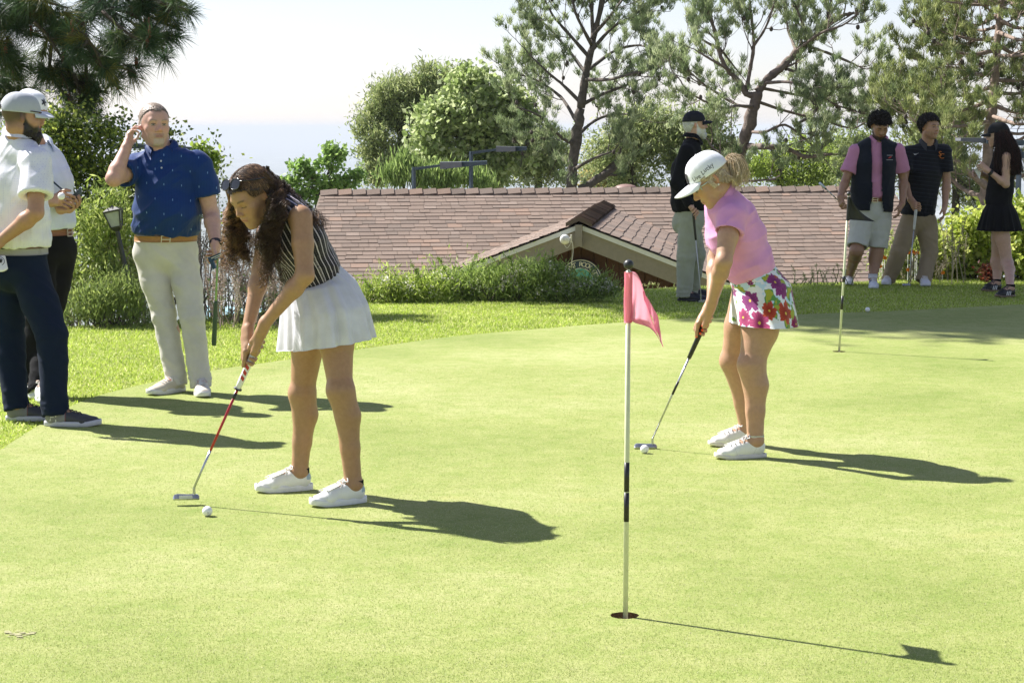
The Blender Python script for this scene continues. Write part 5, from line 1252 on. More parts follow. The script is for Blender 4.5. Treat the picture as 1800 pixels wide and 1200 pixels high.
def paint_head(P, col, c, R, s, skin, brow=(0.05, 0.03, 0.02), lip=None, eye=(0.06, 0.04, 0.03), beard=None, beard_col=(0.02, 0.015, 0.012), cheek=0.25, closed=False, buzz=None, goatee=None, stub=None):
    q = hloc(P, c, R, s); x, y, z = q.T; near = (np.abs(x) < 0.1) & (np.abs(y) < 0.13) & (z > -0.125) & (z < 0.14); ax = np.abs(x)
    skin = np.array(skin); lip = skin * [0.85, 0.5, 0.5] if lip is None else np.array(lip)
    def mixc(m, cc):
        m = (m * near)[:, None]; col[:] = col * (1 - m) + np.array(cc) * m
    red = skin * [1.06, 0.80, 0.76]
    mixc(0.6 * cheek * 2 * np.exp(-(((ax - 0.042) / 0.02) ** 2 + ((z + 0.025) / 0.018) ** 2)) * (y > 0.03), red)
    mixc(cheek * 1.6 * np.exp(-((x / 0.012) ** 2 + ((z + 0.028) / 0.012) ** 2)) * (y > 0.09), red)
    mixc(0.8 * (ax > 0.074) * smst(0.074, 0.084, ax) * (np.abs(z) < 0.035), red)
    if beard is not None: mixc(beard(x, y, z), beard_col)
    if stub is not None: mixc(stub[0] * smst(-0.035, -0.055, z) * smst(-0.03, 0.02, y), stub[1])
    if goatee is not None: 
        g = smst(0.034, 0.026, ax) * smst(0.055, 0.065, y); ring = np.clip(g * smst(-0.045, -0.05, z), 0, 1); mixc(ring * goatee[0], goatee[1]); low = g * smst(-0.072, -0.080, z); mixc(low * goatee[2], goatee[3])
    lp = np.exp(-(np.maximum(0, np.abs(z + 0.0625) - 0.004) / 0.0028) ** 2) * smst(0.0245, 0.017, ax) * (y > 0.07); mixc(np.clip(lp, 0, 1) * 0.9, lip)
    mixc(np.exp(-((z + 0.0625) / 0.0016) ** 2) * smst(0.026, 0.020, ax) * (y > 0.07) * 0.8, lip * 0.3)
    bz = 0.0245 + 0.004 * np.sin((ax - 0.014) / 0.036 * 2.4)
    mixc(np.exp(-((z - bz) / 0.0042) ** 2) * smst(0.011, 0.017, ax) * smst(0.054, 0.046, ax) * (y > 0.045) * 0.9, brow)
    ex, ez = (ax - 0.031) / 0.0125, (z - 0.002) / (0.0042 if not closed else 0.002); ee = smst(1.15, 0.9, np.sqrt(ex ** 2 + ez ** 2)) * (y > 0.06)
    if not closed:
        mixc(ee * 0.95, (0.36, 0.32, 0.30)); mixc(smst(0.0062, 0.005, np.hypot(ax - 0.031 , z - 0.0025)) * (y > 0.06), eye)
        mixc(np.exp(-((z - 0.0065) / 0.0022) ** 2) * smst(1.2, 0.9, np.abs(ex)) * (y > 0.06) * 0.9, (0.03, 0.02, 0.018)); mixc(np.exp(-((z + 0.004) / 0.0018) ** 2) * smst(1.1, 0.8, np.abs(ex)) * (y > 0.06) * 0.5, (0.10, 0.06, 0.05))
    else:
        mixc(np.exp(-((z + 0.0035 - 0.002 * ex * 0) / 0.0022) ** 2) * smst(1.25, 0.95, np.abs(ex)) * (y > 0.055) * 0.95, (0.03, 0.018, 0.015)); mixc(0.25 * smst(1.3, 0.9, np.hypot(ex, (z - 0.004) / 0.009)) * (y > 0.05), skin * 0.75)
    if buzz is not None: m, cc = buzz(x, y, z); mixc(m, cc)
# ------------------------------------------------------------------ hand
def hand_sdf(S, wrist, K, side, pn, curls=(0.5, 0.6, 0.4), s=1.0, thumb=None, spread=0.06, fl=(1, 1, 1, 1), wr=0.026, dirf=None, perf=None):
    """wrist, K: centre of the knuckle row, side: unit vector towards the index finger, pn: direction the palm faces (fingers curl that way)
       curls: angles (radians) of the three finger joints; thumb: list of 3 world points or None"""
    wrist = np.asarray(wrist, float); K = np.asarray(K, float); side = nrm(side); d = K - wrist; side_ = nrm(side - nrm(d) * side.dot(nrm(d)) * 0.0); pn = nrm(pn - side * np.dot(pn, side))
    fd = np.cross(side, pn); fd = fd if np.dot(fd, d) > 0 else -fd
    if dirf is not None: fd = nrm(dirf - side * np.dot(dirf, side)); 
    offs = [0.031, 0.010, -0.0115, -0.031]; lens = [(0.044, 0.026, 0.020), (0.048, 0.030, 0.021), (0.045, 0.028, 0.020), (0.036, 0.021, 0.018)]; rad = [0.0088, 0.009, 0.0086, 0.0076]
    up = -pn; info = []
    for i in range(4):
        kx = K + side * offs[i] * s * 0.95 + up * (0.002 if i in (1, 2) else -0.001) * s - nrm(d) * (0.004 if i == 3 else 0.0) * s
        w0 = wrist + side * offs[i] * 0.55 * s + pn * 0.001
        S.ec(w0, kx, 0.0125 * s, 0.0105 * s, k=0.014 * s)
        S.ec(w0 + pn * 0.009 * s, kx + pn * 0.008 * s, 0.0115 * s, 0.009 * s, k=0.014 * s)
        cu = perf[i] if perf is not None else curls
        p = kx; ang = 0.0; sd = nrm(fd + side * spread * (1.5 - i) * 1.0)
        pts = [p]
        for jn in range(3):
            ang += cu[jn]; dr = nrm(sd * math.cos(ang) + pn * math.sin(ang)); q = p + dr * lens[i][jn] * s * fl[i]
            r0 = rad[i] * s * (1 - 0.07 * jn); S.ec(p, q, r0, r0 * 0.92, k=0.0045 * s); S.el(p, r0 * 1.05, None, 0.004 * s); p = q; pts.append(p)
        info.append((pts, rad[i] * s, nrm(sd * math.cos(ang) + pn * math.sin(ang)), nrm(-sd * math.sin(ang) * -1 + 0 * pn)))
    S.ec(wrist, wrist + d * 0.35, wr * s * 1.05, 0.026 * s, 0.019 * s, 0.017 * s, u=side, k=0.02 * s)
    b = wrist + d * 0.18 + side * 0.024 * s + pn * 0.010 * s
    if thumb is None:
        t1 = b + nrm(side * 0.75 + nrm(d) * 0.65 + pn * 0.35) * 0.044 * s; t2 = t1 + nrm(side * 0.25 + nrm(d) * 0.9 + pn * 0.35) * 0.034 * s; t3 = t2 + nrm(nrm(d) * 0.9 + pn * 0.4 - side * 0.1) * 0.026 * s
    else: t1, t2, t3 = [np.asarray(t, float) for t in thumb]
    S.ec(b, t1, 0.0155 * s, 0.0115 * s, k=0.016 * s); S.ec(t1, t2, 0.0108 * s, 0.0098 * s, k=0.005 * s); S.ec(t2, t3, 0.0098 * s, 0.0080 * s, k=0.004 * s)
    info.append(([t1, t2, t3], 0.009 * s, nrm(t3 - t2), pn)); return info
# ------------------------------------------------------------------ limbs
def arm_sdf(S, sh, el, wr, s=1.0, r=(0.050, 0.043, 0.040, 0.043, 0.027), k=0.03):
    sh, el, wr = map(lambda a: np.asarray(a, float), (sh, el, wr)); m = sh + (el - sh) * 0.45; f = el + (wr - el) * 0.27
    S.ec(sh, m, r[0] * s, r[1] * s, k=k); S.ec(m, el, r[1] * s, r[2] * 0.93 * s, k=k * 0.5); S.ec(el, f, r[2] * 0.93 * s, r[3] * 0.98 * s, k=0.02)
    S.ec(f, wr, r[3] * 0.95 * s, r[4] * s, k=0.02)
def leg_sdf(S, hip, kn, an, s=1.0, fwd=(0, -1, 0), r=(0.088, 0.072, 0.055, 0.056, 0.036), k=0.03):
    hip, kn, an, fwd = map(lambda a: np.asarray(a, float), (hip, kn, an, fwd)); fwd = nrm(fwd); m = hip + (kn - hip) * 0.5
    S.ec(hip, m, r[0] * s, r[1] * s, k=k); S.ec(m, kn + fwd * 0.004, r[1] * s, r[2] * 0.98 * s, k=0.02)
    S.ec(kn + fwd * 0.004, kn + (an - kn) * 0.12, r[2] * s, r[2] * 0.86 * s, k=0.02)
    S.el(kn + fwd * 0.026 * s, np.array([0.030, 0.030, 0.038]) * s, None, 0.03)
    c1 = kn + (an - kn) * 0.28 - fwd * 0.014 * s; c2 = kn + (an - kn) * 0.62 - fwd * 0.006 * s
    S.ec(kn + (an - kn) * 0.04, c1, r[2] * 0.90 * s, r[3] * 0.97 * s, k=0.045); S.ec(c1, c2, r[3] * s, r[3] * 0.74 * s, k=0.025); S.ec(c2, an, r[3] * 0.74 * s, r[4] * s, k=0.02)
    S.ec(kn, an + fwd * 0.006, r[2] * 0.62 * s, r[4] * 0.85 * s, k=0.02)
def foot_sdf(S, an, toe, s=1.0):
    d = toe - an; S.ec(an, an + d * 0.5 + [0, 0, 0.0], 0.034 * s, 0.03 * s, k=0.02); S.ec(an + d * 0.5, toe, 0.03 * s, 0.022 * s, k=0.02); S.ec(an, [an[0], an[1], toe[2] + .01], 0.03 * s, 0.024 * s, k=0.02)
def mesh_obj(name, P, F, mat, parent, col=None, attrs=None, smooth=True):
    m = MB(); m.add(P, F, 0, np.ones(3) if col is None else col)
    if attrs: m.a = attrs
    return m.build(name, mat, parent, smooth)
def cloth_obj(name, S, parent, mat, res=0.008, wr=None, col=None, seed=0, relax_n=1, attrs=None, fine=None, paint=None):
    """wr: list of (amp, freq vector, rotation dir or None) ridged wrinkles"""
    P, F = S.mesh(res, fine); P = relax(P, F, relax_n, 0.4)
    if wr is not None:
        N = vnormals(P, F)
        for i, w in enumerate(wr):
            amp, fr, mask = (w + (None,))[:3]
            fr = np.asarray(fr, float); q = P * fr if fr.ndim == 1 else P @ fr.T
            q = q + 0.8 * (fbm(q * 0.5, 2, seed + 50 + i)[:, None] - 0.5)
            h = (ridged(q, seed + i * 7) - 0.45) * amp
            if mask is not None: h = h * mask(P)
            P = P + N * h[:, None]
    cc = None if paint is None else paint(P)
    A = attrs(P) if attrs else None
    return mesh_obj(name, P, F, mat, parent, cc if cc is not None else (np.array(col) if col is not None else None), A)
# ------------------------------------------------------------------ shoe
def shoe(parent, heel, toe, s=1.0, upper=(0.8, 0.8, 0.78), sole=(0.75, 0.75, 0.73), laces=(0.8, 0.8, 0.78), high=0.0, paint=None, L=0.285, z0=0.0065, wid=1.0, sole_h=0.024, name='shoe', lace=True, res=0.0042, collar=None):
    """heel, toe: ground points (x, y)"""
    h = np.array([heel[0], heel[1], z0]); t = np.array([toe[0], toe[1], z0]); f = nrm(t - h); r_ = np.array([f[1], -f[0], 0.0]); u = np.array([0, 0, 1.0])
    Lc = L; w = wid
    Lp = lambda x, y, z: h + r_ * x + f * y + u * z
    S = SDF()
    S.ec(Lp(0, 0.045, 0.040), Lp(0, 0.11, 0.042), 0.035 * w, 0.038 * w, 0.038, 0.036, u=r_, k=0.0)
    S.ec(Lp(0, 0.11, 0.040), Lp(0.003, Lc * 0.68, 0.030), 0.038 * w, 0.047 * w, 0.040, 0.032, u=r_, k=0.02)
    S.ec(Lp(0.003, Lc * 0.68, 0.030), Lp(0, Lc - 0.038, 0.026), 0.047 * w, 0.037 * w, 0.033, 0.026, u=r_, k=0.02)
    S.ec(Lp(0, 0.05, 0.055), Lp(0, 0.06, 0.082 + high), 0.034 * w, 0.036 * w, 0.040, 0.040, u=r_, k=0.02)
    S.ec(Lp(0, 0.085, 0.074), Lp(0, 0.17, 0.052), 0.026 * w, 0.030 * w, 0.022, 0.018, u=r_, k=0.025)
    S.half(Lp(0, 0.0, 0.013), -u, 1.0)
    S.half(Lp(0, 0.05, 0.088 + high), nrm(u * 1.0 - f * 0.25), 0.09)
    S.cyl(Lp(0, 0.052, 0.05), Lp(0, 0.052, 0.14), 0.028 * w, 0.030 * w, 0.004)
    P, F = S.mesh(res); P = relax(P, F, 1, 0.3)
    col = np.tile(np.array(upper, float), (len(P), 1)); q = np.stack([(P - h) @ r_, (P - h) @ f, (P - h) @ u], -1)
    if paint: col = paint(q, col)
    # stitched seams, slightly sunk
    o = mesh_obj(name, P, F, M_leather, parent, col)
    n_ = 44; th = np.linspace(0, 2 * np.pi, n_, endpoint=False); yy = Lc * 0.5 - 0.5 * Lc * np.cos(th) * 1.0; hw = 0.039 + 0.012 * smst(0.08, 0.19, yy) - 0.006 * smst(0.0, 0.1, 0.1 - yy)
    xx = np.sign(np.sin(th)) * np.abs(np.sin(th)) ** 0.62 * hw * w + 0.003 * smst(0.05, 0.2, yy)
    mb = MB(); lv = [(0.0, 0.985), (0.003, 1.02), (sole_h * 0.6, 1.03), (sole_h, 0.99), (sole_h, 0.85)]; V = []
    for zz, k in lv:
        lift = 0.010 * smst(Lc * 0.75, Lc, yy) * (1 if zz < sole_h else 1); V.append(np.stack([Lp(x * k, Lc / 2 + (y - Lc / 2) * (k * 0.3 + 0.7), zz + l) for x, y, l in zip(xx, yy, lift)]))
    V = np.concatenate(V + [[Lp(0, Lc / 2, 0.0)]]); f_ = [[a * n_ + i, a * n_ + (i + 1) % n_, (a + 1) * n_ + (i + 1) % n_, (a + 1) * n_ + i] for a in range(len(lv) - 1) for i in range(n_)]
    mb.add(V, f_, 0, sole); mb.t.append(np.array([[(i + 1) % n_, i, len(V) - 1] for i in range(n_)])); mb.tm.append(np.zeros(n_, int)); mb.build('sole', M_leather, o, True)
    if lace:
        lb = MB()
        top = lambda y: float(np.interp(y, [0.09, 0.12, 0.15, 0.18, 0.20], [0.106, 0.098, 0.089, 0.079, 0.073]))
        for k in range(5):
            y = 0.105 + 0.021 * k; zt = top(y)
            lb.tube(spline([Lp(-0.022, y + .004, zt - 0.008), Lp(0, y, zt), Lp(0.022, y + .004, zt - 0.008)], 4), 0.0026, 5); lb.tube(spline([Lp(-0.022, y + .004, zt - 0.008), Lp(0, y + 0.01, zt - 0.001), Lp(0.022, y + 0.024, zt - 0.013)], 4), 0.0022, 5)
        for sx in (-1, 1):
            zt = top(0.1); lb.tube(spline([Lp(0, 0.1, zt + 0.002), Lp(sx * 0.016, 0.096, zt + 0.010), Lp(sx * 0.03, 0.10, zt - 0.002), Lp(sx * 0.012, 0.108, zt), Lp(0, 0.102, zt + 0.003)], 4), 0.0024, 5)
            lb.tube(spline([Lp(0, 0.1, zt + 0.002), Lp(sx * 0.02, 0.12, zt - 0.004), Lp(sx * 0.034, 0.135, zt - 0.03)], 4), 0.0022, 5)
        lb.build('laces', lace if not isinstance(lace, bool) else M_lace, o)
    return o, Lp
M_lace = plain('shoe_lace', (0.72, 0.71, 0.68), 0.8, 0.1)
# ------------------------------------------------------------------ cap
def cap(parent, c, R, s, col, brim_col=None, under=None, s_dome=1.0, tilt=0.0, logo=None, name='cap', brim_len=0.075, high=0.0, back_open=False, mat=None, z_rim=0.028, brim_w=0.95, curve=0.022, sweep=0.042):
    mat = mat or M_capcloth; brim_col = brim_col or col; under = under or brim_col
    ct, st = math.cos(tilt), math.sin(tilt); Rt = R @ np.array([[1, 0, 0], [0, ct, -st], [0, st, ct]])
    L = lambda P: c + (np.asarray(P, float) * s) @ Rt.T
    rx, ry = 0.086 * s_dome, 0.104 * s_dome; top = 0.128 + high; cy = -0.018; zr = z_rim
    nu, nv = 72, 18; mb = MB(); V = []; CC = []
    for j in range(nv + 1):
        t = j / nv; a = t * math.pi / 2; rr_ = math.cos(a) ** 0.75; z = zr + (top - zr) * math.sin(a) ** 1.12
        for i in range(nu):
            th = 2 * math.pi * i / nu; seam = 0.0012 * (abs(math.sin(3 * th + math.pi / 2)) < 0.1) * (t < 0.95)
            fr = math.sin(th); bulge = 1 + 0.05 * max(0, fr) * math.sin(a * 1.2) + 0.012 * math.sin(th * 5 + 2) * math.sin(a * 2) * 0.4
            zz = z + (0.012 * (-fr) * (1 - t) * 0 )
            V.append([(rx * rr_ * bulge - seam) * math.cos(th), cy + (ry * rr_ * bulge - seam) * fr, zz]); CC.append(col)
    V = np.array(V); F_ = [[j * nu + i, j * nu + (i + 1) % nu, (j + 1) * nu + (i + 1) % nu, (j + 1) * nu + i] for j in range(nv) for i in range(nu)]
    if back_open: F_ = [f for f in F_ if not (np.linalg.norm((V[f].mean(0) - [0, cy - ry, zr + 0.008]) * [1.0, 0.4, 1.0]) < 0.03 and V[f].mean(0)[2] > zr + 0.006 and V[f].mean(0)[1] < cy)]
    F_ = np.array(F_)
    Vi = V * [0.975, 0.975, 0.985] + [0, cy * 0.025, 0]; n0 = len(V)
    rim = [[i, n0 + i, n0 + (i + 1) % nu, (i + 1) % nu] for i in range(nu)]
    mb.add(L(np.vstack([V, Vi])), np.concatenate([F_, F_[:, ::-1] + n0, rim]), 0, np.tile(np.array(col, float), (2 * n0, 1)))
    o = mb.build(name, mat, parent, True)
    MB().sphere(L([[0, cy, top]])[0], np.array([0.007, 0.007, 0.004]) * s, 10, 6, 0, col).build('button', mat, o, True)
    # brim
    mb = MB(); a0, nb, nr = 1.02 * brim_w, 26, 9; G_ = np.zeros((nb, nr, 3))
    for i in range(nb):
        w = -1 + 2 * i / (nb - 1); th = math.pi / 2 + w * a0; bx, by = rx * 1.02 * math.cos(th), cy + ry * 1.03 * math.sin(th)
        ex = 0.074 * math.sin(-w * 1.25) / math.sin(1.25) * 1.02; ey = cy + ry + brim_len * (1 - abs(w) ** 2.6) - abs(w) ** 3 * sweep
        for j in range(nr):
            t = j / (nr - 1); x = bx * (1 - t) + ex * t; y = by * (1 - t) + ey * t
            G_[i, j] = [x, y, zr + 0.006 - curve * (x / 0.07) ** 2 * (0.35 + 0.65 * t) - 0.010 * t * t]
    th_ = 0.005; V1 = G_.reshape(-1, 3); V2 = V1 - [0, 0, th_]; i, j = np.meshgrid(np.arange(nb - 1), np.arange(nr - 1), indexing='ij'); f = np.stack([i * nr + j, (i + 1) * nr + j, (i + 1) * nr + j + 1, i * nr + j + 1], -1).reshape(-1, 4); N_ = nb * nr
    lp = [(k, nr - 1) for k in range(nb)]; rim = [[a * nr + b, lp[k + 1][0] * nr + lp[k + 1][1], lp[k + 1][0] * nr + lp[k + 1][1] + N_, a * nr + b + N_] for k, (a, b) in enumerate(lp[:-1])]
    mb.add(L(np.vstack([V1, V2])), np.concatenate([f, f[:, ::-1] + N_, np.array(rim)]), 0, np.vstack([np.tile(np.array(brim_col, float), (N_, 1)), np.tile(np.array(under, float), (N_, 1))]))
    mb.build('brim', mat, o, True)
    def surf(th, a, off=0.001):
        """point on the dome: th around (pi/2 = front), a elevation 0..pi/2"""
        rr_ = math.cos(a) ** 0.75; b = 1 + 0.05 * max(0, math.sin(th)) * math.sin(a * 1.2)
        return L([[(rx * rr_ * b + off) * math.cos(th), cy + (ry * rr_ * b + off) * math.sin(th), zr + (top - zr) * math.sin(a) ** 1.12 + off * 0.4]])[0]
    return o, surf
M_capcloth = colmat('cap_cloth', 0.75, 0.04, 25, 0.35, 900, spec=0.25, bdist=0.0015)
# ------------------------------------------------------------------ hair helpers
def hair_shell(parent, c, R, s, col, keep, disp=0.006, off=0.010, res=0.0045, freq=70, seed=1, name='hair', prims=None, streak=(1, 1, 1)):
    """keep(x,y,z)->bool mask on local coords for where the hair is"""
    S = SDF(); L = lambda x, y, z: c + R @ (np.array([x, y, z]) * s)
    S.el(L(0, -0.022, 0.034), np.array([0.0765 + off, 0.095 + off, 0.083 + off]) * s, R, 0); S.el(L(0, 0.012, 0.012), np.array([0.069 + off, 0.080 + off, 0.080 + off]) * s, R, 0.03)
    S.el(L(0, -0.045, -0.02), np.array([0.060 + off, 0.06 + off, 0.07 + off]) * s, R, 0.03)
    if prims: prims(S, L, R)
    P, F = S.mesh(res); q = hloc(P, c, R, s); k = keep(*q.T); fk = k[F].all(1); N = vnormals(P, F)
    h = (ridged(q * freq * np.array(streak), seed, 3) - 0.5) * 2; P = P + N * (h * disp)[:, None]
    col = np.asarray(col); cc = (col if col.ndim > 1 else np.tile(col, (len(P), 1))) * (0.7 + 0.6 * fbm(q * freq * 1.5 * np.array(streak), 2, seed + 3)[:, None])
    used = np.unique(F[fk]); mp = -np.ones(len(P), int); mp[used] = np.arange(len(used))
    return mesh_obj(name, P[used], mp[F[fk]], M_hair, parent, cc[used])
def strands_obj(name, parent, S, r, cols, n=3):
    v, f = tubes_batch(S, r, n); k = S.shape[1] * n; cc = np.repeat(np.asarray(cols, float), k, 0) if np.ndim(cols) == 2 else cols
    return mesh_obj(name, v, f, M_hair, parent, cc)
# ------------------------------------------------------------------ collar of a polo shirt
def collar(parent, c, R, rx, ry, mat, col=None, h=0.032, fall=0.042, gap=0.5, drop=0.02, open_=0.02, name='collar', front_drop=0.02, thick=0.0025, point=0.02):
    """ring around the neck: c centre at its base, R columns side/forward/up; opening at the front"""
    n = 40; R = np.asarray(R); rows = []
    for i in range(n):
        t = -1 + 2 * i / (n - 1); th = -math.pi / 2 + t * (math.pi - gap); dx, dy = math.cos(th), math.sin(th); fr = max(0.0, dy); e = smst(0.7, 1.0, abs(t))
        b = np.array([rx * dx, ry * dy, -front_drop * fr ** 2]); t_ = np.array([(rx - 0.004) * dx, (ry - 0.004) * dy, h * (1 - 0.35 * fr) - front_drop * fr ** 2])
        m = t_ + np.array([0.006 * dx, 0.006 * dy, 0.002]); ox = fall * 0.62
        o_ = np.array([(rx + ox) * dx, (ry + ox * 0.9) * dy + e * 0.012, t_[2] - fall * (0.85 + 0.1 * fr) - e * point]); mid = (m + o_) / 2 + np.array([0.008 * dx, 0.008 * dy, 0.006])
        rows.append([c + R @ q for q in (b, t_, m, mid, o_)])
    g = np.array(rows)
    return sheet(g, thick, mat, name, parent, None if col is None else np.tile(np.array(col, float), (n * 5, 1)))
def band(parent, c, R, rx, ry, h, mat, name, col=None, thick=0.004, n=48, th0=0, th1=2 * math.pi, wav=0.0):
    rows = []
    for i in range(n + 1):
        th = th0 + (th1 - th0) * i / n; rows.append([c + R @ np.array([rx * math.cos(th), ry * math.sin(th), zz + wav * math.sin(th * 3)]) for zz in (-h / 2, -h / 6, h / 6, h / 2)])
    return sheet(np.array(rows), thick, mat, name, parent, None if col is None else np.tile(np.array(col, float), ((n + 1) * 4, 1)))
# ------------------------------------------------------------------ putter
def putter(label, butt, hosel, toe_, grip_len, shaft_mats, grip_r=(0.014, 0.011), grip_col=None, head_col=None, sh_r=0.0052, gz=0.0085, head=0.11, grip_mat=None, bands=(), blade=True, name='putter', head_c=None, head_h=0.026, no_head=False, gsq=1.0):
    """butt: end of the grip; hosel: where shaft ends above head; toe_: direction of the head from the hosel"""
    butt = np.asarray(butt, float); hosel = np.asarray(hosel, float); ax = nrm(hosel - butt); L = np.linalg.norm(hosel - butt)
    root = empty(name, (hosel[0], hosel[1], 0.0065) if not no_head else butt, label, 'golf club')
    t = np.linspace(0, 1, 9); pr = np.interp(t, [0, 0.03, 0.1, 0.9, 1], [0.8, 1.0, 1.0, grip_r[1] / grip_r[0], grip_r[1] / grip_r[0] * 0.92]) * grip_r[0]
    MB().tube([butt + ax * grip_len * k for k in t], pr, 14, sq=gsq).build('grip', grip_mat or M_black, root, True)
    z0 = grip_len
    for (frac, m) in shaft_mats:
        z1 = grip_len + (L - grip_len) * frac; MB().tube([butt + ax * (z0 - 0.01), butt + ax * z1], [sh_r * (1.15 - 0.35 * (z0 / L)), sh_r * (1.15 - 0.35 * (z1 / L))], 10).build('shaft', m, root, True); z0 = z1
    for (a, b, m, rk) in bands: MB().tube([butt + ax * a, butt + ax * b], sh_r * rk, 10).build('band', m, root, True)
    if not no_head:
        d = nrm(np.asarray(toe_, float) * [1, 1, 0]); n2 = np.array([-d[1], d[0], 0]); g0 = gz; hb = np.array([hosel[0], hosel[1], g0])
        m = MB(); m.tube(spline([hosel, hosel * 0.45 + (hb + [0, 0, head_h]) * 0.55 + d * 0.0, hb + [0, 0, head_h * 0.7]], 4), 0.0062, 8)
        L0, L1 = -0.022, head - 0.022
        prof = [(L0, 0.55, 0.8), (L0 + .006, 0.8, 0.95), (L0 + 0.02, 0.9, 1.0), (0.3 * L1, 0.86, 1.0), (0.8 * L1, 0.95, 1.0), (L1 - 0.006, 0.85, 0.92), (L1, 0.5, 0.7)]
        V = []
        for (x, hz, wy) in prof:
            for (yy, zz) in ((-0.014, 0), (0.014, 0), (0.016, 0.3), (0.004, 0.98), (-0.006, 1.0), (-0.014, 0.95)):
                V.append(hb + d * x + n2 * yy * wy + [0, 0, zz * head_h * hz])
        F_ = [[a * 6 + i, a * 6 + (i + 1) % 6, (a + 1) * 6 + (i + 1) % 6, (a + 1) * 6 + i] for a in range(len(prof) - 1) for i in range(6)]
        m.add(V, F_); k = len(prof) - 1; m.add(V, [[0, 1, 2, 3], [0, 3, 4, 5], [k * 6 + 3, k * 6 + 2, k * 6 + 1, k * 6], [k * 6 + 5, k * 6 + 4, k * 6 + 3, k * 6]])
        hd = m.build('head', head_c or M_steel, root)
        return root, ax, hd, (hb, d, n2)
    return root, ax, None, None
def torso_sdf(S, st, nb, shs, infl=0.0, k=0.03, yoke=(0.045, 0.052)):
    """st: list of (point, width direction, half width, half depth)"""
    for (p0, u0, w0, d0), (p1, u1, w1, d1) in zip(st[:-1], st[1:]):
        S.ec(p0, p1, w0 + infl, w1 + infl, d0 + infl, d1 + infl, u=u0, ub=np.array(u1), k=k)
    for sh in shs: S.ec(nb, sh, yoke[0] + infl, yoke[1] + infl, k=0.045)
def neck_sdf(S, nb, c, R, s=1.0, r=0.056):
    t = c + R @ (np.array([0, -0.028, -0.055]) * s); S.ec(nb, t, r * 1.08 * s, r * s, k=0.03)
    S.ec(nb + (t - nb) * 0.2, c + R @ (np.array([0, 0.0, -0.075]) * s), r * 0.85 * s, r * 0.75 * s, k=0.02)
def body_obj(root, S, skin, head, fine, paint=None, res=0.0065, name='body', nails=None, **ph):
    P, F = S.mesh(res, fine); col = np.tile(np.array(skin, float), (len(P), 1))
    nv = vnoise(P * 9, 4)[:, None]; col = col * (0.97 + 0.06 * nv) * np.where(nv > .5, [1.02, 1, 0.99], [1, 1, 1])
    if head: paint_head(P, col, head[0], head[1], head[2], skin, **ph)
    if paint: col = paint(P, col)
    if nails:
        for p, r_, c_ in nails:
            m = smst(1.0, 0.75, np.linalg.norm(P - p, axis=1) / r_)[:, None]; col = col * (1 - m) + np.array(c_) * m
    return mesh_obj(name, P, F, M_skin, root, col)
def around(p, r, res): p = np.asarray(p, float); return (p - r, p + r, res)
def sleeve(S, sh, el, frac, r0, r1, arm_r, k=0.035):
    e = sh + (el - sh) * frac; d = nrm(el - sh)
    S.ec(sh, e + d * 0.01, r0, r1, k=k); return e, d, arm_r
def cuff(S, cf, depth=0.03):
    e, d, ar = cf; S.half(e, d, 0.115); S.cyl(e - d * depth, e + d * 0.05, ar, ar * 1.03, 0.004)
def trousers(root, name, mat, pc, u, w, d, hips, knees, ends, r, infl=0.0, waist=None, wr=None, seed=0, butt=None, res=0.008, k=0.03, hollow=0.05, cut=None, cutn=None, bag=0.0, fwd=None, rk=None, paint=None, attrs=None):
    """pc: pelvis centre; waist: (point, w, d) top; r: hip, knee, hem radii"""
    S = SDF(); top, tw, td = waist; S.ec(pc, top, w, tw, d, td, u=u, k=0.0)
    if butt is not None: S.el(butt[0], butt[1], None, 0.05)
    cuts = []
    for h, kn, e in zip(hips, knees, ends):
        S.ec(h, h + (kn - h) * 0.5, r[0], (r[0] + r[1]) / 2 + 0.004, k=k); S.ec(h + (kn - h) * 0.5, kn, (r[0] + r[1]) / 2 + 0.004, r[1], k=0.02)
        if rk is not None: S.ec(kn, e, r[1], r[2], rk[0], rk[1], u=u, k=0.02)
        elif len(r) > 3: m = kn + (e - kn) * 0.45; S.ec(kn, m, r[1], r[3], k=0.02); S.ec(m, e, r[3], r[2], k=0.02)
        else: S.ec(kn, e, r[1], r[2], k=0.02)
    for h, kn, e in zip(hips, knees, ends):
        dd = nrm(e - kn); S.half(e, dd, 0.12); S.cyl(e - dd * 0.04, e + dd * 0.06, hollow, hollow, 0.004)
    ax = nrm(top - pc); S.half(top, ax, 0.25)
    S.cyl(top - ax * 0.02, top + ax * 0.05, min(tw, td) * 0.8, None, 0.004)
    return cloth_obj(name, S, root, mat, res, wr, None, seed, attrs=attrs, paint=paint)
def belt(root, c, R, rx, ry, h, mat, buckle=None, name='belt', loops=None, loopmat=None):
    o = band(root, c, R, rx, ry, h, mat, name)
    if buckle is not None:
        th = buckle; cc = c + R @ np.array([(rx + 0.006) * math.cos(th), (ry + 0.006) * math.sin(th), 0]); t = R @ nrm([-math.sin(th) * rx, math.cos(th) * ry, 0]); n_ = R @ nrm([math.cos(th) / rx, math.sin(th) / ry, 0]); up = R[:, 2]
        rr_ = np.stack([t, n_, up], 1); m = MB(); bw, bh = 0.026, h * 0.62
        for (x, z, sx, sz) in ((-bw, 0, 0.005, bh * 2), (bw, 0, 0.005, bh * 2), (0, bh, 2 * bw, 0.005), (0, -bh, 2 * bw, 0.005), (0, 0, 2 * bw, 0.004)): m.box(cc + rr_ @ np.array([x, 0, z]), [sx, 0.005, sz], rr_)
        m.build('buckle', M_metal, o)
    return o
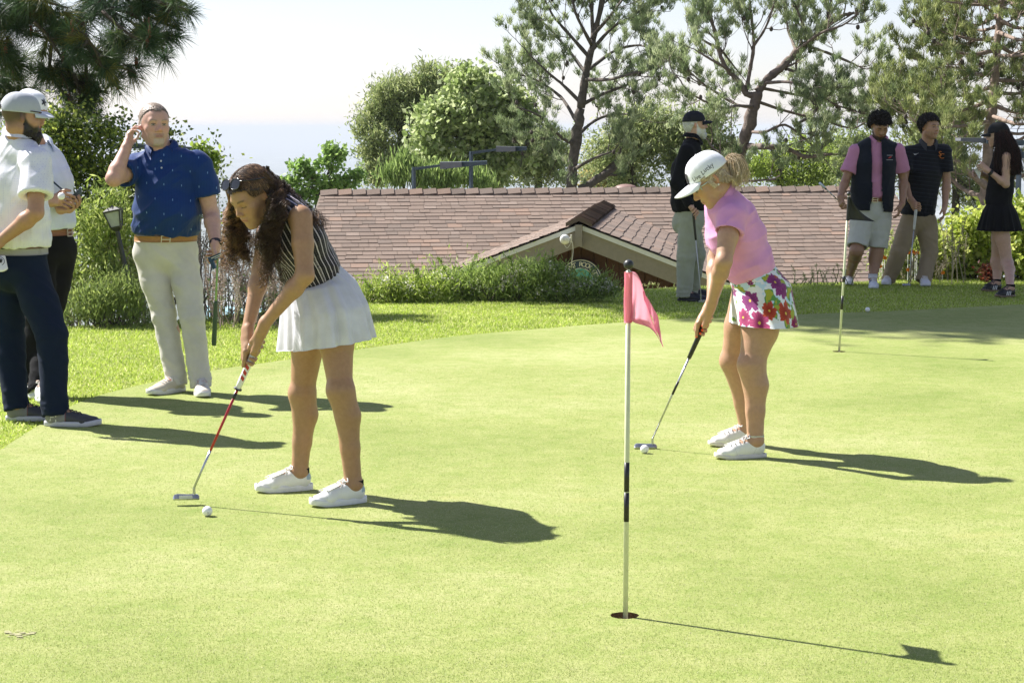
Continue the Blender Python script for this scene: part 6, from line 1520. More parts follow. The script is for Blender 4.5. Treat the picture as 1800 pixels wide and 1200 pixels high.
def loft_skirt(root, name, mat, rings, prof, pleats, seed=1, nu=220, nv=90, paint=None, thick=0.0022, keep_edge=True):
    """rings: [(c, a, b)] at t values prof; a,b vectors; pleats(th,t)-> radial offset fraction (metres)"""
    T = np.linspace(0, 1, nv); ts = np.array(prof); A = []
    def lerp(i): return np.stack([np.interp(T, ts, [r_[i][d] for r_ in rings]) for d in range(3)], -1)
    def sm(x):
        y = x.copy()
        for _ in range(6): y[1:-1] = (y[:-2] + y[1:-1] * 2 + y[2:]) / 4
        return y
    c, a, b = sm(lerp(0)), sm(lerp(1)), sm(lerp(2)); th = np.linspace(0, 2 * np.pi, nu + 1)
    TH, TT = np.meshgrid(th, T, indexing='ij'); off = pleats(TH, TT)
    G_ = c[None] + (np.cos(TH)[..., None] * a[None] + np.sin(TH)[..., None] * b[None]) * (1 + off[..., None])
    col = None if paint is None else paint(TH, TT, G_)
    return sheet(G_, thick, mat, name, root, col)
M_denimw = cloth_mat('white_cloth', (0.86, 0.86, 0.92), 0.75, transl=0.38)
M_khaki = cloth_mat('khaki_light', (0.60, 0.575, 0.52), 0.85)
M_khaki_d = cloth_mat('khaki_dark', (0.30, 0.235, 0.15), 0.85)
M_navy = cloth_mat('navy_cloth', (0.008, 0.015, 0.036), 0.9, sheen=0.02)
M_blackc = cloth_mat('black_cloth', (0.008, 0.008, 0.010), 0.9, sheen=0.02)
M_grn = cloth_mat('stone_trouser', (0.34, 0.35, 0.27), 0.85)
M_short = cloth_mat('stone_shorts', (0.50, 0.50, 0.44), 0.85)
M_tan = plain('tan_leather', (0.36, 0.17, 0.045), 0.5, 0.12, 60)
M_brown = plain('brown_leather', (0.22, 0.085, 0.03), 0.45, 0.12, 60)
M_grayb = plain('grey_belt', (0.30, 0.29, 0.29), 0.6, 0.1, 200)
M_watch = plain('watch_black', (0.012, 0.012, 0.014), 0.35, 0.1)
Zv = np.array([0, 0, 1.0])
# ================================================================== curly haired woman putting (white skirt)
def person_d():
    skin = (0.37, 0.215, 0.122)
    root = empty('person', G(590, 875), 'curly haired woman in striped sleeveless top and white skirt bending over a putt', 'person')
    f = nrm([-0.83, -0.55, 0]); s = nrm(np.cross(f, Zv))                # s: her right (away from camera)
    hc = W(443, 347, 8.47); hR = frame([-0.60, -0.62, -0.505], [-0.40, -0.30, 0.86]); hs = 0.97
    pel = W(566, 512, 8.70); wai = W(545, 474, 8.68); che = W(517, 414, 8.58); nb = W(489, 357, 8.52)
    shL, shR = W(529, 383, 8.40), W(474, 376, 8.70); elL, wrL = W(536, 484, 8.30), W(466, 568, 8.34); elR, wrR = W(459, 476, 8.56), W(435, 580, 8.45)
    heL, toL = G(644, 884), G(552, 893); heR, toR = G(550, 862), G(450, 868)
    fL, fR = nrm(toL - heL), nrm(toR - heR); anL = heL + fL * 0.058 + Zv * 0.088; anR = heR + fR * 0.058 + Zv * 0.088
    knL, knR = W(600, 684, 8.50), W(533, 690, 8.80); hipL, hipR = pel - s * 0.088 + Zv * -0.02, pel + s * 0.088 + Zv * -0.02
    S = SDF(); head_sdf(S, hc, hR, hs, True, 0.93, nose=0.92); neck_sdf(S, nb, hc, hR, 0.9, 0.052)
    ds = nrm(che - wai); fp = nrm(f - ds * f.dot(ds))
    st = [(pel, s, 0.150, 0.112), (wai, s, 0.118, 0.088), (che, s, 0.130, 0.092), (nb + (che - nb) * 0.35, s, 0.13, 0.075)]
    torso_sdf(S, st, nb, (shL * 0.9 + nb * 0.1, shR * 0.9 + nb * 0.1), 0.0, yoke=(0.036, 0.040))
    ar = (0.050, 0.046, 0.040, 0.039, 0.0245)
    arm_sdf(S, shL, elL, wrL, 0.98, ar); arm_sdf(S, shR, elR, wrR, 0.98, ar)
    lr = (0.088, 0.074, 0.052, 0.053, 0.034)
    leg_sdf(S, hipL, knL, anL, 1.0, fL, lr); leg_sdf(S, hipR, knR, anR, 1.0, fR, lr)
    foot_sdf(S, anL, heL + fL * 0.2 + Zv * 0.03); foot_sdf(S, anR, heR + fR * 0.2 + Zv * 0.03)
    # putter axis
    hosel = G(341, 856, 0.085); hz = W(341, 857, 8.47); butt = W(461, 586, 8.385); hz = W(341, 857, 8.46); a = nrm(hz - butt)
    at = lambda t: butt + a * t
    pnR = nrm(np.array([0.35, -0.93, 0])); pnR = nrm(pnR - a * pnR.dot(a)); fdR = nrm(np.cross(pnR, a)); fdR = fdR if fdR[0] > 0 else -fdR
    KR = at(0.105) - pnR * 0.021 - fdR * 0.026
    iR = hand_sdf(S, wrR, KR, a, pnR, (0.35, 1.55, 1.15), 1.0, [at(0.10) - fdR * 0.034 - pnR * 0.004, at(0.135) - fdR * 0.026 + pnR * 0.006, at(0.16) - fdR * 0.020 + pnR * 0.008], dirf=fdR, wr=0.022)
    pnL = nrm(np.array([-0.72, 0.6, 0])); pnL = nrm(pnL - a * pnL.dot(a)); fdL = nrm(np.cross(pnL, a)); fdL = fdL if fdL[1] > 0 else -fdL
    KL = at(0.048) - pnL * 0.023 - fdL * 0.020
    iL = hand_sdf(S, wrL, KL, a, pnL, (0.45, 1.45, 1.1), 1.0, [at(0.045) - fdL * 0.030 + pnL * 0.006, at(0.075) - fdL * 0.022 + pnL * 0.010, at(0.098) - fdL * 0.018 + pnL * 0.012], dirf=fdL, wr=0.022)
    body_obj(root, S, skin, (hc, hR, hs), [around(hc, 0.15, 0.0034), around(at(0.08), 0.09, 0.0034)], closed=True, cheek=0.3, lip=(0.42, 0.17, 0.14), brow=(0.07, 0.045, 0.03))
    # rings on the fingers
    mb = MB(); pts = iL[4][0]; th = np.linspace(0, 2 * np.pi, 17)
    for (pp, dr, rr_) in ((pts[1] * 0.5 + pts[0] * 0.5, nrm(pts[1] - pts[0]), 0.0105), (iL[1][0][0] * 0.4 + iL[1][0][1] * 0.6, nrm(iL[1][0][1] - iL[1][0][0]), 0.0092)):
        e1_ = nrm(np.cross(dr, Zv)); e2_ = np.cross(dr, e1_); mb.tube([pp + rr_ * (math.cos(t) * e1_ + math.sin(t) * e2_) for t in th], 0.0016, 6, cap=False)
    mb.build('finger_ring', M_steel, root, True)
    # top: dark navy black with light vertical stripes
    def pat(n, col):
        u_ = n.fattr('su'); t = n.math('FRACT', n.math('MULTIPLY', u_, 1 / 0.0165)); wv = n.noise(6, 2, .5, n.coord())
        m1 = n.math('LESS_THAN', n.math('ABSOLUTE', n.math('SUBTRACT', t, 0.5)), 0.10); v_ = n.math('FRACT', n.math('MULTIPLY', n.fattr('sv'), 90.0))
        dots = n.math('MULTIPLY', n.math('LESS_THAN', n.math('ABSOLUTE', n.math('SUBTRACT', n.math('FRACT', n.math('ADD', t, 0.0)), 0.03)), 0.035), n.math('GREATER_THAN', v_, 0.45))
        return n.mix(n.math('MULTIPLY', dots, 0.25), n.mix(m1, (0.013, 0.011, 0.018), (0.50, 0.44, 0.52)), (0.4, 0.36, 0.4))
    M_top = cloth_mat('striped_top', (0, 0, 0), 0.6, pattern=pat, sheen=0.1)
    S = SDF(); stc = [(wai - ds * 0.045, s, 0.140, 0.116), (wai, s, 0.138, 0.112), (wai + ds * 0.03, s, 0.148, 0.118), (che, s, 0.150, 0.118), (nb + (che - nb) * 0.35, s, 0.145, 0.096)]
    torso_sdf(S, stc, nb - ds * 0.01, (shL * 0.80 + nb * 0.2, shR * 0.80 + nb * 0.2), 0.0, yoke=(0.050, 0.048)); S.el(che + fp * 0.045 - ds * .01, [0.13, 0.13, 0.09], None, 0.05)
    S.half(wai - ds * 0.05, -ds, 0.3); S.cyl(nb - ds * 0.005, nb + ds * 0.09, 0.056, 0.066)
    for sh, el in ((shL, elL), (shR, elR)):
        o_ = nrm(sh - nb); S.cyl(sh - o_ * 0.012 + (el - sh) * 0.02, sh + o_ * 0.12 + (el - sh) * 0.02, 0.058, 0.075); 
    def at_(P):
        q = P - wai; x = q @ s; y = q @ fp; ang = np.arctan2(y, x); return {'su': ang * 0.125 + 0.012 * fbm(P * [5, 5, 5], 2, 3) + x * 0.02, 'sv': q @ ds}
    cloth_obj('striped_top', S, root, M_top, 0.0055, [(0.007, (9, 9, 16)), (0.006, (20, 20, 9), lambda P: smst(0.10, 0.0, (P - wai) @ ds))], seed=3, attrs=at_)
    # armhole binding
    mb = MB()
    sh = shL; o_ = nrm(sh - nb); cc_ = sh - o_ * 0.006 + (elL - sh) * 0.02; e1_ = nrm(np.cross(o_, f)); e2_ = np.cross(o_, e1_)
    # skirt
    def pl(TH, T):
        g = 0.006 * np.sin(TH * 34 + 2 * np.sin(TH * 3)) * smst(0.10, 0.02, T) + T ** 1.2 * (0.075 * np.sin(TH * 11 + 1.5 * np.sin(TH * 2)) + 0.045 * np.sin(TH * 21 + 2) + 0.045); return g * (0.35 + 0.65 * smst(0, 0.3, T)) + 0.022 * np.sin(TH * 27 + T * 5) * smst(0.5, 0.1, T) * smst(0.0, 0.1, T)
    tl = lambda v: v + np.array([0, 0, 0.16 * v[0]])
    up_ = ds
    rings = [(wai + ds * 0.006, s * 0.129, fp * 0.101), (wai - ds * 0.03, s * 0.137, fp * 0.110), (pel * 0.75 + wai * 0.25 + Zv * 0.0, tl(s * 0.172), tl(f * 0.152)), (W(570, 545, 8.67), tl(s * 0.222), tl(f * 0.166)), (W(575, 603, 8.65), tl(s * 0.240), tl(f * 0.180))]
    sk = loft_skirt(root, 'pleated_skirt', M_denimw, rings, [0, 0.12, 0.38, 0.66, 1.0], pl, 1)
    band(root, wai - ds * 0.004, np.stack([s, fp, ds], 1), 0.134, 0.106, 0.034, M_denimw, 'skirt_waistband')
    # shoes
    def pt(q, c):
        c[(q[:, 1] < 0.035) & (q[:, 2] > 0.05)] = (0.35, 0.45, 0.52); c *= (1 - 0.12 * (np.abs(q[:, 1] - 0.2) < 0.0025))[:, None]; return c
    for (h, t) in ((heL, toL), (heR, toR)):
        o, Lp = shoe(root, h, t, paint=pt, L=0.262, wid=0.92, upper=(0.80, 0.79, 0.76), sole=(0.78, 0.78, 0.77), sole_h=0.030)
        r_ = nrm(np.cross(t - h, Zv)); band(root, Lp(0, 0.056, 0.090), np.stack([np.array([nrm(t - h)[1], -nrm(t - h)[0], 0]), nrm(t - h), Zv], 1), 0.0365, 0.0385, 0.022, M_blackc, 'ankle_sock')
        mb = MB()
        for k in range(7):                                           # fringed kiltie
            x = -0.021 + 0.007 * k; mb.add([Lp(x - 0.003, 0.135, 0.0885), Lp(x + 0.003, 0.135, 0.0885), Lp(x * 1.35 + 0.0034, 0.190, 0.0705), Lp(x * 1.35 - 0.0034, 0.190, 0.0705), Lp(x - 0.003, 0.135, 0.0860), Lp(x + 0.003, 0.135, 0.0860), Lp(x * 1.35 + 0.0034, 0.190, 0.068), Lp(x * 1.35 - 0.0034, 0.190, 0.068)], [[0, 1, 2, 3], [7, 6, 5, 4], [0, 3, 7, 4], [1, 5, 6, 2], [3, 2, 6, 7]])
        mb.build('fringe', M_white_l, o)
    # hair
    def keep(x, y, z):
        ax = np.abs(x); zl = np.interp(y, [-0.06, -0.03, -0.005, 0.02, 0.05, 0.07, 0.09], [-0.12, -0.05, 0.028, 0.040, 0.056, 0.068, 0.074]); return (z > zl - 0.008 * (ax < 0.012)) 
    hair_shell(root, hc, hR, hs, (0.04, 0.024, 0.016), keep, 0.003, 0.013, 0.0042, 55, 4, streak=(1, 0.35, 0.6))
    r = np.random.default_rng(12); ST = []; RR = []; CC = []
    L = lambda x, y, z: hc + hR @ (np.array([x, y, z]) * hs)
    def strand(root_p, mids, end, n=54, amp=0.010, wl=0.036, rad=0.0017, col=(0.06, 0.03, 0.018)):
        p = spline([root_p] + mids + [end], 14); t_ = np.linspace(0, len(p) - 1, n); p = np.stack([np.interp(t_, np.arange(len(p)), p[:, d]) for d in range(3)], -1)
        ln = np.concatenate([[0], np.cumsum(np.linalg.norm(np.diff(p, axis=0), axis=1))]); ph = r.uniform(0, 6.28); T = np.gradient(p, axis=0); T /= np.linalg.norm(T, axis=1, keepdims=True) + 1e-9
        e1_ = np.cross(T, [0.3, 0.9, 0.1]); e1_ /= np.linalg.norm(e1_, axis=1, keepdims=True) + 1e-9; e2_ = np.cross(T, e1_); am = amp * smst(0.02, 0.10, ln); w = wl * r.uniform(0.8, 1.3)
        p = p + am[:, None] * (np.cos(ln / w * 6.28 + ph)[:, None] * e1_ + np.sin(ln / w * 6.28 + ph)[:, None] * e2_)
        ST.append(p); RR.append(np.linspace(rad, rad * 0.6, n)); CC.append(col)
    pal_ = [(0.065, 0.038, 0.025), (0.095, 0.055, 0.034), (0.17, 0.095, 0.055), (0.04, 0.024, 0.018), (0.30, 0.17, 0.09)]
    jt = lambda p, a_: np.asarray(p) + r.normal(0, 1, 3) * a_
    def lock(root_p, mids, end, k, amp=0.013, wl=0.046, col=None, n=56, spread=0.0045):
        p = spline([root_p] + mids + [end], 14); t_ = np.linspace(0, len(p) - 1, n); p = np.stack([np.interp(t_, np.arange(len(p)), p[:, d]) for d in range(3)], -1)
        ln = np.concatenate([[0], np.cumsum(np.linalg.norm(np.diff(p, axis=0), axis=1))]); ph = r.uniform(0, 6.28); T = np.gradient(p, axis=0); T /= np.linalg.norm(T, axis=1, keepdims=True) + 1e-9
        e1_ = np.cross(T, [0.3, 0.9, 0.1]); e1_ /= np.linalg.norm(e1_, axis=1, keepdims=True) + 1e-9; e2_ = np.cross(T, e1_); w = wl * r.uniform(0.8, 1.25); c0 = np.array(col if col is not None else pal_[r.integers(5)])
        for _ in range(k):
            am = amp * smst(0.03, 0.12, ln) * r.uniform(0.75, 1.2); o = r.normal(0, spread, 3); ph2 = ph + r.normal(0, 0.35); ww = w * (1 + r.normal(0, 0.02)); fz = r.normal(0, 0.0012, (n, 3)).cumsum(0) * 0.4
            q = p + o * (0.5 + ln[:, None] * 4) + fz + am[:, None] * (np.cos(ln / ww * 6.28 + ph2)[:, None] * e1_ + np.sin(ln / ww * 6.28 + ph2)[:, None] * e2_)
            ST.append(q); RR.append(np.linspace(0.0014, 0.0008, n)); CC.append(c0 * r.uniform(0.7, 1.3))
    pk = lambda w: pal_[r.choice(5, p=w)]
    for i in range(30):      # near side: from behind the ear down in front of the shoulder
        rt = L(-0.080, r.uniform(-0.085, -0.015), r.uniform(0.02, 0.09)); e = W(r.normal(474, 14), r.normal(436, 26), r.normal(8.355, 0.025)); mid = W(r.normal(486, 8), r.normal(376, 8), r.normal(8.37, 0.02))
        lock(rt, [jt(L(-0.096, -0.075, -0.02), 0.006), mid], e, 24, 0.011, col=pk([.35, .3, .15, .15, .05]))
    for i in range(24):      # far side locks hanging in front of the chest
        rt = L(0.078, r.uniform(-0.05, 0.03), r.uniform(0.02, 0.09)); e = W(r.normal(420, 12), r.normal(448, 24), r.normal(8.62, 0.03)); mid = W(r.normal(413, 8), r.normal(400, 12), r.normal(8.61, 0.03))
        lock(rt, [jt(L(0.100, 0.03, -0.01), 0.010), mid], e, 20, 0.015, col=pk([.1, .2, .3, .1, .3]))
    for i in range(12):      # beyond the far cheek
        rt = L(0.070, r.uniform(0.03, 0.06), r.uniform(0.04, 0.07)); e = W(r.normal(430, 14), r.normal(425, 20), r.normal(8.60, 0.02)); lock(rt, [jt(L(0.098, 0.06, -0.02), 0.008), W(r.normal(406, 8), r.normal(390, 10), 8.6)], e, 17, 0.014, n=46, col=pk([.1, .15, .3, .05, .4]))
    for i in range(30):      # down the neck and over the back
        rt = L(r.uniform(-0.06, 0.06), -0.112, r.uniform(0.0, 0.09)); k = r.uniform(0, 1); e = W(498 + 72 * k + r.normal(0, 4), 352 + 48 * k + r.normal(0, 8), r.uniform(8.40, 8.64)); lock(rt, [jt(L(0.0, -0.135, -0.03) * 0.6 + rt * 0.4, 0.008), jt(W(492, 336, 8.52), 0.018)], e, 20, 0.010, 0.04, n=50, col=pk([.3, .3, .2, .1, .1]))
    def scalp(a_, t):   # arc over the head from the parting (t=0) to behind the ear (t=1); a_ spreads front to back
        x = math.sin(t * 1.75); z = math.cos(t * 1.75); yy = 0.065 - 0.135 * a_ - 0.055 * t * (0.4 + a_ * 0)
        e_ = math.sqrt(max(0.05, 1 - ((yy + 0.022) / 0.118) ** 2)); return np.array([0.094 * x * e_, yy, 0.034 + 0.100 * z * e_])
    for i in range(1100):
        a_ = r.uniform(-0.02, 1.1); sd = r.choice((-1, 1)); t0_ = r.uniform(0.0, 0.5); t1_ = min(1.0, t0_ + r.uniform(0.35, 0.75)); wv = r.uniform(0, 6.28); P_ = []
        for t in np.linspace(t0_, t1_, 16):
            q = scalp(a_ + 0.03 * math.sin(t * 14 + wv), t); q[0] *= sd; q = q * (1 + 0.012 * math.sin(t * 20 + wv) + r.normal(0, 0.003)); P_.append(L(*q))
        ST.append(np.array(P_)); RR.append(np.full(16, 0.0012)); CC.append(np.array(pk([.3, .3, .2, .1, .1])) * r.uniform(0.7, 1.4))
    by = {}
    for p, rr_, c in zip(ST, RR, CC): by.setdefault(len(p), []).append((p, rr_, c))
    mb = MB()
    for n_, L_ in by.items():
        v, f_ = tubes_batch(np.array([x[0] for x in L_]), np.array([x[1] for x in L_]), 4); mb.add(v, f_, 0, np.repeat(np.array([x[2] for x in L_]), n_ * 4, 0))
    mb.build('curls', M_hair, root, True)
    S = SDF()                                                            # dense core of the hair masses
    S.ec(L(-0.055, -0.075, 0.0), W(487, 380, 8.40), 0.036, 0.034, k=0); S.ec(W(487, 380, 8.40), W(476, 432, 8.385), 0.032, 0.018, k=0.03); S.ec(L(0, -0.08, 0.0), W(500, 352, 8.53), 0.058, 0.05, k=0.03); S.ec(W(500, 352, 8.53), W(545, 382, 8.55), 0.042, 0.016, k=0.03)
    S.ec(L(0.078, -0.02, 0.0), W(410, 395, 8.61), 0.022, 0.026, k=0.02); S.ec(W(410, 395, 8.61), W(415, 440, 8.62), 0.026, 0.014, k=0.02)
    P, F = S.mesh(0.006); N = vnormals(P, F); P = P + N * ((ridged(P * 70, 3) - 0.6) * 0.018)[:, None]; mesh_obj('hair_mass', P, F, M_hair, root, np.array((0.03, 0.017, 0.011)))
    sunglasses(root, L, hR, (0, 0.068, 0.108), 0.75, M_glassblack, M_lens, temple_to=[(0.096, -0.04, 0.07)], w=0.030, h=0.0235, sep=0.036)
    # her putter
    red = plain('red_shaft', (0.42, 0.015, 0.02), 0.3, 0.08, 30, spec=0.6)
    wg = plain('white_grip', (0.74, 0.73, 0.72), 0.5, 0.05, 80)
    pr, ax, hd, (hb, d_, n2) = putter('putter with red shaft and thick white grip held by the curly haired woman', butt, hz, [-1, -0.12, 0], 0.265, [(0.62, red), (1.0, M_steel)], (0.0165, 0.0150), grip_mat=wg, bands=((0.262, 0.268, M_black, 3.0), (0.285, 0.312, M_black, 1.25)), sh_r=0.0062, gz=0.030, head=0.112, gsq=0.9)
    mb = MB()                                                            # red flash marks on the grip
    cam_ = nrm(np.array([0, 0, CAMZ]) - at(0.2)); t_ = nrm(np.cross(ax, cam_)); cam_ = nrm(np.cross(t_, ax))
    for k in range(3):
        z0_ = 0.150 + 0.026 * k
        V = []
        for zz in (z0_, z0_ + 0.016):
            for an in (-0.55, -0.2, 0.15, 0.5): V.append(at(zz + 0.010 * an) + (cam_ * math.cos(an) + t_ * math.sin(an) * -1) * 0.0169)
        mb.add(V, [[0, 1, 5, 4], [1, 2, 6, 5], [2, 3, 7, 6]])
    mb.build('grip_marks', red, pr)
    ins = MB(); ins.box(hb + d_ * 0.035 + n2 * -0.0155 * (1 if n2[1] > 0 else -1) + [0, 0, 0.013], [0.056, 0.002, 0.014], np.stack([d_, n2, Zv], 1)); ins.build('face_insert', plain('insert_white', (0.6, 0.6, 0.6), 0.4), hd)
M_white_l = plain('white_leather', (0.78, 0.77, 0.75), 0.5, 0.05, 40)
M_glassblack = plain('black_frame', (0.012, 0.012, 0.016), 0.2, 0.1)
def sunglasses(root, L, R, pos, tilt, fm, lm, temple_to=None, w=0.026, h=0.0205, sep=0.033, wrap=0.16, name='sunglasses'):
    ct, st_ = math.cos(tilt), math.sin(tilt); pos = np.array(pos)
    def Q(x, y, z): return L(*(pos + np.array([x, y * ct - z * st_, y * st_ + z * ct])))
    fr = MB(); ln = MB(); th = np.linspace(0, 2 * np.pi, 29)
    for sx in (-1, 1):
        rim = [Q(sx * (sep + w * np.sign(math.cos(t)) * abs(math.cos(t)) ** 0.7), -wrap * abs(sx * sep + sx * w * math.cos(t)) ** 1.5, h * np.sign(math.sin(t)) * abs(math.sin(t)) ** 0.75) for t in th]
        fr.tube(rim, 0.0024, 6, cap=False); c0 = Q(sx * sep, -wrap * sep ** 1.5 + 0.001, 0); ln.add(np.array(rim[:-1] + [c0]), [[i, (i + 1) % 28, 28] for i in range(28)])
        te = (temple_to or [(0.080, -0.015, 0.012)])[0]; fr.tube(spline([Q(sx * (sep + w), -wrap * (sep + w) ** 1.5, h * 0.5), L(sx * te[0], (pos[1] + te[1]) / 2, (pos[2] + te[2]) / 2 + 0.004), L(sx * te[0], te[1], te[2])], 5), 0.0026, 6)
    fr.tube([Q(-(sep - w), -0.0005, 0.006), Q(0, 0.002, 0.008), Q(sep - w, -0.0005, 0.006)], 0.0024, 6)
    o = fr.build(name, fm, root, True); ln.build('lens', lm, o, True); return o
person_d()
# ================================================================== woman in the pink polo putting
def person_e():
    skin = (0.44, 0.262, 0.168)
    root = empty('person', G(1318, 795), 'blonde woman in pink polo, floral skirt and white cap bending over a putt', 'person')
    f = nrm([-0.99, -0.12, 0]); s = nrm(np.cross(f, Zv))
    hR = frame([-0.76, -0.10, -0.64], [-0.64, -0.06, 0.766]); hs = 1.0; hc = W(1246, 318, 9.78)
    pel = W(1338, 512, 9.90); wai = W(1318, 470, 9.88); che = W(1292, 405, 9.86); nb = W(1268, 348, 9.84)
    shL, shR = W(1286, 382, 9.71), W(1280, 378, 10.01); elL, wrL = W(1272, 460, 9.60), W(1252, 530, 9.72); elR, wrR = W(1258, 455, 10.03), W(1251, 528, 9.86)
    heL, toL = G(1347, 805), G(1249, 809); heR, toR = G(1332, 783), G(1242, 787)
    fL, fR = nrm(toL - heL), nrm(toR - heR); anL = heL + fL * 0.056 + Zv * 0.09; anR = heR + fR * 0.056 + Zv * 0.09
    knL, knR = W(1322, 640, 9.74), W(1290, 632, 10.04); hipL, hipR = pel - s * 0.085 + np.array([0.01, 0, -0.02]), pel + s * 0.085 + np.array([-0.03, 0, -0.02])
    S = SDF(); head_sdf(S, hc, hR, hs, True, 0.97); neck_sdf(S, nb, hc, hR, 0.95, 0.055)
    ds = nrm(che - wai); fp = nrm(f - ds * f.dot(ds))
    st = [(pel, s, 0.150, 0.115), (wai, s, 0.128, 0.096), (che, s, 0.135, 0.10), (nb + (che - nb) * 0.35, s, 0.13, 0.08)]
    torso_sdf(S, st, nb, (shL * 0.9 + nb * 0.1, shR * 0.9 + nb * 0.1), 0.0, yoke=(0.036, 0.042))
    ar = (0.052, 0.050, 0.043, 0.041, 0.0255); arm_sdf(S, shL, elL, wrL, 0.98, ar); arm_sdf(S, shR, elR, wrR, 0.98, ar)
    lr = (0.098, 0.090, 0.062, 0.060, 0.037); leg_sdf(S, hipL, knL, anL, 1.0, fL, lr); leg_sdf(S, hipR, knR, anR, 1.0, fR, lr)
    foot_sdf(S, anL, heL + fL * 0.2 + Zv * 0.03); foot_sdf(S, anR, heR + fR * 0.2 + Zv * 0.03)
    butt = W(1248, 548, 9.78); hz = W(1147, 770, 9.97); a = nrm(hz - butt); at = lambda t: butt + a * t
    pnR = nrm([0.30, -0.95, 0]); pnR = nrm(pnR - a * pnR.dot(a)); fdR = nrm(np.cross(pnR, a)); fdR = fdR if fdR[0] > 0 else -fdR
    KR = at(0.085) - pnR * 0.022 - fdR * 0.024
    iR = hand_sdf(S, wrR, KR, a, pnR, (0.35, 1.5, 1.1), 0.98, [at(0.075) - fdR * 0.032, at(0.115) - fdR * 0.024 + pnR * 0.004, at(0.140) - fdR * 0.016 + pnR * 0.008], dirf=fdR, wr=0.024)
    pnL = nrm([-0.62, 0.75, 0]); pnL = nrm(pnL - a * pnL.dot(a)); fdL = nrm(np.cross(pnL, a)); fdL = fdL if fdL[1] > 0 else -fdL
    KL = at(0.040) - pnL * 0.024 - fdL * 0.016
    iL = hand_sdf(S, wrL, KL, a, pnL, (0.5, 1.45, 1.0), 0.98, [at(0.03) - fdL * 0.032 + pnL * 0.004, at(0.06) - fdL * 0.024 + pnL * 0.010, at(0.086) - fdL * 0.018 + pnL * 0.012], dirf=fdL, wr=0.024)
    nl = [(q[0][-1] + q[2] * 0.004 , 0.0105, (0.85, 0.09, 0.02)) for q in iR + iL]
    body_obj(root, S, skin, (hc, hR, hs), [around(hc, 0.15, 0.0036), around(at(0.07), 0.09, 0.0034)], cheek=0.35, lip=(0.45, 0.17, 0.15), brow=(0.16, 0.10, 0.06), nails=nl)
    # polo
    pk = (0.72, 0.33, 0.60)
    M_pk = cloth_mat('pink_polo', pk, 0.62, sheen=0.1, transl=0.08)
    S = SDF(); stc = [(wai - ds * 0.035, s, 0.142, 0.108), (wai + ds * 0.03, s, 0.150, 0.118), (che - ds * 0.02, s, 0.158, 0.132), (che + ds * 0.05, s, 0.155, 0.122), (nb + (che - nb) * 0.35, s, 0.145, 0.098)]
    for sh, el in ((shL, elL), (shR, elR)): cuff(S, sleeve(S, sh, el, 0.34, 0.064, 0.072, 0.058), 0.02)
    torso_sdf(S, stc, nb, (shL * 0.9 + nb * 0.1, shR * 0.9 + nb * 0.1), 0.0, yoke=(0.052, 0.060))
    for sg in (-1, 1): S.el(che + fp * 0.082 + s * 0.062 * sg - ds * 0.02, [0.062, 0.062, 0.062], None, 0.04)
    S.half(wai - ds * 0.036, -ds, 0.28); S.cyl(nb + ds * 0.01, nb + nrm(hc - nb) * 0.12, 0.058, 0.066)
    cloth_obj('polo_shirt', S, root, M_pk, 0.0055, [(0.016, [nrm([1, 0, .6]) * 5, np.array([0, 4, 0]), nrm([.6, 0, -1]) * 11]), (0.006, (22, 22, 5), lambda P: np.exp(-(np.linalg.norm(P - (shL * .9 + elL * .1), axis=1) / 0.06) ** 2)), (0.006, (25, 25, 10), lambda P: smst(0.10, 0.0, (P - wai) @ ds))], seed=8)
    nR = np.stack([s, nrm(f - nrm(hc - nb) * f.dot(nrm(hc - nb))), nrm(hc - nb)], 1); nR[:, 0] = np.cross(nR[:, 1], nR[:, 2])
    collar(root, nb + nR @ np.array([0, -0.004, 0.024]), nR, 0.066, 0.068, M_pk, h=0.036, fall=0.036, gap=0.55, front_drop=0.03)
    MB().sphere(hc + hR @ np.array([-0.083, -0.012, -0.032]), 0.0055, 10, 8).build('pearl_earring', plain('pearl', (0.8, 0.78, 0.78), 0.15), root, True)
    # floral skirt
    r = np.random.default_rng(21); fl = []
    for _ in range(36): fl.append((r.uniform(0, 1.0), r.uniform(0, 1), r.choice([0.018, 0.026, 0.038, 0.050]) * r.uniform(0.85, 1.15), r.uniform(0, 6.28), r.integers(0, 5), r.uniform(0, 6.28)))
    def pf(TH, T, Gp):
        U = TH / (2 * np.pi) * 1.02; Vv = T * 0.33; P = np.stack([U * 14, Vv * 14, 0 * U], -1).reshape(-1, 3); sh_ = U.shape
        c = np.tile(np.array([0.80, 0.82, 0.86]), (U.size, 1)); wsh = fbm(P, 3, 3); c[wsh > 0.60] = (0.55, 0.72, 0.86); c[(wsh < 0.37)] = (0.80, 0.80, 0.78)
        lf = fbm(P * [1.6, 1.6, 1] + 30, 3, 8); st_ = ridged(P * 0.55 + 9, 12, 2); m = (st_ > 0.80); c[m] = (0.22, 0.34, 0.06); c[m & (lf > .55)] = (0.45, 0.42, 0.06); m2 = (lf > 0.60); c[m2] = (0.12, 0.30, 0.08); c[lf > 0.66] = (0.40, 0.42, 0.05)
        u_, v_ = U.ravel(), Vv.ravel(); pc_ = [((0.34, 0.02, 0.12), (0.18, 0.01, 0.07)), ((0.55, 0.08, 0.04), (0.25, 0.02, 0.01)), ((0.48, 0.07, 0.20), (0.25, 0.02, 0.10)), ((0.30, 0.05, 0.22), (0.14, 0.02, 0.11)), ((0.62, 0.16, 0.05), (0.30, 0.03, 0.02))]
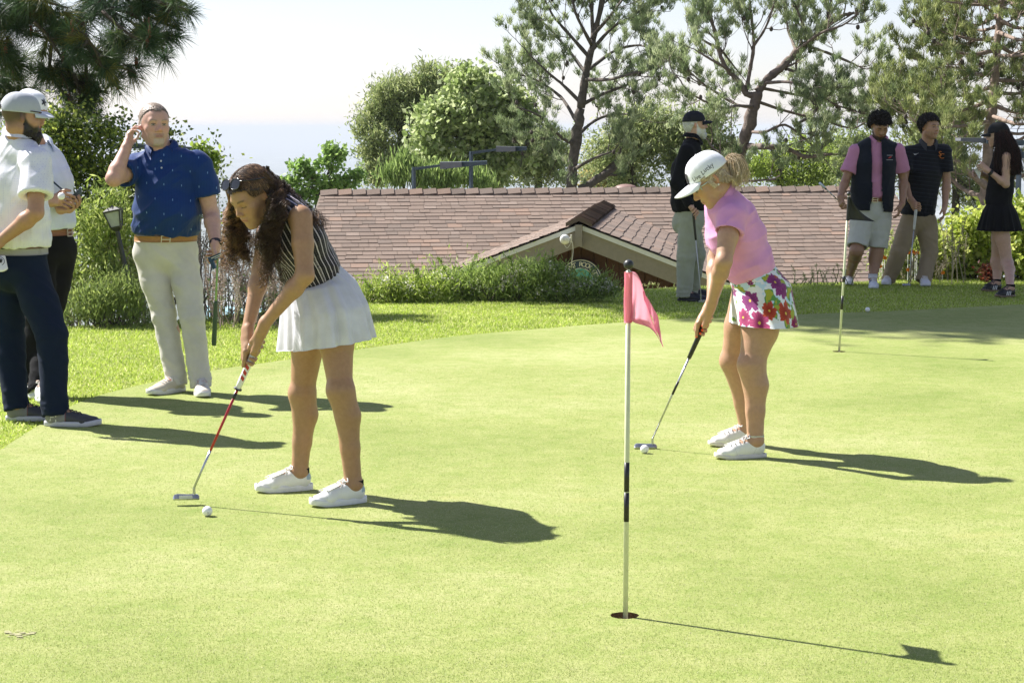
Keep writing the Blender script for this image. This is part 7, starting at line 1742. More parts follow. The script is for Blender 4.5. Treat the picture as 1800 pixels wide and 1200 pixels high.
        for (fu, fv, R0, ph, kd, p2) in fl:
            du = (u_ - fu * 1.02 + 0.51) % 1.02 - 0.51; dv = v_ - fv * 0.33; rr_ = np.hypot(du, dv * 0.95); an = np.arctan2(dv, du); pet = R0 * (0.62 + 0.38 * np.abs(np.cos(2.5 * (an + ph))) ** 0.5) * (1 + 0.10 * np.sin(an * 7 + p2) + 0.06 * np.sin(an * 17 + p2))
            m = rr_ < pet; t = (rr_ / R0)[m, None]; vein = (0.5 + 0.5 * np.cos(an[m] * 20 + p2))[:, None] * 0.35; a_, b_ = pc_[kd]; cc = np.array(a_) * t + np.array(b_) * (1 - t); c[m] = cc * (0.8 + vein); c[rr_ < R0 * 0.13] = (0.75, 0.55, 0.08)
        return c.reshape(sh_ + (3,))
    M_fl = cloth_mat('floral_cloth', None, 0.7, transl=0.1)
    def pl(TH, T): return smst(0.45, 1, T) * (0.030 * np.sin(TH * 6 + 1.0) + 0.016 * np.sin(TH * 13)) + 0.006 * np.sin(TH * 5 + T * 9) + 0.01 * T
    rings = [(wai + ds * 0.004, s * 0.140, fp * 0.108), (wai - ds * 0.04, s * 0.150, fp * 0.116), (W(1338, 505, 9.9), s * 0.196, nrm(f * 0.9 + fp * .4) * 0.142), (W(1342, 545, 9.88), s * 0.232, nrm(f + [0, 0, .06]) * 0.152), (W(1343, 569, 9.87), s * 0.250, nrm(f + [0, 0, .02]) * 0.158)]
    loft_skirt(root, 'floral_skirt', M_fl, rings, [0, 0.2, 0.5, 0.8, 1.0], pl, 1, nu=420, nv=150, paint=pf)
    # shoes and socks
    def pt(q, c): c *= (1 - 0.15 * ((np.abs(q[:, 1] - 0.17 - 0.3 * (q[:, 2] - .03)) < 0.002) | (np.abs(q[:, 1] - 0.075 + 0.4 * (q[:, 2] - .03)) < 0.002)))[:, None]; return c
    for (h, t) in ((heL, toL), (heR, toR)):
        o, Lp = shoe(root, h, t, paint=pt, L=0.268, wid=0.9, upper=(0.80, 0.785, 0.75), sole=(0.70, 0.66, 0.60), sole_h=0.020); ff = nrm(t - h)
        band(root, Lp(0, 0.058, 0.094), np.stack([np.array([ff[1], -ff[0], 0]), ff, Zv], 1), 0.0375, 0.041, 0.036, M_denimw, 'ankle_sock')
    # cap, glasses, hair
    cp, surf = cap(root, hc, hR, hs, (0.82, 0.83, 0.87), z_rim=0.032, high=0.012, s_dome=1.05, brim_len=0.094, curve=0.020, tilt=0.10, sweep=0.012)
    v, f_ = text_mesh('Live Lucky', 0.031); sc_ = 1 / 0.095
    V = np.array([surf(math.pi - (-x) * 0 - (0.0) + (-0.35 - x * -1 * sc_ * 0.92) * 1.0, 0.30 + y * 10.5 + 0.15 * x * 10 + 0.10 * math.sin(x * 90) * .3, 0.0012) for x, y, _ in v])
    MB().add(V, f_).build('cap_lettering', M_black, cp)
    m = MB()                                                     # clover shaped patch on the front
    th = np.linspace(0, 2 * np.pi, 49)[:-1]; rr_ = 0.17 + 0.06 * np.abs(np.sin(2 * th)); V = [surf(math.pi / 2 + 0.12 + q * math.cos(t) * 0.85, 0.42 + q * math.sin(t) * 1.25, 0.0025) for q, t in zip(rr_, th)] + [surf(math.pi / 2 + 0.12, 0.42, 0.0035)]
    m.add(V, [[i, (i + 1) % 48, 48] for i in range(48)]); m.box(surf(math.pi / 2 + 0.14, 0.18, 0.002), [0.008, 0.008, 0.012], hR); m.build('cap_patch', plain('patch_dark', (0.03, 0.025, 0.03), 0.7), cp)
    L = lambda x, y, z: hc + hR @ (np.array([x, y, z]) * hs)
    sunglasses(root, L, hR, (0, 0.090, 0.004), 0.0, plain('clear_frame', (0.45, 0.55, 0.55), 0.15), M_lens, w=0.026, h=0.021, sep=0.034, wrap=1.9)
    bl = [(0.62, 0.50, 0.33), (0.50, 0.38, 0.23), (0.72, 0.62, 0.45), (0.38, 0.27, 0.16)]
    def keep(x, y, z): return (z < 0.045) & (z > -0.075) & (y < np.interp(z, [-0.075, -0.04, 0.0, 0.02, 0.05], [-0.09, -0.06, -0.036, 0.035, 0.05]))
    hair_shell(root, hc, hR, hs, bl[1], keep, 0.003, 0.006, 0.0042, 60, 14, streak=(1, 0.3, 1))
    ST = []; CC = []; rr2 = np.random.default_rng(31)
    tie = L(0, -0.118, 0.018)
    def st2(pts, n=26, jit=0.0):
        p = spline(pts, 10); t_ = np.linspace(0, len(p) - 1, n); ST.append(np.stack([np.interp(t_, np.arange(len(p)), p[:, d]) for d in range(3)], -1)); CC.append(np.array(bl[rr2.choice(4, p=[.35, .3, .2, .15])]) * rr2.uniform(0.8, 1.2))
    for i in range(900):        # hair drawn back to the tie
        sd = rr2.choice((-1, 1), p=(.7, .3)); z = rr2.uniform(-0.06, 0.045); y = np.interp(z, [-0.06, 0, 0.045], [-0.05, 0.0, 0.04]) - rr2.uniform(0, 0.05); st2([L(sd * (0.080 + rr2.uniform(0, .006)), y, z), L(sd * 0.066, -0.08, (z + 0.03) / 2), tie + rr2.normal(0, 0.008, 3)], 16)
    for i in range(1300):        # ponytail: bursts out, then falls
        o = rdir(rr2, 1)[0] * rr2.uniform(0.3, 1); a1 = tie + np.array([0.018, 0, 0.010]) + o * 0.022; k = rr2.uniform(0.3, 1.0)
        a2 = a1 + np.array([0.034 + 0.03 * o[0], 0.035 * o[1], 0.002 + 0.02 * o[2]]) * k; a3 = a2 + np.array([0.03 * o[0] + 0.018, 0.03 * o[1], -0.055 - 0.03 * rr2.random()]) * k; a4 = a3 + np.array([rr2.normal(-0.01, 0.012), rr2.normal(0, 0.012), -0.05 * k])
        st2([tie, a1, a2, a3, a4], 26)
    for i in range(60):         # loose strands by the ear and nape
        st2([L(-0.078, 0.02 - rr2.uniform(0, 0.03), 0.025), L(-0.089, 0.012 + rr2.normal(0, .006), -0.005), L(-0.086, 0.0 + rr2.normal(0, .008), -0.035)], 16)
    for i in range(60): st2([L(-0.06, -0.09, 0.0), L(-0.07, -0.085, -0.05), L(-0.062, -0.08 + rr2.normal(0, .012), -0.09 + rr2.normal(0, .01))], 16)
    by = {}
    for p, c in zip(ST, CC): by.setdefault(len(p), []).append((p, c))
    mb = MB()
    for n_, L_ in by.items():
        A_ = np.array([x[0] for x in L_]); v, f_ = tubes_batch(A_, np.tile(np.linspace(0.0011, 0.0006, n_), (len(L_), 1)), 4); mb.add(v, f_, 0, np.repeat(np.array([x[1] for x in L_]), n_ * 4, 0))
    mb.build('ponytail', M_hair, root, True)
    putter('steel putter with black grip held by the woman in the pink polo', butt, hz, [-1, 0.0, 0], 0.265, [(1.0, M_steel)], (0.0145, 0.0115), bands=((0.40, 0.475, M_black, 1.12),), sh_r=0.0056, head=0.115, head_h=0.026)
person_e()
# ================================================================== the other seven people, one builder
def person(c):
    root = empty('person', c['base'], c['label'], 'person'); skin = c['skin']
    f = nrm([*c['f'], 0]); s = np.cross(f, Zv); hc, hR, hs = c['hc'], frame(c['hf'], c.get('hu', (0, 0, 1))), c.get('hs', 1.0)
    pel, wai, che, nb = c['pel'], c['wai'], c['che'], c['nb']; (hw, hd), (ww, wd), (cw, cd) = c['w']
    sh, el, wr = c['sh'], c['el'], c['wr']; hips = c.get('hips') or [pel + s * 0.088 - Zv * 0.02, pel - s * 0.088 - Zv * 0.02]
    foot = [(h, t, nrm(t - h)) for h, t in c['feet']]; an = [h + ff * 0.06 + Zv * 0.095 for h, t, ff in foot]; kn = c['kn']
    S = SDF(); head_sdf(S, hc, hR, hs, c.get('fem', False), c.get('jaw', 1.05), nose=c.get('nose', 1.05)); neck_sdf(S, nb, hc, hR, 1.0 if not c.get('fem') else 0.88, c.get('nr', 0.060))
    torso_sdf(S, [(pel, s, hw - 0.012, hd - 0.012), (wai, s, ww - 0.012, wd - 0.012), (che, s, cw - 0.012, cd - 0.012), (nb + (che - nb) * 0.35, s, cw - 0.03, cd - 0.03)], nb, [a * 0.9 + nb * 0.1 for a in sh], 0, yoke=(0.04, 0.045) if not c.get('fem') else (0.034, 0.038))
    ar = c.get('ar', (0.056, 0.050, 0.044, 0.046, 0.029)); lr = c.get('lr', (0.09, 0.075, 0.060, 0.060, 0.038))
    for a, b, w_ in zip(sh, el, wr): arm_sdf(S, a, b, w_, 1.0, ar)
    for a, b, e, (h, t, ff) in zip(hips, kn, an, foot): leg_sdf(S, a, b, e, 1.0, ff, lr); foot_sdf(S, e, h + ff * 0.2 + Zv * 0.03)
    fine = [around(hc, 0.15, c.get('hres', 0.0045))]
    for i, hnd in enumerate(c['hands']):
        hand_sdf(S, wr[i], hnd['K'], hnd['side'], hnd['pn'], hnd.get('curls', (0.35, 0.5, 0.35)), c.get('hand_s', 1.05), hnd.get('thumb'), dirf=hnd.get('dirf'), wr=ar[4] * 0.96)
        if hnd.get('fine', True): fine.append(around((np.asarray(hnd['K']) + wr[i]) / 2, 0.12, 0.0045))
    body_obj(root, S, skin, (hc, hR, hs), fine, res=c.get('res', 0.0075), paint=c.get('bpaint'), **c.get('face', {}))
    out = dict(root=root, f=f, s=s, hR=hR, an=an, foot=foot, L=lambda x, y, z: hc + hR @ (np.array([x, y, z]) * hs))
    # upper garment
    t = c['top']; ax = nrm(che - wai); S = SDF(); I = t.get('infl', 0.012)
    for a, b in zip(sh, el):
        if t['sleeve'] > 0:
            if t['sleeve'] < 1: cuff(S, sleeve(S, a, b, t['sleeve'], 0.070 + I * .4, t.get('sr', 0.076), ar[1] + 0.008), 0.025)
    low = wai - ax * t.get('below', 0.004)
    fpp = nrm(f - ax * f.dot(ax))
    if t.get('hang'): stc = [(low, s, t['hang'][0], t['hang'][1]), (wai + ax * 0.06, s, ww + I + .01, wd + I + .01), (che, s, cw + I, cd + I), (nb + (che - nb) * 0.35, s, cw - 0.012, cd - 0.018)]
    else: stc = [(low, s, ww + 0.004, wd + 0.004), (wai + ax * 0.035, s, ww + I + 0.012, wd + I + 0.012), (wai * .5 + che * .5, s, (ww + cw) / 2 + I + .006, (wd + cd) / 2 + I + .006), (che, s, cw + I, cd + I), (nb + (che - nb) * 0.35, s, cw - 0.012, cd - 0.018)]
    torso_sdf(S, stc, nb, [a * 0.92 + nb * 0.08 for a in sh], 0, yoke=t.get('yoke', (0.058, 0.066)))
    for e in t.get('extra', []): S.el(*e)
    if t['sleeve'] >= 1:
        for a, b, w_ in zip(sh, el, wr): S.ec(a, b, 0.072, 0.062, k=0.03); S.ec(b, b + (w_ - b) * 0.93, 0.060, 0.044, k=0.02)
    S.half(low, -ax, 0.30)
    S.cyl(nb + (hc - nb) * 0.10, nb + (hc - nb) * 0.8, t.get('neck', 0.062), 0.078)
    if t['sleeve'] == 0:
        for a in sh: o_ = nrm(a - nb); S.cyl(a - o_ * 0.012, a + o_ * 0.12, 0.062, 0.08)
    wrk = t.get('wr', [(0.010, [nrm([1, 0, .5]) * 6, np.array([0, 4, 0]), nrm([-.5, 0, 1]) * 13]), (0.009, (20, 20, 7), lambda P: smst(0.14, 0.0, (P - wai) @ ax))])
    A = t.get('attrs'); out['top'] = cloth_obj(t['name'], S, root, t['mat'], t.get('res', 0.0075), wrk, seed=c.get('seed', 1), attrs=(lambda P: A(P, wai, s, fpp, ax)) if A else None)
    if t.get('collar', True):
        up = nrm(hc - nb); up = nrm(up * 0.6 + Zv * 0.5); fr = nrm(f - up * f.dot(up)); nR = np.stack([np.cross(fr, up), fr, up], 1); g = t.get('cg', 0.5)
        collar(out['top'], nb + nR @ np.array([0, 0.004, 0.044]), nR, t.get('crx', 0.072), t.get('cry', 0.072), t.get('cmat', t['mat']), h=0.036, fall=0.044, gap=g, front_drop=0.035, point=0.026); out['nR'] = nR
    # lower garment
    b = c['low']; ends = [e + (k_ - e) * b.get('up', 0.0) - Zv * b.get('down', 0.055) if not b.get('short') else k_ + (h_ - k_) * b['short'] for e, k_, h_ in zip(an, kn, hips)]
    kn2 = kn if not b.get('short') else [h_ + (k_ - h_) * (1 - b['short']) * 0.6 for k_, h_ in zip(kn, hips)]
    bt = (pel - f * (hd * 0.35) - Zv * 0.03, np.array([hw * 0.72, hw * 0.72, 0.10]))
    if not b.get('skirt'):
        trousers(root, b['name'], b['mat'], pel, s, hw + 0.010, hd + 0.012, hips, kn2, ends, b.get('r', (0.105, 0.082, 0.072)), waist=(wai - ax * 0.008, ww + 0.006, wd + 0.006), butt=bt, res=b.get('res', 0.0085), hollow=b.get('hollow', 0.058), seed=c.get('seed', 1) + 5,
             wr=b.get('wr', [(0.010, [np.array([6, 0, 2.]), np.array([0, 6, 2.]), np.array([7, 2, 10.])]), (0.010, (13, 13, 26), lambda P: smst(0.24, 0.10, P[:, 2])), (0.007, (14, 14, 22), lambda P: np.exp(-((P[:, 2] - kn[0][2]) / 0.12) ** 2))]))
    else: b['skirt'](root, s, f, pel, wai, ax, fpp)
    if c.get('belt'):
        bR = np.stack([s, fpp, ax], 1); belt(root, wai - ax * 0.026, bR, ww + 0.014, wd + 0.014, 0.036, c['belt'][0], buckle=c['belt'][1])
    for (h, t_, ff) in foot:
        o, Lp = shoe(root, h, t_, L=c.get('fl', 0.30), **c['shoe'])
        if c.get('sock'):
            band(root, Lp(0, 0.06, c['sock'][1]), np.stack([np.array([ff[1], -ff[0], 0]), ff, Zv], 1), lr[4] + 0.004, lr[4] + 0.006, c['sock'][2], c['sock'][0], 'sock')
    out.update(ax=ax, fpp=fpp); return out
def relaxed(wrp, d, side, pn, **k): return dict(K=np.asarray(wrp) + nrm(d) * 0.088, side=nrm(side), pn=nrm(pn), **k)
# ------------------------------------------------------------------ man in the blue polo
D = 12.25; w = lambda x, y, d=None: W(x, y, D if d is None else d)
def dotpat(n, col):
    u_ = n.math('FRACT', n.math('MULTIPLY', n.fattr('su'), 1 / 0.105)); row = n.math('FLOOR', n.math('MULTIPLY', n.fattr('sv'), 1 / 0.088)); sh_ = n.math('FRACT', n.math('ADD', n.math('MULTIPLY', n.fattr('su'), 1 / 0.105), n.math('MULTIPLY', row, 0.5)))
    v_ = n.math('FRACT', n.math('MULTIPLY', n.fattr('sv'), 1 / 0.088)); a = n.math('LESS_THAN', n.math('ABSOLUTE', n.math('SUBTRACT', sh_, 0.5)), 0.020); b = n.math('LESS_THAN', n.math('ABSOLUTE', n.math('SUBTRACT', v_, 0.5)), 0.07)
    a2 = n.math('LESS_THAN', n.math('ABSOLUTE', n.math('SUBTRACT', n.math('FRACT', n.math('MULTIPLY', n.fattr('su'), 110.0)), .5)), 0.25)
    return n.mix(n.math('MULTIPLY', a, b), n.mix(n.math('MULTIPLY', a2, 0.35), (0.006, 0.030, 0.135), (0.010, 0.052, 0.21)), (0.18, 0.32, 0.55))
M_blue = cloth_mat('blue_polo', (0, 0, 0), 0.6, pattern=dotpat, sheen=0.1)
uv = lambda P, wa, s, fp, ax: {'su': (P - wa) @ s + 0.02 * ((P - wa) @ fp), 'sv': (P - wa) @ ax}
hc = w(272, 219, 12.22)
def buzzC(x, y, z):
    zl = np.interp(y, [-0.05, -0.02, 0.0, 0.02, 0.05, 0.075], [-0.10, -0.06, 0.0, 0.045, 0.078, 0.088]) - 0.012 * (np.abs(x) < 0.02) * (y > 0.03); m = smst(-0.008, 0.006, z - zl); g = np.clip((z - 0.03) / 0.06, 0, 1)[:, None]
    return m, np.array((0.42, 0.36, 0.31)) * (1 - g) + np.array((0.18, 0.12, 0.08)) * g
wrC = [w(222, 260, 12.13), w(379, 430, 12.02)]
pc = person(dict(base=G(325, 692), label='stout grey bearded man in dark blue polo and pale trousers cupping his ear', skin=(0.55, 0.33, 0.25), f=(0.10, -1), hc=hc, hf=(0.44, -0.9, -0.03), hs=1.08, jaw=1.22, nose=1.25, nr=0.066, seed=3,
    pel=w(291, 445), wai=w(292, 411), che=w(297, 322), nb=w(286, 272), w=((0.174, 0.120), (0.176, 0.128), (0.182, 0.128)), sh=[w(240, 293, 12.27), w(352, 290, 12.22)], el=[w(200, 314, 12.03), w(371, 376, 12.22)], wr=wrC, kn=[w(288, 552, 12.2), w(338, 560, 12.12)],
    feet=[(G(325, 688), G(268, 696)), (G(352, 690), G(366, 711))], hips=[w(261, 446), w(321, 446)], ar=(0.064, 0.058, 0.050, 0.050, 0.032), hres=0.004,
    hands=[dict(K=w(228, 233, 12.19), side=(0.1, 0.9, 0.25), pn=(0.95, 0.1, -0.25), curls=(0.55, 0.75, 0.5), thumb=[w(236, 248, 12.22), w(241, 243, 12.25), w(244, 236, 12.26)]), dict(K=w(381, 452, 11.99), side=(0, 0.1, 1), pn=(-0.8, -0.5, 0), curls=(0.5, 1.4, 1.0), dirf=(-0.4, 0.9, 0), thumb=[w(376, 438, 11.97), w(379, 446, 11.95), w(382, 452, 11.95)])],
    face=dict(cheek=0.45, brow=(0.30, 0.22, 0.17), eye=(0.10, 0.12, 0.10), goatee=(0.5, (0.30, 0.20, 0.15), 0.6, (0.48, 0.42, 0.37)), stub=(0.35, (0.42, 0.30, 0.25)), buzz=buzzC, lip=(0.42, 0.2, 0.17)),
    top=dict(name='polo_shirt', mat=M_blue, sleeve=0.62, sr=0.086, infl=0.016, attrs=uv, wr=[(0.020, [nrm([1, 0.3, .9]) * 4.5, np.array([0, 4, 0]), nrm([-.8, 0, 1]) * 10]), (0.010, (20, 20, 7), lambda P: smst(1.12, 1.0, P[:, 2]))], extra=[(w(295, 372, 12.16), [0.165, 0.115, 0.13], None, 0.05)], crx=0.076, cry=0.076, cg=0.7),
    low=dict(name='trousers', mat=M_khaki, r=(0.095, 0.072, 0.066), hollow=0.054), belt=(M_tan, math.pi / 2 + 0.05), shoe=dict(upper=(0.62, 0.56, 0.46), sole=(0.74, 0.73, 0.70), sole_h=0.030)))
hair_shell(pc['root'], w(272, 219, 12.22), pc['hR'], 1.08, (0.27, 0.21, 0.165), lambda x, y, z: (z > np.interp(y, [-0.06, -0.03, 0.0, 0.03, 0.05, 0.075], [-0.05, -0.01, 0.03, 0.066, 0.084, 0.092]) - 0.014 * (np.abs(x) < 0.022) * (y > 0.03)), 0.0025, 0.004, 0.004, 110, 8)
# shirt details
r_ = pc['root']; mb = MB(); fz = pc['fpp']; 
for px, py in ((283, 283), (284, 295)): mb.sphere(w(px, py, 12.255 - 0.155), (0.006, 0.004, 0.006), 10, 6)
mb.build('button', plain('button_pearl', (0.5, 0.55, 0.62), 0.3), pc['top'], True)
# watch and the upside-down putter in his left hand
ax_ = nrm(wrC[1] - w(371, 376, 12.22)); wR = frame(np.cross(ax_, [0, 1, 0.01]), ax_); band(r_, wrC[1] - ax_ * 0.010, wR, 0.036, 0.036, 0.024, M_watch, 'watch_strap'); MB().sphere(wrC[1] - ax_ * 0.01 + wR @ np.array([0.0, 0.036, 0]) * 1 + np.array([0.0, -0.02, 0]), (0.018, 0.012, 0.018), 16, 8).build('watch_face', M_watch, r_, True)
top_, bot = w(383, 445, 11.97), w(376, 607, 11.97); axp = nrm(bot - top_); Lp_ = np.linalg.norm(bot - top_)
pt_ = empty('putter', w(376, 607, 11.97), 'putter held upside down by the man in blue, navy mallet head up', 'golf club')
MB().tube([top_, bot - axp * 0.26], [0.0052, 0.0062], 10).build('shaft', plain('green_shaft', (0.25, 0.42, 0.10), 0.35), pt_, True); MB().tube([bot - axp * 0.27, bot - axp * 0.25, bot - axp * 0.02, bot], [0.010, 0.0125, 0.0155, 0.012], 12).build('grip', plain('dark_green_grip', (0.05, 0.09, 0.035), 0.6), pt_, True)
hx = nrm([0.9, -0.25, 0.38]); hy = nrm(np.cross([0, -1, 0.1], hx)); hz_ = np.cross(hx, hy); Rh = np.stack([hx, hz_, hy], 1); m = MB()
cH = w(380, 452, 11.90); m.box(cH, [0.098, 0.020, 0.030], Rh).box(cH + Rh @ np.array([-0.036, 0, -0.035]), [0.022, 0.018, 0.050], Rh).box(cH + Rh @ np.array([0.036, 0, -0.035]), [0.022, 0.018, 0.050], Rh); m.build('head', plain('mallet_navy', (0.02, 0.05, 0.10), 0.3), pt_)
MB().box(cH + Rh @ np.array([0.01, -0.012 if (Rh[:, 1][1] > 0) else 0.012, 0.004]), [0.075, 0.002, 0.004], Rh).box(cH + Rh @ np.array([0.02, -0.012 if (Rh[:, 1][1] > 0) else 0.012, -0.006]), [0.055, 0.002, 0.003], Rh).build('alignment_line', M_wht, pt_)
# ------------------------------------------------------------------ man with the grey cap, seen from behind
D = 11.0
def tat(P, col):
    for (q, r0) in ((w(62, 352, 10.66), 0.012), (w(63, 358, 10.66), 0.009)): m = smst(1, .6, np.linalg.norm((P - q) * [1, 0.5, 0.7], axis=1) / r0)[:, None]; col = col * (1 - 0.8 * m) + np.array((0.05, 0.05, 0.06)) * 0.8 * m
    return col
def beardA(x, y, z): return smst(0.012, -0.012, z - np.interp(y, [-0.01, 0.02, 0.05, 0.075, 0.1], [0.01, -0.03, -0.048, -0.042, -0.045])) * smst(-0.012, 0.0, y) * (z > -0.16)
def fade(x, y, z): return 0.85 * smst(-0.06, 0.015, z + 0.5 * np.clip(-y - 0.02, -0.02, 0.06)) * smst(0.012, -0.006, y) , (0.045, 0.035, 0.03)
hc = w(40, 206, 10.93); faceA = dict(brow=(0.02, 0.015, 0.012), beard=beardA, beard_col=(0.016, 0.012, 0.011), buzz=fade, cheek=0.15)
def hexpat(n, col):
    v = n.n('TexVoronoi'); v.inputs['Scale'].default_value = 75; v.inputs['Randomness'].default_value = 0.0; n.t.links.new(n.coord(), v.inputs['Vector'])
    return n.mix(n.ramp(v.outputs['Distance'], [(0.15, (1, 1, 1)), (0.3, (0, 0, 0))]), (0.82, 0.82, 0.90), (0.66, 0.66, 0.82))
M_whp = cloth_mat('white_polo', (0, 0, 0), 0.6, pattern=hexpat, sheen=0.1, transl=0.12)
pa = person(dict(base=G(70, 742), label='bearded man in grey cap, white polo and navy trousers standing with his back to us', skin=(0.40, 0.225, 0.14), f=(0.60, 0.80), hc=hc, hf=(0.90, 0.42, -0.10), hs=1.02, seed=11, jaw=1.1,
    pel=w(30, 468), wai=w(31, 432), che=w(26, 325), nb=w(34, 250, 10.97), w=((0.178, 0.130), (0.172, 0.128), (0.190, 0.125)), sh=[w(64, 287, 10.82), w(-22, 285, 11.12)], el=[w(63, 374, 10.70), w(-62, 365, 11.15)], wr=[w(0, 424, 10.76), w(-30, 420, 10.86)], kn=[w(92, 588, 10.82), w(16, 590, 11.05)],
    feet=[(G(78, 750), G(190, 750)), (G(10, 741), G(110, 739))], hres=0.004,
    hands=[relaxed(w(0, 424, 10.76), w(-30, 440, 10.78) - w(0, 424, 10.76), (0, 0.5, 0.8), (0, 1, 0), fine=False), relaxed(w(-30, 420, 10.86), (0.8, 0.3, -0.3), (0, 0, 1), (0, 1, 0), fine=False)],
    face=faceA, bpaint=tat, top=dict(name='polo_shirt', mat=M_whp, sleeve=0.66, sr=0.094, infl=0.020, crx=0.072, cry=0.072, cg=0.5, below=0.004, wr=[(0.014, [nrm([1, 0.3, 1.2]) * 5, np.array([0, 4, 0]), nrm([-1, 0, .8]) * 12]), (0.012, (16, 16, 6), lambda P: smst(0.2, 0.0, P[:, 2] - 1.05))]),
    low=dict(name='trousers', mat=M_navy, down=0.035, r=(0.106, 0.084, 0.070), hollow=0.058), belt=(M_grayb, None), fl=0.312,
    shoe=dict(upper=(0.045, 0.045, 0.055), sole=(0.55, 0.55, 0.57), sole_h=0.028, lace=plain('dark_lace', (0.04, 0.04, 0.045), 0.8), paint=lambda q, c: np.where(((q[:, 1] < 0.12) & (q[:, 2] > 0.0))[:, None], np.array([[0.20, 0.20, 0.21]]), np.where(((q[:, 1] < 0.125) & (q[:, 1] > 0.11))[:, None], np.array([[0.16, 0.04, 0.04]]), c)))))
# beard volume
S = SDF(); L = pa['L']; hR = pa['hR']
S.ec(L(-0.045, 0.02, -0.075), L(-0.02, 0.07, -0.098), 0.022, 0.026, k=0); S.ec(L(0.045, 0.02, -0.075), L(0.02, 0.07, -0.098), 0.022, 0.026, k=0.03); S.ec(L(0, 0.075, -0.098), L(0, 0.072, -0.135), 0.032, 0.022, k=0.03); S.ec(L(0.062, 0.0, -0.04), L(0.045, 0.02, -0.08), 0.010, 0.018, k=0.02)
P, F = S.mesh(0.0045); N = vnormals(P, F); q = hloc(P, hc, hR); P = P + N * ((ridged(q * [90, 90, 45], 5) - 0.5) * 0.009)[:, None]; mesh_obj('beard', P, F, M_hair, pa['root'], np.array((0.020, 0.015, 0.013)))
cp, surf = cap(pa['root'], hc, hR, 1.02, (0.42, 0.44, 0.48), (0.52, 0.55, 0.60), (0.30, 0.31, 0.34), z_rim=0.022, high=0.004, s_dome=1.07, brim_len=0.072, back_open=True, curve=0.012)
Lc_ = lambda x, y, z: hc + hR @ (np.array([x, y, z]) * 1.02)
th = np.linspace(0.35, math.pi - 0.35, 24); MB().tube([Lc_(0.0945 * math.cos(t), -0.018 + 0.1145 * math.sin(t), 0.033) for t in th], 0.0028, 6).build('cap_rope', M_black, cp, True)
th = np.linspace(-math.pi / 2 - 0.42, -math.pi / 2 + 0.42, 12); sheet(np.array([[Lc_(0.0925 * math.cos(t), -0.018 + 0.1120 * math.sin(t), z) for z in (0.018, 0.034)] for t in th]), 0.002, M_capcloth, 'cap_strap', cp, np.tile([0.6, 0.6, 0.6], (24, 1)))
# letters on the heel of his near shoe
h, t_, ff = pa['foot'][0]; rr_ = np.array([ff[1], -ff[0], 0]); v, f_ = text_mesh('FJ', 0.066)
so_ = [o for o in pa['root'].children if o.name.startswith('shoe')][0]; Pm, Fm = mesh_np(so_); V = drape([h + ff * (0.056 + x) + Zv * (0.056 + y * 0.9) + rr_ * 0.04 for x, y, _ in v], Fm, Pm, rr_); MB().add(V, f_).build('shoe_letters', plain('logo_grey', (0.62, 0.62, 0.6), 0.5), so_)
# glove tucked in his back pocket
gc = w(3, 466, 10.72); gl = empty('golf_glove', gc, 'white golf glove with a round dark emblem tucked in the back pocket of navy trousers', 'glove')
S = SDF(); S.ec(w(-4, 455, 10.73), w(6, 474, 10.70), 0.045, 0.026, 0.012, 0.010, u=(1, 0.3, 0), k=0); P, F = S.mesh(0.004); mesh_obj('glove_cuff', P, F, M_white_l, gl); m = MB(); cc_ = w(1, 459, 10.705)
for r0, r1 in ((0.020, 0.023), (0.0, 0.009)):
    th = np.linspace(0, 2 * np.pi, 25)[:-1]; k_ = [cc_ + np.array([r * math.cos(t), -0.002, r * math.sin(t)]) for r in (r0, r1) for t in th]; m.add(k_, [[i, (i + 1) % 24, 24 + (i + 1) % 24, 24 + i] for i in range(24)])
for a in range(5): t = 0.6 + a * 0.5; m.tube([cc_ + [0, -0.003, 0], cc_ + np.array([0.015 * math.cos(t), -0.003, 0.015 * math.sin(t)])], 0.0022, 4)
m.build('emblem', M_black, gl)
# ------------------------------------------------------------------ man behind him in the white cap
D = 12.1; hc = w(55, 196, 12.03)
M_ltb = cloth_mat('pale_blue_polo', (0.64, 0.70, 0.84), 0.6, sheen=0.1)
wrB = [w(90, 353, 11.82), w(108, 368, 11.90)]
pb = person(dict(base=G(68, 702), label='man in white cap, pale blue polo and black trousers looking down at his hands', skin=(0.42, 0.24, 0.15), f=(0.82, -0.57), hc=hc, hf=(0.80, -0.45, -0.38), hu=(0.3, -0.1, 1), seed=21,
    pel=w(86, 436), wai=w(84, 402), che=w(78, 322), nb=w(64, 262, 12.06), w=((0.165, 0.120), (0.150, 0.115), (0.175, 0.118)), sh=[w(44, 286, 11.92), w(92, 286, 12.20)], el=[w(52, 352, 11.85), w(98, 345, 12.22)], wr=wrB, kn=[w(70, 560, 12.0), w(84, 560, 12.1)],
    feet=[(G(42, 694), G(80, 706)), (G(66, 700), G(98, 716))],
    hands=[dict(K=w(108, 349, 11.74), side=(0.3, 0.2, 0.9), pn=(0.35, 0.9, -0.2), curls=(0.6, 0.8, 0.5)), dict(K=w(127, 368, 11.82), side=(0.2, 0.9, 0.4), pn=(-0.3, 0.1, 0.95), curls=(0.35, 0.6, 0.5), dirf=(0.9, -0.3, 0.2))],
    face=dict(brow=(0.02, 0.015, 0.012), beard=beardA, beard_col=(0.03, 0.022, 0.018), cheek=0.15), top=dict(name='polo_shirt', mat=M_ltb, sleeve=0.62, sr=0.085, infl=0.018, below=0.004),
    low=dict(name='trousers', mat=M_blackc, r=(0.105, 0.082, 0.072), hollow=0.06), belt=(M_brown, math.pi / 2 + 0.35), shoe=dict(upper=(0.78, 0.78, 0.76), sole=(0.7, 0.7, 0.68))))
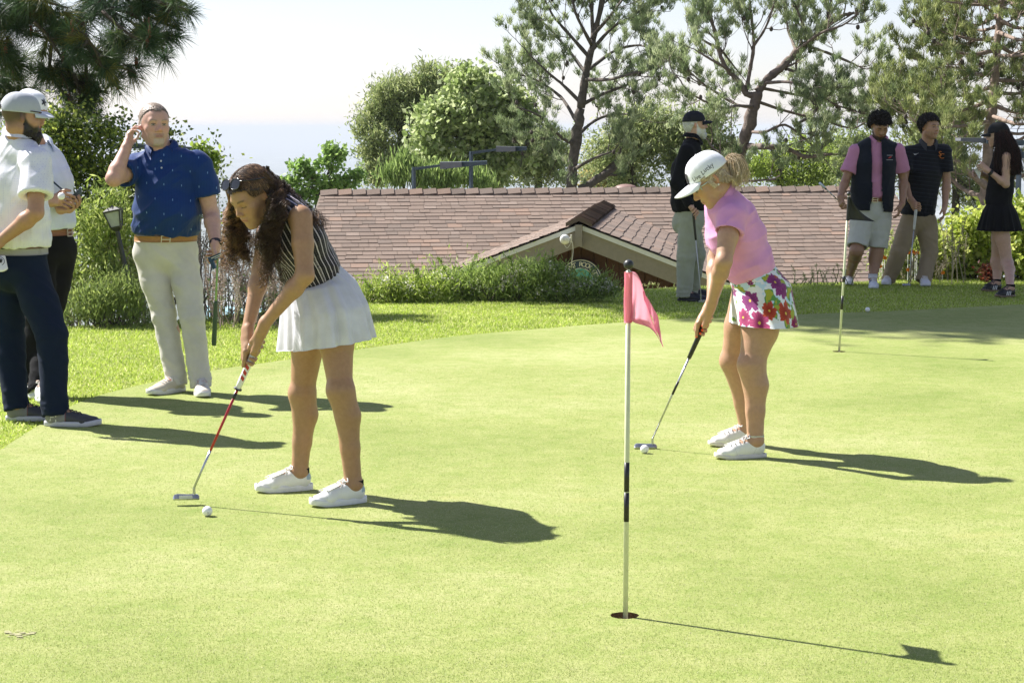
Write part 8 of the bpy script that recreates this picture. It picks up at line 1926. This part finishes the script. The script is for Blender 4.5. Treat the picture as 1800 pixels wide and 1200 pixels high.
cp, surf = cap(pb['root'], hc, pb['hR'], 1.0, (0.80, 0.81, 0.85), (0.75, 0.75, 0.79), (0.02, 0.02, 0.022), z_rim=0.022, s_dome=1.06, brim_len=0.07, tilt=0.1)
th = np.linspace(0, 2 * np.pi, 41)[:-1]; q_ = 0.22 + 0.09 * np.cos(5 * th); V = [surf(math.pi / 2 - 0.02 + q * math.cos(t) * 0.9, 0.62 + q * math.sin(t) * 0.8, 0.002) for q, t in zip(q_, th)] + [surf(math.pi / 2 - 0.02, 0.62, 0.003)]
MB().add(V, [[i, (i + 1) % 40, 40] for i in range(40)]).build('cap_patch', M_black, cp)
ball('white golf ball pinched between the fingers of the man in the white cap', w(108, 345, 11.70)); ball('white golf ball lying in the open palm of the man in the white cap', w(128, 358, 11.80))
pt2 = empty('putter', w(140, 340, 11.85), 'dark headed putter crossing the hands of the man in the white cap', 'golf club')
a_, b_ = w(60, 290, 12.0), w(128, 350, 11.86); MB().tube([a_, b_], 0.0055, 8).build('shaft', M_pole, pt2, True)
S = SDF(); S.ec(w(124, 350, 11.86), w(139, 341, 11.84), 0.016, 0.020, 0.010, 0.013, k=0); S.ec(w(137, 345, 11.84), w(141, 333, 11.84), 0.018, 0.010, k=0.01); P, F = S.mesh(0.004); mesh_obj('head', P, F, plain('head_dark_green', (0.05, 0.07, 0.06), 0.4), pt2)
# ------------------------------------------------------------------ grey bearded man in black with a putter
D = 18.74; hc = w(1223, 219)
def beardF(x, y, z): return smst(0.008, -0.008, z - np.interp(y, [-0.01, 0.02, 0.05, 0.075, 0.1], [0.02, -0.03, -0.045, -0.045, -0.05])) * smst(-0.014, 0.0, y)
wrF = [w(1213, 360, 18.42), w(1222, 352, 18.9)]
butt, hz = w(1218.5, 373, 18.40), w(1232, 516, 18.45); a = nrm(hz - butt)
pf_ = person(dict(base=G(1210, 528), label='grey bearded man in black cap and black sweater leaning a hand on a putter', skin=(0.50, 0.31, 0.23), f=(1, 0.05), hc=hc, hf=(0.99, 0.12, 0.04), seed=31,
    pel=w(1212, 388), wai=w(1211, 362), che=w(1208, 300), nb=w(1217, 250), w=((0.165, 0.125), (0.165, 0.130), (0.180, 0.125)), sh=[w(1207, 268, 18.56), w(1212, 266, 18.92)], el=[w(1190, 322, 18.48), w(1205, 322, 19.0)], wr=wrF, kn=[w(1206, 452, 18.62), w(1224, 448, 18.84)],
    feet=[(G(1191, 530), G(1232, 531)), (G(1203, 524), G(1243, 524))], hands=[dict(K=w(1219, 369, 18.40), side=(0.55, 0.35, -0.6), pn=(0.2, 0.1, -1), curls=(0.6, 1.1, 0.8), dirf=(0.8, 0.2, -0.4)), relaxed(wrF[1], (0.5, 0, -0.8), (0.8, 0, 0.5), (0, -1, 0), fine=False)],
    face=dict(brow=(0.4, 0.4, 0.4), beard=beardF, beard_col=(0.62, 0.62, 0.61), cheek=0.3), top=dict(name='sweater', mat=M_blackc, sleeve=1, infl=0.022, below=0.045, crx=0.072, cry=0.072),
    low=dict(name='trousers', mat=M_grn, r=(0.108, 0.084, 0.072), hollow=0.058), shoe=dict(upper=(0.014, 0.015, 0.02), sole=(0.03, 0.03, 0.033), lace=M_black)))
L = pf_['L']; S = SDF(); S.ec(L(-0.04, 0.03, -0.08), L(0, 0.072, -0.1), 0.02, 0.024, k=0); S.ec(L(0.04, 0.03, -0.08), L(0, 0.072, -0.1), 0.02, 0.024, k=0.02); S.ec(L(0, 0.07, -0.1), L(0, 0.068, -0.125), 0.026, 0.018, k=0.02); P, F = S.mesh(0.006); N = vnormals(P, F); P = P + N * ((ridged(P * 80, 5) - 0.5) * 0.007)[:, None]; mesh_obj('beard', P, F, M_hair, pf_['root'], np.array((0.60, 0.60, 0.59)))
hair_shell(pf_['root'], hc, pf_['hR'], 1.0, (0.55, 0.55, 0.54), lambda x, y, z: (z < 0.05) & (z > -0.07) & (y < np.interp(z, [-0.07, -0.03, 0.0, 0.03, 0.05], [-0.06, -0.045, -0.03, 0.02, 0.03])), 0.003, 0.006, 0.006, 60, 3)
cap(pf_['root'], hc, pf_['hR'], 1.0, (0.014, 0.015, 0.022), z_rim=0.028, s_dome=1.05, brim_len=0.07)
putter('putter with black grip propping the hand of the man in black', butt, hz, [1, 0.0, 0], 0.26, [(1.0, plain('pale_steel', (0.5, 0.5, 0.5), 0.4, 0.1, 30, metal=0.4))], (0.0135, 0.011), head=0.1)
# ------------------------------------------------------------------ man in the navy vest and shorts
D = 20.35; hc = w(1547, 222, 20.28); M_pinkp = cloth_mat('rose_polo', (0.50, 0.22, 0.34), 0.75)
wrG = [w(1477, 346, 20.12), w(1586, 358, 20.22)]
def beardG(x, y, z): return 0.9 * smst(0.008, -0.008, z - np.interp(y, [-0.01, 0.02, 0.05, 0.075, 0.1], [0.01, -0.04, -0.07, -0.070, -0.07])) * smst(-0.014, 0.0, y) + 0.6 * np.exp(-((z + 0.047) / 0.005) ** 2) * (np.abs(x) < 0.026) * (y > 0.06)
pg = person(dict(base=G(1518, 504), label='curly black haired man in navy vest, rose polo and pale shorts looking down', skin=(0.34, 0.19, 0.12), f=(0.05, -1), hc=hc, hf=(0.10, -0.84, -0.52), hu=(0.05, -0.5, 0.86), hs=1.0, seed=41,
    pel=w(1532, 374), wai=w(1533, 346), che=w(1537, 290), nb=w(1544, 252), w=((0.180, 0.125), (0.175, 0.125), (0.190, 0.125)), sh=[w(1504, 268), w(1578, 266)], el=[w(1486, 318, 20.3), w(1588, 316, 20.38)], wr=wrG, kn=[w(1506, 440, 20.2), w(1541, 442, 20.32)],
    feet=[(G(1493, 499), G(1488, 511)), (G(1533, 505), G(1547, 517))], lr=(0.10, 0.086, 0.066, 0.067, 0.041), hips=[w(1517, 378), w(1548, 378)],
    hands=[dict(K=w(1479, 359, 20.08), side=(0.3, -0.5, 0.5), pn=(0.9, 0.3, 0), curls=(0.5, 1.3, 0.9)), relaxed(wrG[1], w(1580, 375, 20.15) - wrG[1], (-0.3, -0.9, 0), (-0.9, 0.3, 0))],
    face=dict(brow=(0.015, 0.012, 0.01), beard=beardG, beard_col=(0.025, 0.018, 0.015), cheek=0.2, closed=True), top=dict(name='polo_shirt', mat=M_pinkp, sleeve=0.72, sr=0.088, infl=0.014, below=0.004, crx=0.072, cry=0.072),
    low=dict(name='shorts', mat=M_short, short=0.10, r=(0.115, 0.108, 0.108), hollow=0.088, wr=[(0.012, (8, 8, 12))]), belt=(M_brown, math.pi / 2), sock=(M_denimw, 0.115, 0.05), shoe=dict(upper=(0.62, 0.65, 0.70), sole=(0.66, 0.68, 0.72), paint=lambda q, c: np.where(((q[:, 1] > 0.10) & (q[:, 1] < 0.17) & (q[:, 2] > 0.045))[:, None], np.array([[0.08, 0.11, 0.2]]), c))))
f, s, ax = pg['f'], pg['s'], pg['ax']; M_vest = cloth_mat('navy_fleece', (0.010, 0.013, 0.022), 0.85)
wai, che, nb = w(1533, 346), w(1537, 290), w(1544, 252); S = SDF(); low = wai - ax * 0.14
torso_sdf(S, [(low, s, 0.218, 0.165), (wai + ax * 0.05, s, 0.218, 0.168), (che, s, 0.220, 0.170), (nb + (che - nb) * 0.3, s, 0.190, 0.130)], nb, [w(1512, 266), w(1570, 264)], 0, yoke=(0.076, 0.080))
S.half(low, -ax, 0.4); S.cyl(nb + [0, 0, .02], nb + [0, 0, 0.2], 0.072, 0.09); S.cyl(low - ax * 0.02, low + ax * 0.10, 0.150, 0.165)
for a_, sg in ((w(1504, 268), -1), (w(1578, 266), 1)): S.cyl(a_ + [sg * 0.005, 0, -0.02], a_ + [sg * 0.18, 0, -0.04], 0.074, 0.10)
P, F = S.mesh(0.0085); fc = P[F].mean(1); x_ = (fc - wai) @ s; y_ = (fc - wai) @ f; z_ = (fc - wai) @ ax; wid_ = 0.060 + 0.02 * np.clip(-z_ / 0.1, 0, 1) - 0.01; opn = (y_ > 0.02) & (np.abs(x_ + 0.012 - 0.02 * np.clip(z_, -0.2, 0.3)) < wid_)
F = F[~opn]; N = vnormals(P, F); P = P + N * ((ridged(P * [7, 7, 10], 9) - .45) * 0.012)[:, None]; used = np.unique(F); mp = -np.ones(len(P), int); mp[used] = np.arange(len(used)); vest = mesh_obj('vest', P[used], mp[F], M_vest, pg['root'])
collar(vest, nb + pg['nR'] @ np.array([0, 0.0, 0.02]), pg['nR'], 0.086, 0.084, M_vest, h=0.045, fall=0.05, gap=1.5, front_drop=0.06, point=0.03)
m = MB(); c0 = w(1564, 277, 20.35 - 0.178); v, f_ = text_mesh('GOLF', 0.020)
m.box(c0 + [0, 0, 0.022], [0.058, 0.003, 0.004]).box(c0 + [0, 0, -0.024], [0.064, 0.003, 0.004]); m.build('vest_lettering', plain('thread_white', (0.5, 0.5, 0.5), 0.8), vest)
MB().add([c0 + [-0.02, -0.002, -0.010], c0 + [0.002, -0.002, 0.008], c0 + [0.022, -0.002, 0.012], c0 + [0.004, -0.002, -0.006]], [[0, 1, 2, 3]]).add([c0 + [0.016, -0.0025, 0.014], c0 + [0.014, -0.0025, -0.004], c0 + [0.008, -0.0025, 0.002], c0 + [0.010, -0.0025, 0.014]], [[0, 1, 2, 3]]).build('vest_emblem', plain('thread_red', (0.5, 0.05, 0.04), 0.8), vest)
def curly(root, hc, hR, hs, keep, n, seed, col, lift=0.02, rad=0.0028, off=0.016):
    hair_shell(root, hc, hR, hs, col, keep, 0.006, off, 0.006, 60, seed); r = np.random.default_rng(seed); A_ = []; L = lambda p: hc + hR @ (np.asarray(p) * hs)
    while len(A_) < n:
        d = rdir(r, 1)[0]; p = np.array([0, -0.022, 0.034]) + d * (np.array([0.0765, 0.095, 0.083]) + off * 0.9)
        if not keep(*[np.array([q]) for q in p])[0]: continue
        ph = r.uniform(0, 6.28); t1 = nrm(np.cross(d, rdir(r, 1)[0])); t2 = np.cross(d, t1); t = np.linspace(0, 1, 12); hgt = lift * r.uniform(0.4, 1.1)
        A_.append(np.array([L(p + d * hgt * q + 0.008 * (math.cos(q * 9 + ph) * t1 + math.sin(q * 9 + ph) * t2) * q ** .5 - np.array([0, 0, 0.006 * q])) for q in t]))
    v, f_ = tubes_batch(np.array(A_), np.tile(np.linspace(rad, rad * 0.5, 12), (n, 1)), 4); mesh_obj('curls', v, f_, M_hair, root, np.repeat(np.array(col)[None] * r.uniform(0.6, 1.8, (n, 1)), 48, 0))
kG = lambda x, y, z: z > np.interp(y, [-0.06, -0.02, 0.0, 0.03, 0.06, 0.09], [-0.05, -0.01, 0.02, 0.055, 0.062, 0.066])
curly(pg['root'], hc, pg['hR'], 1.0, kG, 900, 5, (0.018, 0.014, 0.012), 0.042, 0.0042)
bt, en = w(1441, 322, 19.98), w(1541, 416, 20.75); axg = nrm(en - bt); g_ = empty('putter', bt, 'club with blue and white grip carried low by the man in the vest', 'golf club'); gg = plain('blue_white_grip', (0.62, 0.68, 0.75), 0.5)
MB().tube([bt, bt + axg * 0.10], [0.013, 0.012], 12).build('grip', gg, g_, True); MB().tube([bt + axg * 0.003 + [0, -.0, 0.004], bt + axg * 0.085 + [0, 0, 0.004]], 0.0105, 10).build('grip_stripe', plain('grip_navy', (0.03, 0.08, 0.25), 0.5), g_, True); MB().tube([bt + axg * 0.10, bt + axg * 0.125], 0.0105, 10).build('band', M_black, g_, True); MB().tube([bt + axg * 0.1, en], 0.006, 8).build('shaft', M_steel, g_, True)
# ------------------------------------------------------------------ man in the black striped polo
D = 20.75; hc = w(1635, 223, 20.68)
def fine_stripe(n, col):
    t = n.math('FRACT', n.math('MULTIPLY', n.fattr('sv'), 1 / 0.040)); m_ = n.math('LESS_THAN', n.math('ABSOLUTE', n.math('SUBTRACT', t, 0.5)), 0.07); return n.mix(m_, (0.010, 0.011, 0.016), (0.024, 0.027, 0.040))
M_blkp = cloth_mat('black_striped_polo', (0, 0, 0), 0.75, pattern=fine_stripe, sheen=0.1)
wrH = [w(1600, 350, 20.45), w(1661, 362, 20.66)]; butt, hz = w(1610.5, 366, 20.38), w(1597, 496, 20.40); a = nrm(hz - butt)
ph_ = person(dict(base=G(1590, 503), label='dark haired young man in black polo and khaki trousers resting on a putter', skin=(0.42, 0.245, 0.16), f=(0.15, -1), hc=hc, hf=(0.56, -0.83, -0.06), seed=51,
    pel=w(1614, 388), wai=w(1615, 362), che=w(1623, 302), nb=w(1631, 258), w=((0.165, 0.118), (0.150, 0.112), (0.178, 0.118)), sh=[w(1596, 270), w(1660, 268)], el=[w(1588, 318, 20.62), w(1664, 320)], wr=wrH, kn=[w(1580, 444, 20.62), w(1634, 444, 20.66)],
    feet=[(G(1562, 499), G(1545, 510)), (G(1621, 501), G(1648, 512))], hips=[w(1600, 392), w(1629, 392)],
    hands=[dict(K=w(1609, 361, 20.38), side=(-0.2, -0.3, -0.8), pn=(0.2, 0.2, -1), curls=(0.5, 1.2, 0.9), dirf=(0.8, -0.3, -0.3)), relaxed(wrH[1], w(1660, 380, 20.6) - wrH[1], (-0.2, -0.9, 0), (-0.9, 0.2, 0))],
    face=dict(brow=(0.015, 0.012, 0.01), cheek=0.25, stub=(0.3, (0.16, 0.10, 0.075))), top=dict(name='polo_shirt', mat=M_blkp, sleeve=0.66, sr=0.084, infl=0.018, below=0.10, hang=(0.178, 0.130), attrs=uv, cmat=plain('charcoal_collar', (0.04, 0.04, 0.045), 0.8)),
    low=dict(name='trousers', mat=M_khaki_d, r=(0.108, 0.086, 0.076), hollow=0.06), shoe=dict(upper=(0.66, 0.67, 0.72), sole=(0.66, 0.67, 0.70), sole_h=0.026)))
kH = lambda x, y, z: z > np.interp(y, [-0.06, -0.02, 0.0, 0.025, 0.05, 0.09], [-0.05, -0.02, 0.01, 0.035, 0.064, 0.068])
curly(ph_['root'], hc, ph_['hR'], 1.0, kH, 700, 6, (0.020, 0.015, 0.013), 0.028, 0.0036)
dz = 20.75 - 0.15; c0 = w(1656, 273, dz + 0.015); v, f_ = text_mesh('S', 0.075); v2, f2 = text_mesh('C', 0.075); m = MB(); Fx = lambda v, ox, oz: [c0 + [x + ox, -0.012 - 0.0 * x, y + oz] for x, y, _ in v]
Pm, Fm = mesh_np(ph_['top']); m.add(drape(Fx(v, -0.008, 0.012), Fm, Pm, (0, -1, 0), 0.002), f_).add(drape(Fx(v2, 0.010, -0.012), Fm, Pm, (0, -1, 0), 0.0025), f2); m.build('chest_letters', plain('thread_orange', (0.55, 0.16, 0.02), 0.7), ph_['top'])
c1 = w(1613, 271, dz - 0.005); sw = [(-0.030, 0.008), (-0.018, -0.008), (-0.004, -0.006), (0.030, 0.013), (0.0, 0.0), (-0.014, -0.001), (-0.022, 0.001)]
m = MB(); Pm, Fm = mesh_np(ph_['top']); V = drape([c1 + [x, -0.006, z] for x, z in sw], Fm, Pm, (0, -1, 0), 0.002); m.add(V, [[0, 1, 6], [1, 5, 6], [1, 2, 5], [2, 4, 5], [2, 3, 4]]); m.build('chest_mark', plain('thread_bright', (0.8, 0.8, 0.8), 0.7), ph_['top'])
putter('putter with white grip under the hand of the man in the black polo', butt, hz, [-1, -0.3, 0], 0.22, [(1.0, M_steel)], (0.0155, 0.0125), grip_mat=plain('pale_grip', (0.62, 0.62, 0.60), 0.5), head=0.09)
# ------------------------------------------------------------------ woman in black with long hair
D = 19.7; hc = w(1753, 238, 19.68); wrI = [w(1726, 306, 19.80), w(1738, 301, 19.50)]
def skirtI(root, s, f, pel, wai, ax, fpp):
    pl = lambda TH, T: T ** 0.8 * (0.045 * np.sin(TH * 16 + 1) + 0.02 * np.sin(TH * 29)) 
    rings = [(w(1757, 357), s * 0.150, f * 0.120), (w(1757, 372), s * 0.195, f * 0.165), (w(1757, 405), s * 0.225, f * 0.215)]
    loft_skirt(root, 'pleated_skirt', M_blackc, rings, [0, 0.3, 1.0], pl, 1, nu=200, nv=40)
pi_ = person(dict(base=G(1752, 517), label='woman in black cap, black top and skirt with long dark hair holding a paper', skin=(0.50, 0.32, 0.235), f=(-0.92, 0.38), hc=hc, hf=(-0.90, 0.42, -0.12), hs=0.96, fem=True, seed=61, nose=0.95,
    pel=w(1757, 374), wai=w(1757, 344), che=w(1762, 300), nb=w(1762, 262), w=((0.155, 0.118), (0.128, 0.100), (0.148, 0.110)), sh=[w(1756, 274, 19.86), w(1769, 276, 19.54)], el=[w(1748, 320, 19.92), w(1768, 324, 19.52)], wr=wrI, kn=[w(1752, 460, 19.84), w(1771, 462, 19.60)],
    feet=[(G(1760, 512), G(1722, 514)), (G(1784, 522), G(1750, 524))], ar=(0.046, 0.042, 0.037, 0.036, 0.024), lr=(0.088, 0.072, 0.052, 0.053, 0.035), hand_s=0.95, fl=0.25, nr=0.052,
    hands=[dict(K=w(1717, 303, 19.74), side=(-0.2, -0.3, 0.9), pn=(-0.1, -0.95, 0), curls=(0.5, 0.8, 0.5)), dict(K=w(1727, 293, 19.50), side=(-0.3, 0.2, 0.9), pn=(0.2, 0.95, 0), curls=(0.5, 0.8, 0.5))],
    face=dict(cheek=0.3), top=dict(name='sleeveless_top', mat=M_blackc, sleeve=0, infl=0.012, below=0.09, hang=(0.158, 0.128), collar=False, yoke=(0.045, 0.045)), low=dict(skirt=skirtI), sock=(M_blackc, 0.105, 0.03),
    shoe=dict(upper=(0.014, 0.014, 0.016), sole=(0.16, 0.11, 0.07), sole_h=0.018, wid=0.92, lace=M_black)))
cap(pi_['root'], hc, pi_['hR'], 0.96, (0.014, 0.014, 0.016), z_rim=0.026, s_dome=1.09, brim_len=0.07, high=0.006)
L = pi_['L']; r = np.random.default_rng(77); A_ = []; CC = []
for i in range(2600):
    th = r.uniform(-0.4, math.pi + 0.4) if i % 3 else r.uniform(math.pi * 0.85, math.pi * 1.25); x, y = 0.086 * math.sin(th - math.pi / 2) , -0.02 - 0.10 * math.sin(th); k = r.uniform(0, 1)
    sd = -1 if r.random() < 0.7 else 1; x = sd * abs(0.088 * math.cos(r.uniform(0, 1.5))); y = -0.02 + (0.04 if r.random() < .4 else 0) - 0.095 * math.sqrt(max(0, 1 - (x / 0.089) ** 2)) * 1.0 + r.uniform(-0.01, 0.0)
    p0 = L(x * 0.98, y, 0.035 + r.uniform(-0.01, 0.02)); e = np.array([p0[0], p0[1], 0]) + [0.0, 0, w(1750, r.uniform(286, 308), 19.68)[2]]; back = (y < -0.08) or r.random() < 0.5
    e = e + (np.array([0.10 + r.normal(0, 0.022), -0.05 + r.normal(0, 0.03), 0]) if back else np.array([0.012 + r.normal(0, 0.02), -0.045 + r.normal(0, 0.02), 0.0])); md = (p0 * 0.55 + e * 0.45) + np.array([0.02 * (1 if back else 0), -0.015, 0.0]) + r.normal(0, 0.006, 3)
    pth = spline([p0, md, e], 9); pth[:, 0] += 0.004 * np.sin(np.arange(len(pth)) * 0.9 + r.uniform(0, 6)); A_.append(pth); CC.append(np.array([(0.02, 0.012, 0.010), (0.045, 0.018, 0.014), (0.08, 0.028, 0.02)][r.choice(3, p=[.5, .35, .15])]))
v, f_ = tubes_batch(np.array(A_), np.tile(np.linspace(0.0022, 0.0013, len(A_[0])), (len(A_), 1)), 3); mesh_obj('long_hair', v, f_, M_hair, pi_['root'], np.repeat(np.array(CC), len(A_[0]) * 3, 0))
ax_ = nrm(wrI[1] - w(1768, 324, 19.52)); wR = frame(np.cross(ax_, [0, 1, 0.01]), ax_); band(pi_['root'], wrI[1] - ax_ * 0.02, wR, 0.030, 0.030, 0.030, M_watch, 'watch_strap')
for (h, t_, ff) in pi_['foot']:
    sh_o = [o for o in pi_['root'].children if o.name.startswith('shoe')]
    rr_ = np.array([ff[1], -ff[0], 0]); sgn = -1 if (rr_[1] > 0) else 1; m = MB()
    for k in range(3):
        y = 0.105 + 0.022 * k; q = [h + ff * (y + dx) + Zv * z + rr_ * sgn * (0.0475 - 0.25 * max(0, z - 0.035)) for dx, z in ((0.0, 0.026), (0.009, 0.026), (-0.006, 0.062), (-0.015, 0.062))]; m.add(q, [[0, 1, 2, 3]])
    m.build('shoe_stripes', plain('stripe_white', (0.75, 0.75, 0.75), 0.5), sh_o[0] if h is pi_['foot'][0][0] else sh_o[-1])
pp = empty('score_card', w(1721, 300, 19.6), 'folded white paper held in the hands of the woman in black', 'paper')
sheet(np.array([[w(1716 + 10 * a_ - 4 * b_, 296 + 16 * b_ * a_ + 3 * b_, 19.60 + 0.02 * b_ + 0.01 * a_) for b_ in np.linspace(0, 1, 5)] for a_ in np.linspace(0, 1, 5)]), 0.001, plain('paper_white', (0.8, 0.8, 0.82), 0.7), 'sheet', pp)
pn_ = empty('pencil', w(1722, 282, 19.5), 'short white pencil in the raised hand of the woman in black', 'pencil'); MB().tube([w(1717, 284, 19.5), w(1728, 280, 19.48)], 0.004, 6).build('barrel', M_wht, pn_)
# ================================================================== HAZE over the valley
HZ = 70000.0
mb = MB(); mb.box([0, 0, (-245 + 19) / 2], [2 * HZ, 2 * HZ, 245 + 19])
hm = bpy.data.materials.new('haze_air'); hm.use_nodes = True; hn = hm.node_tree
for nd in list(hn.nodes):
    if nd.type != 'OUTPUT_MATERIAL': hn.nodes.remove(nd)
pv = hn.nodes.new('ShaderNodeVolumePrincipled'); pv.inputs['Color'].default_value = (0.63, 0.67, 0.735, 1); pv.inputs['Density'].default_value = 0.00016; pv.inputs['Anisotropy'].default_value = 0.0
hn.links.new(pv.outputs[0], hn.nodes['Material Output'].inputs['Volume'])
mb.build('haze', hm, kind='stuff')
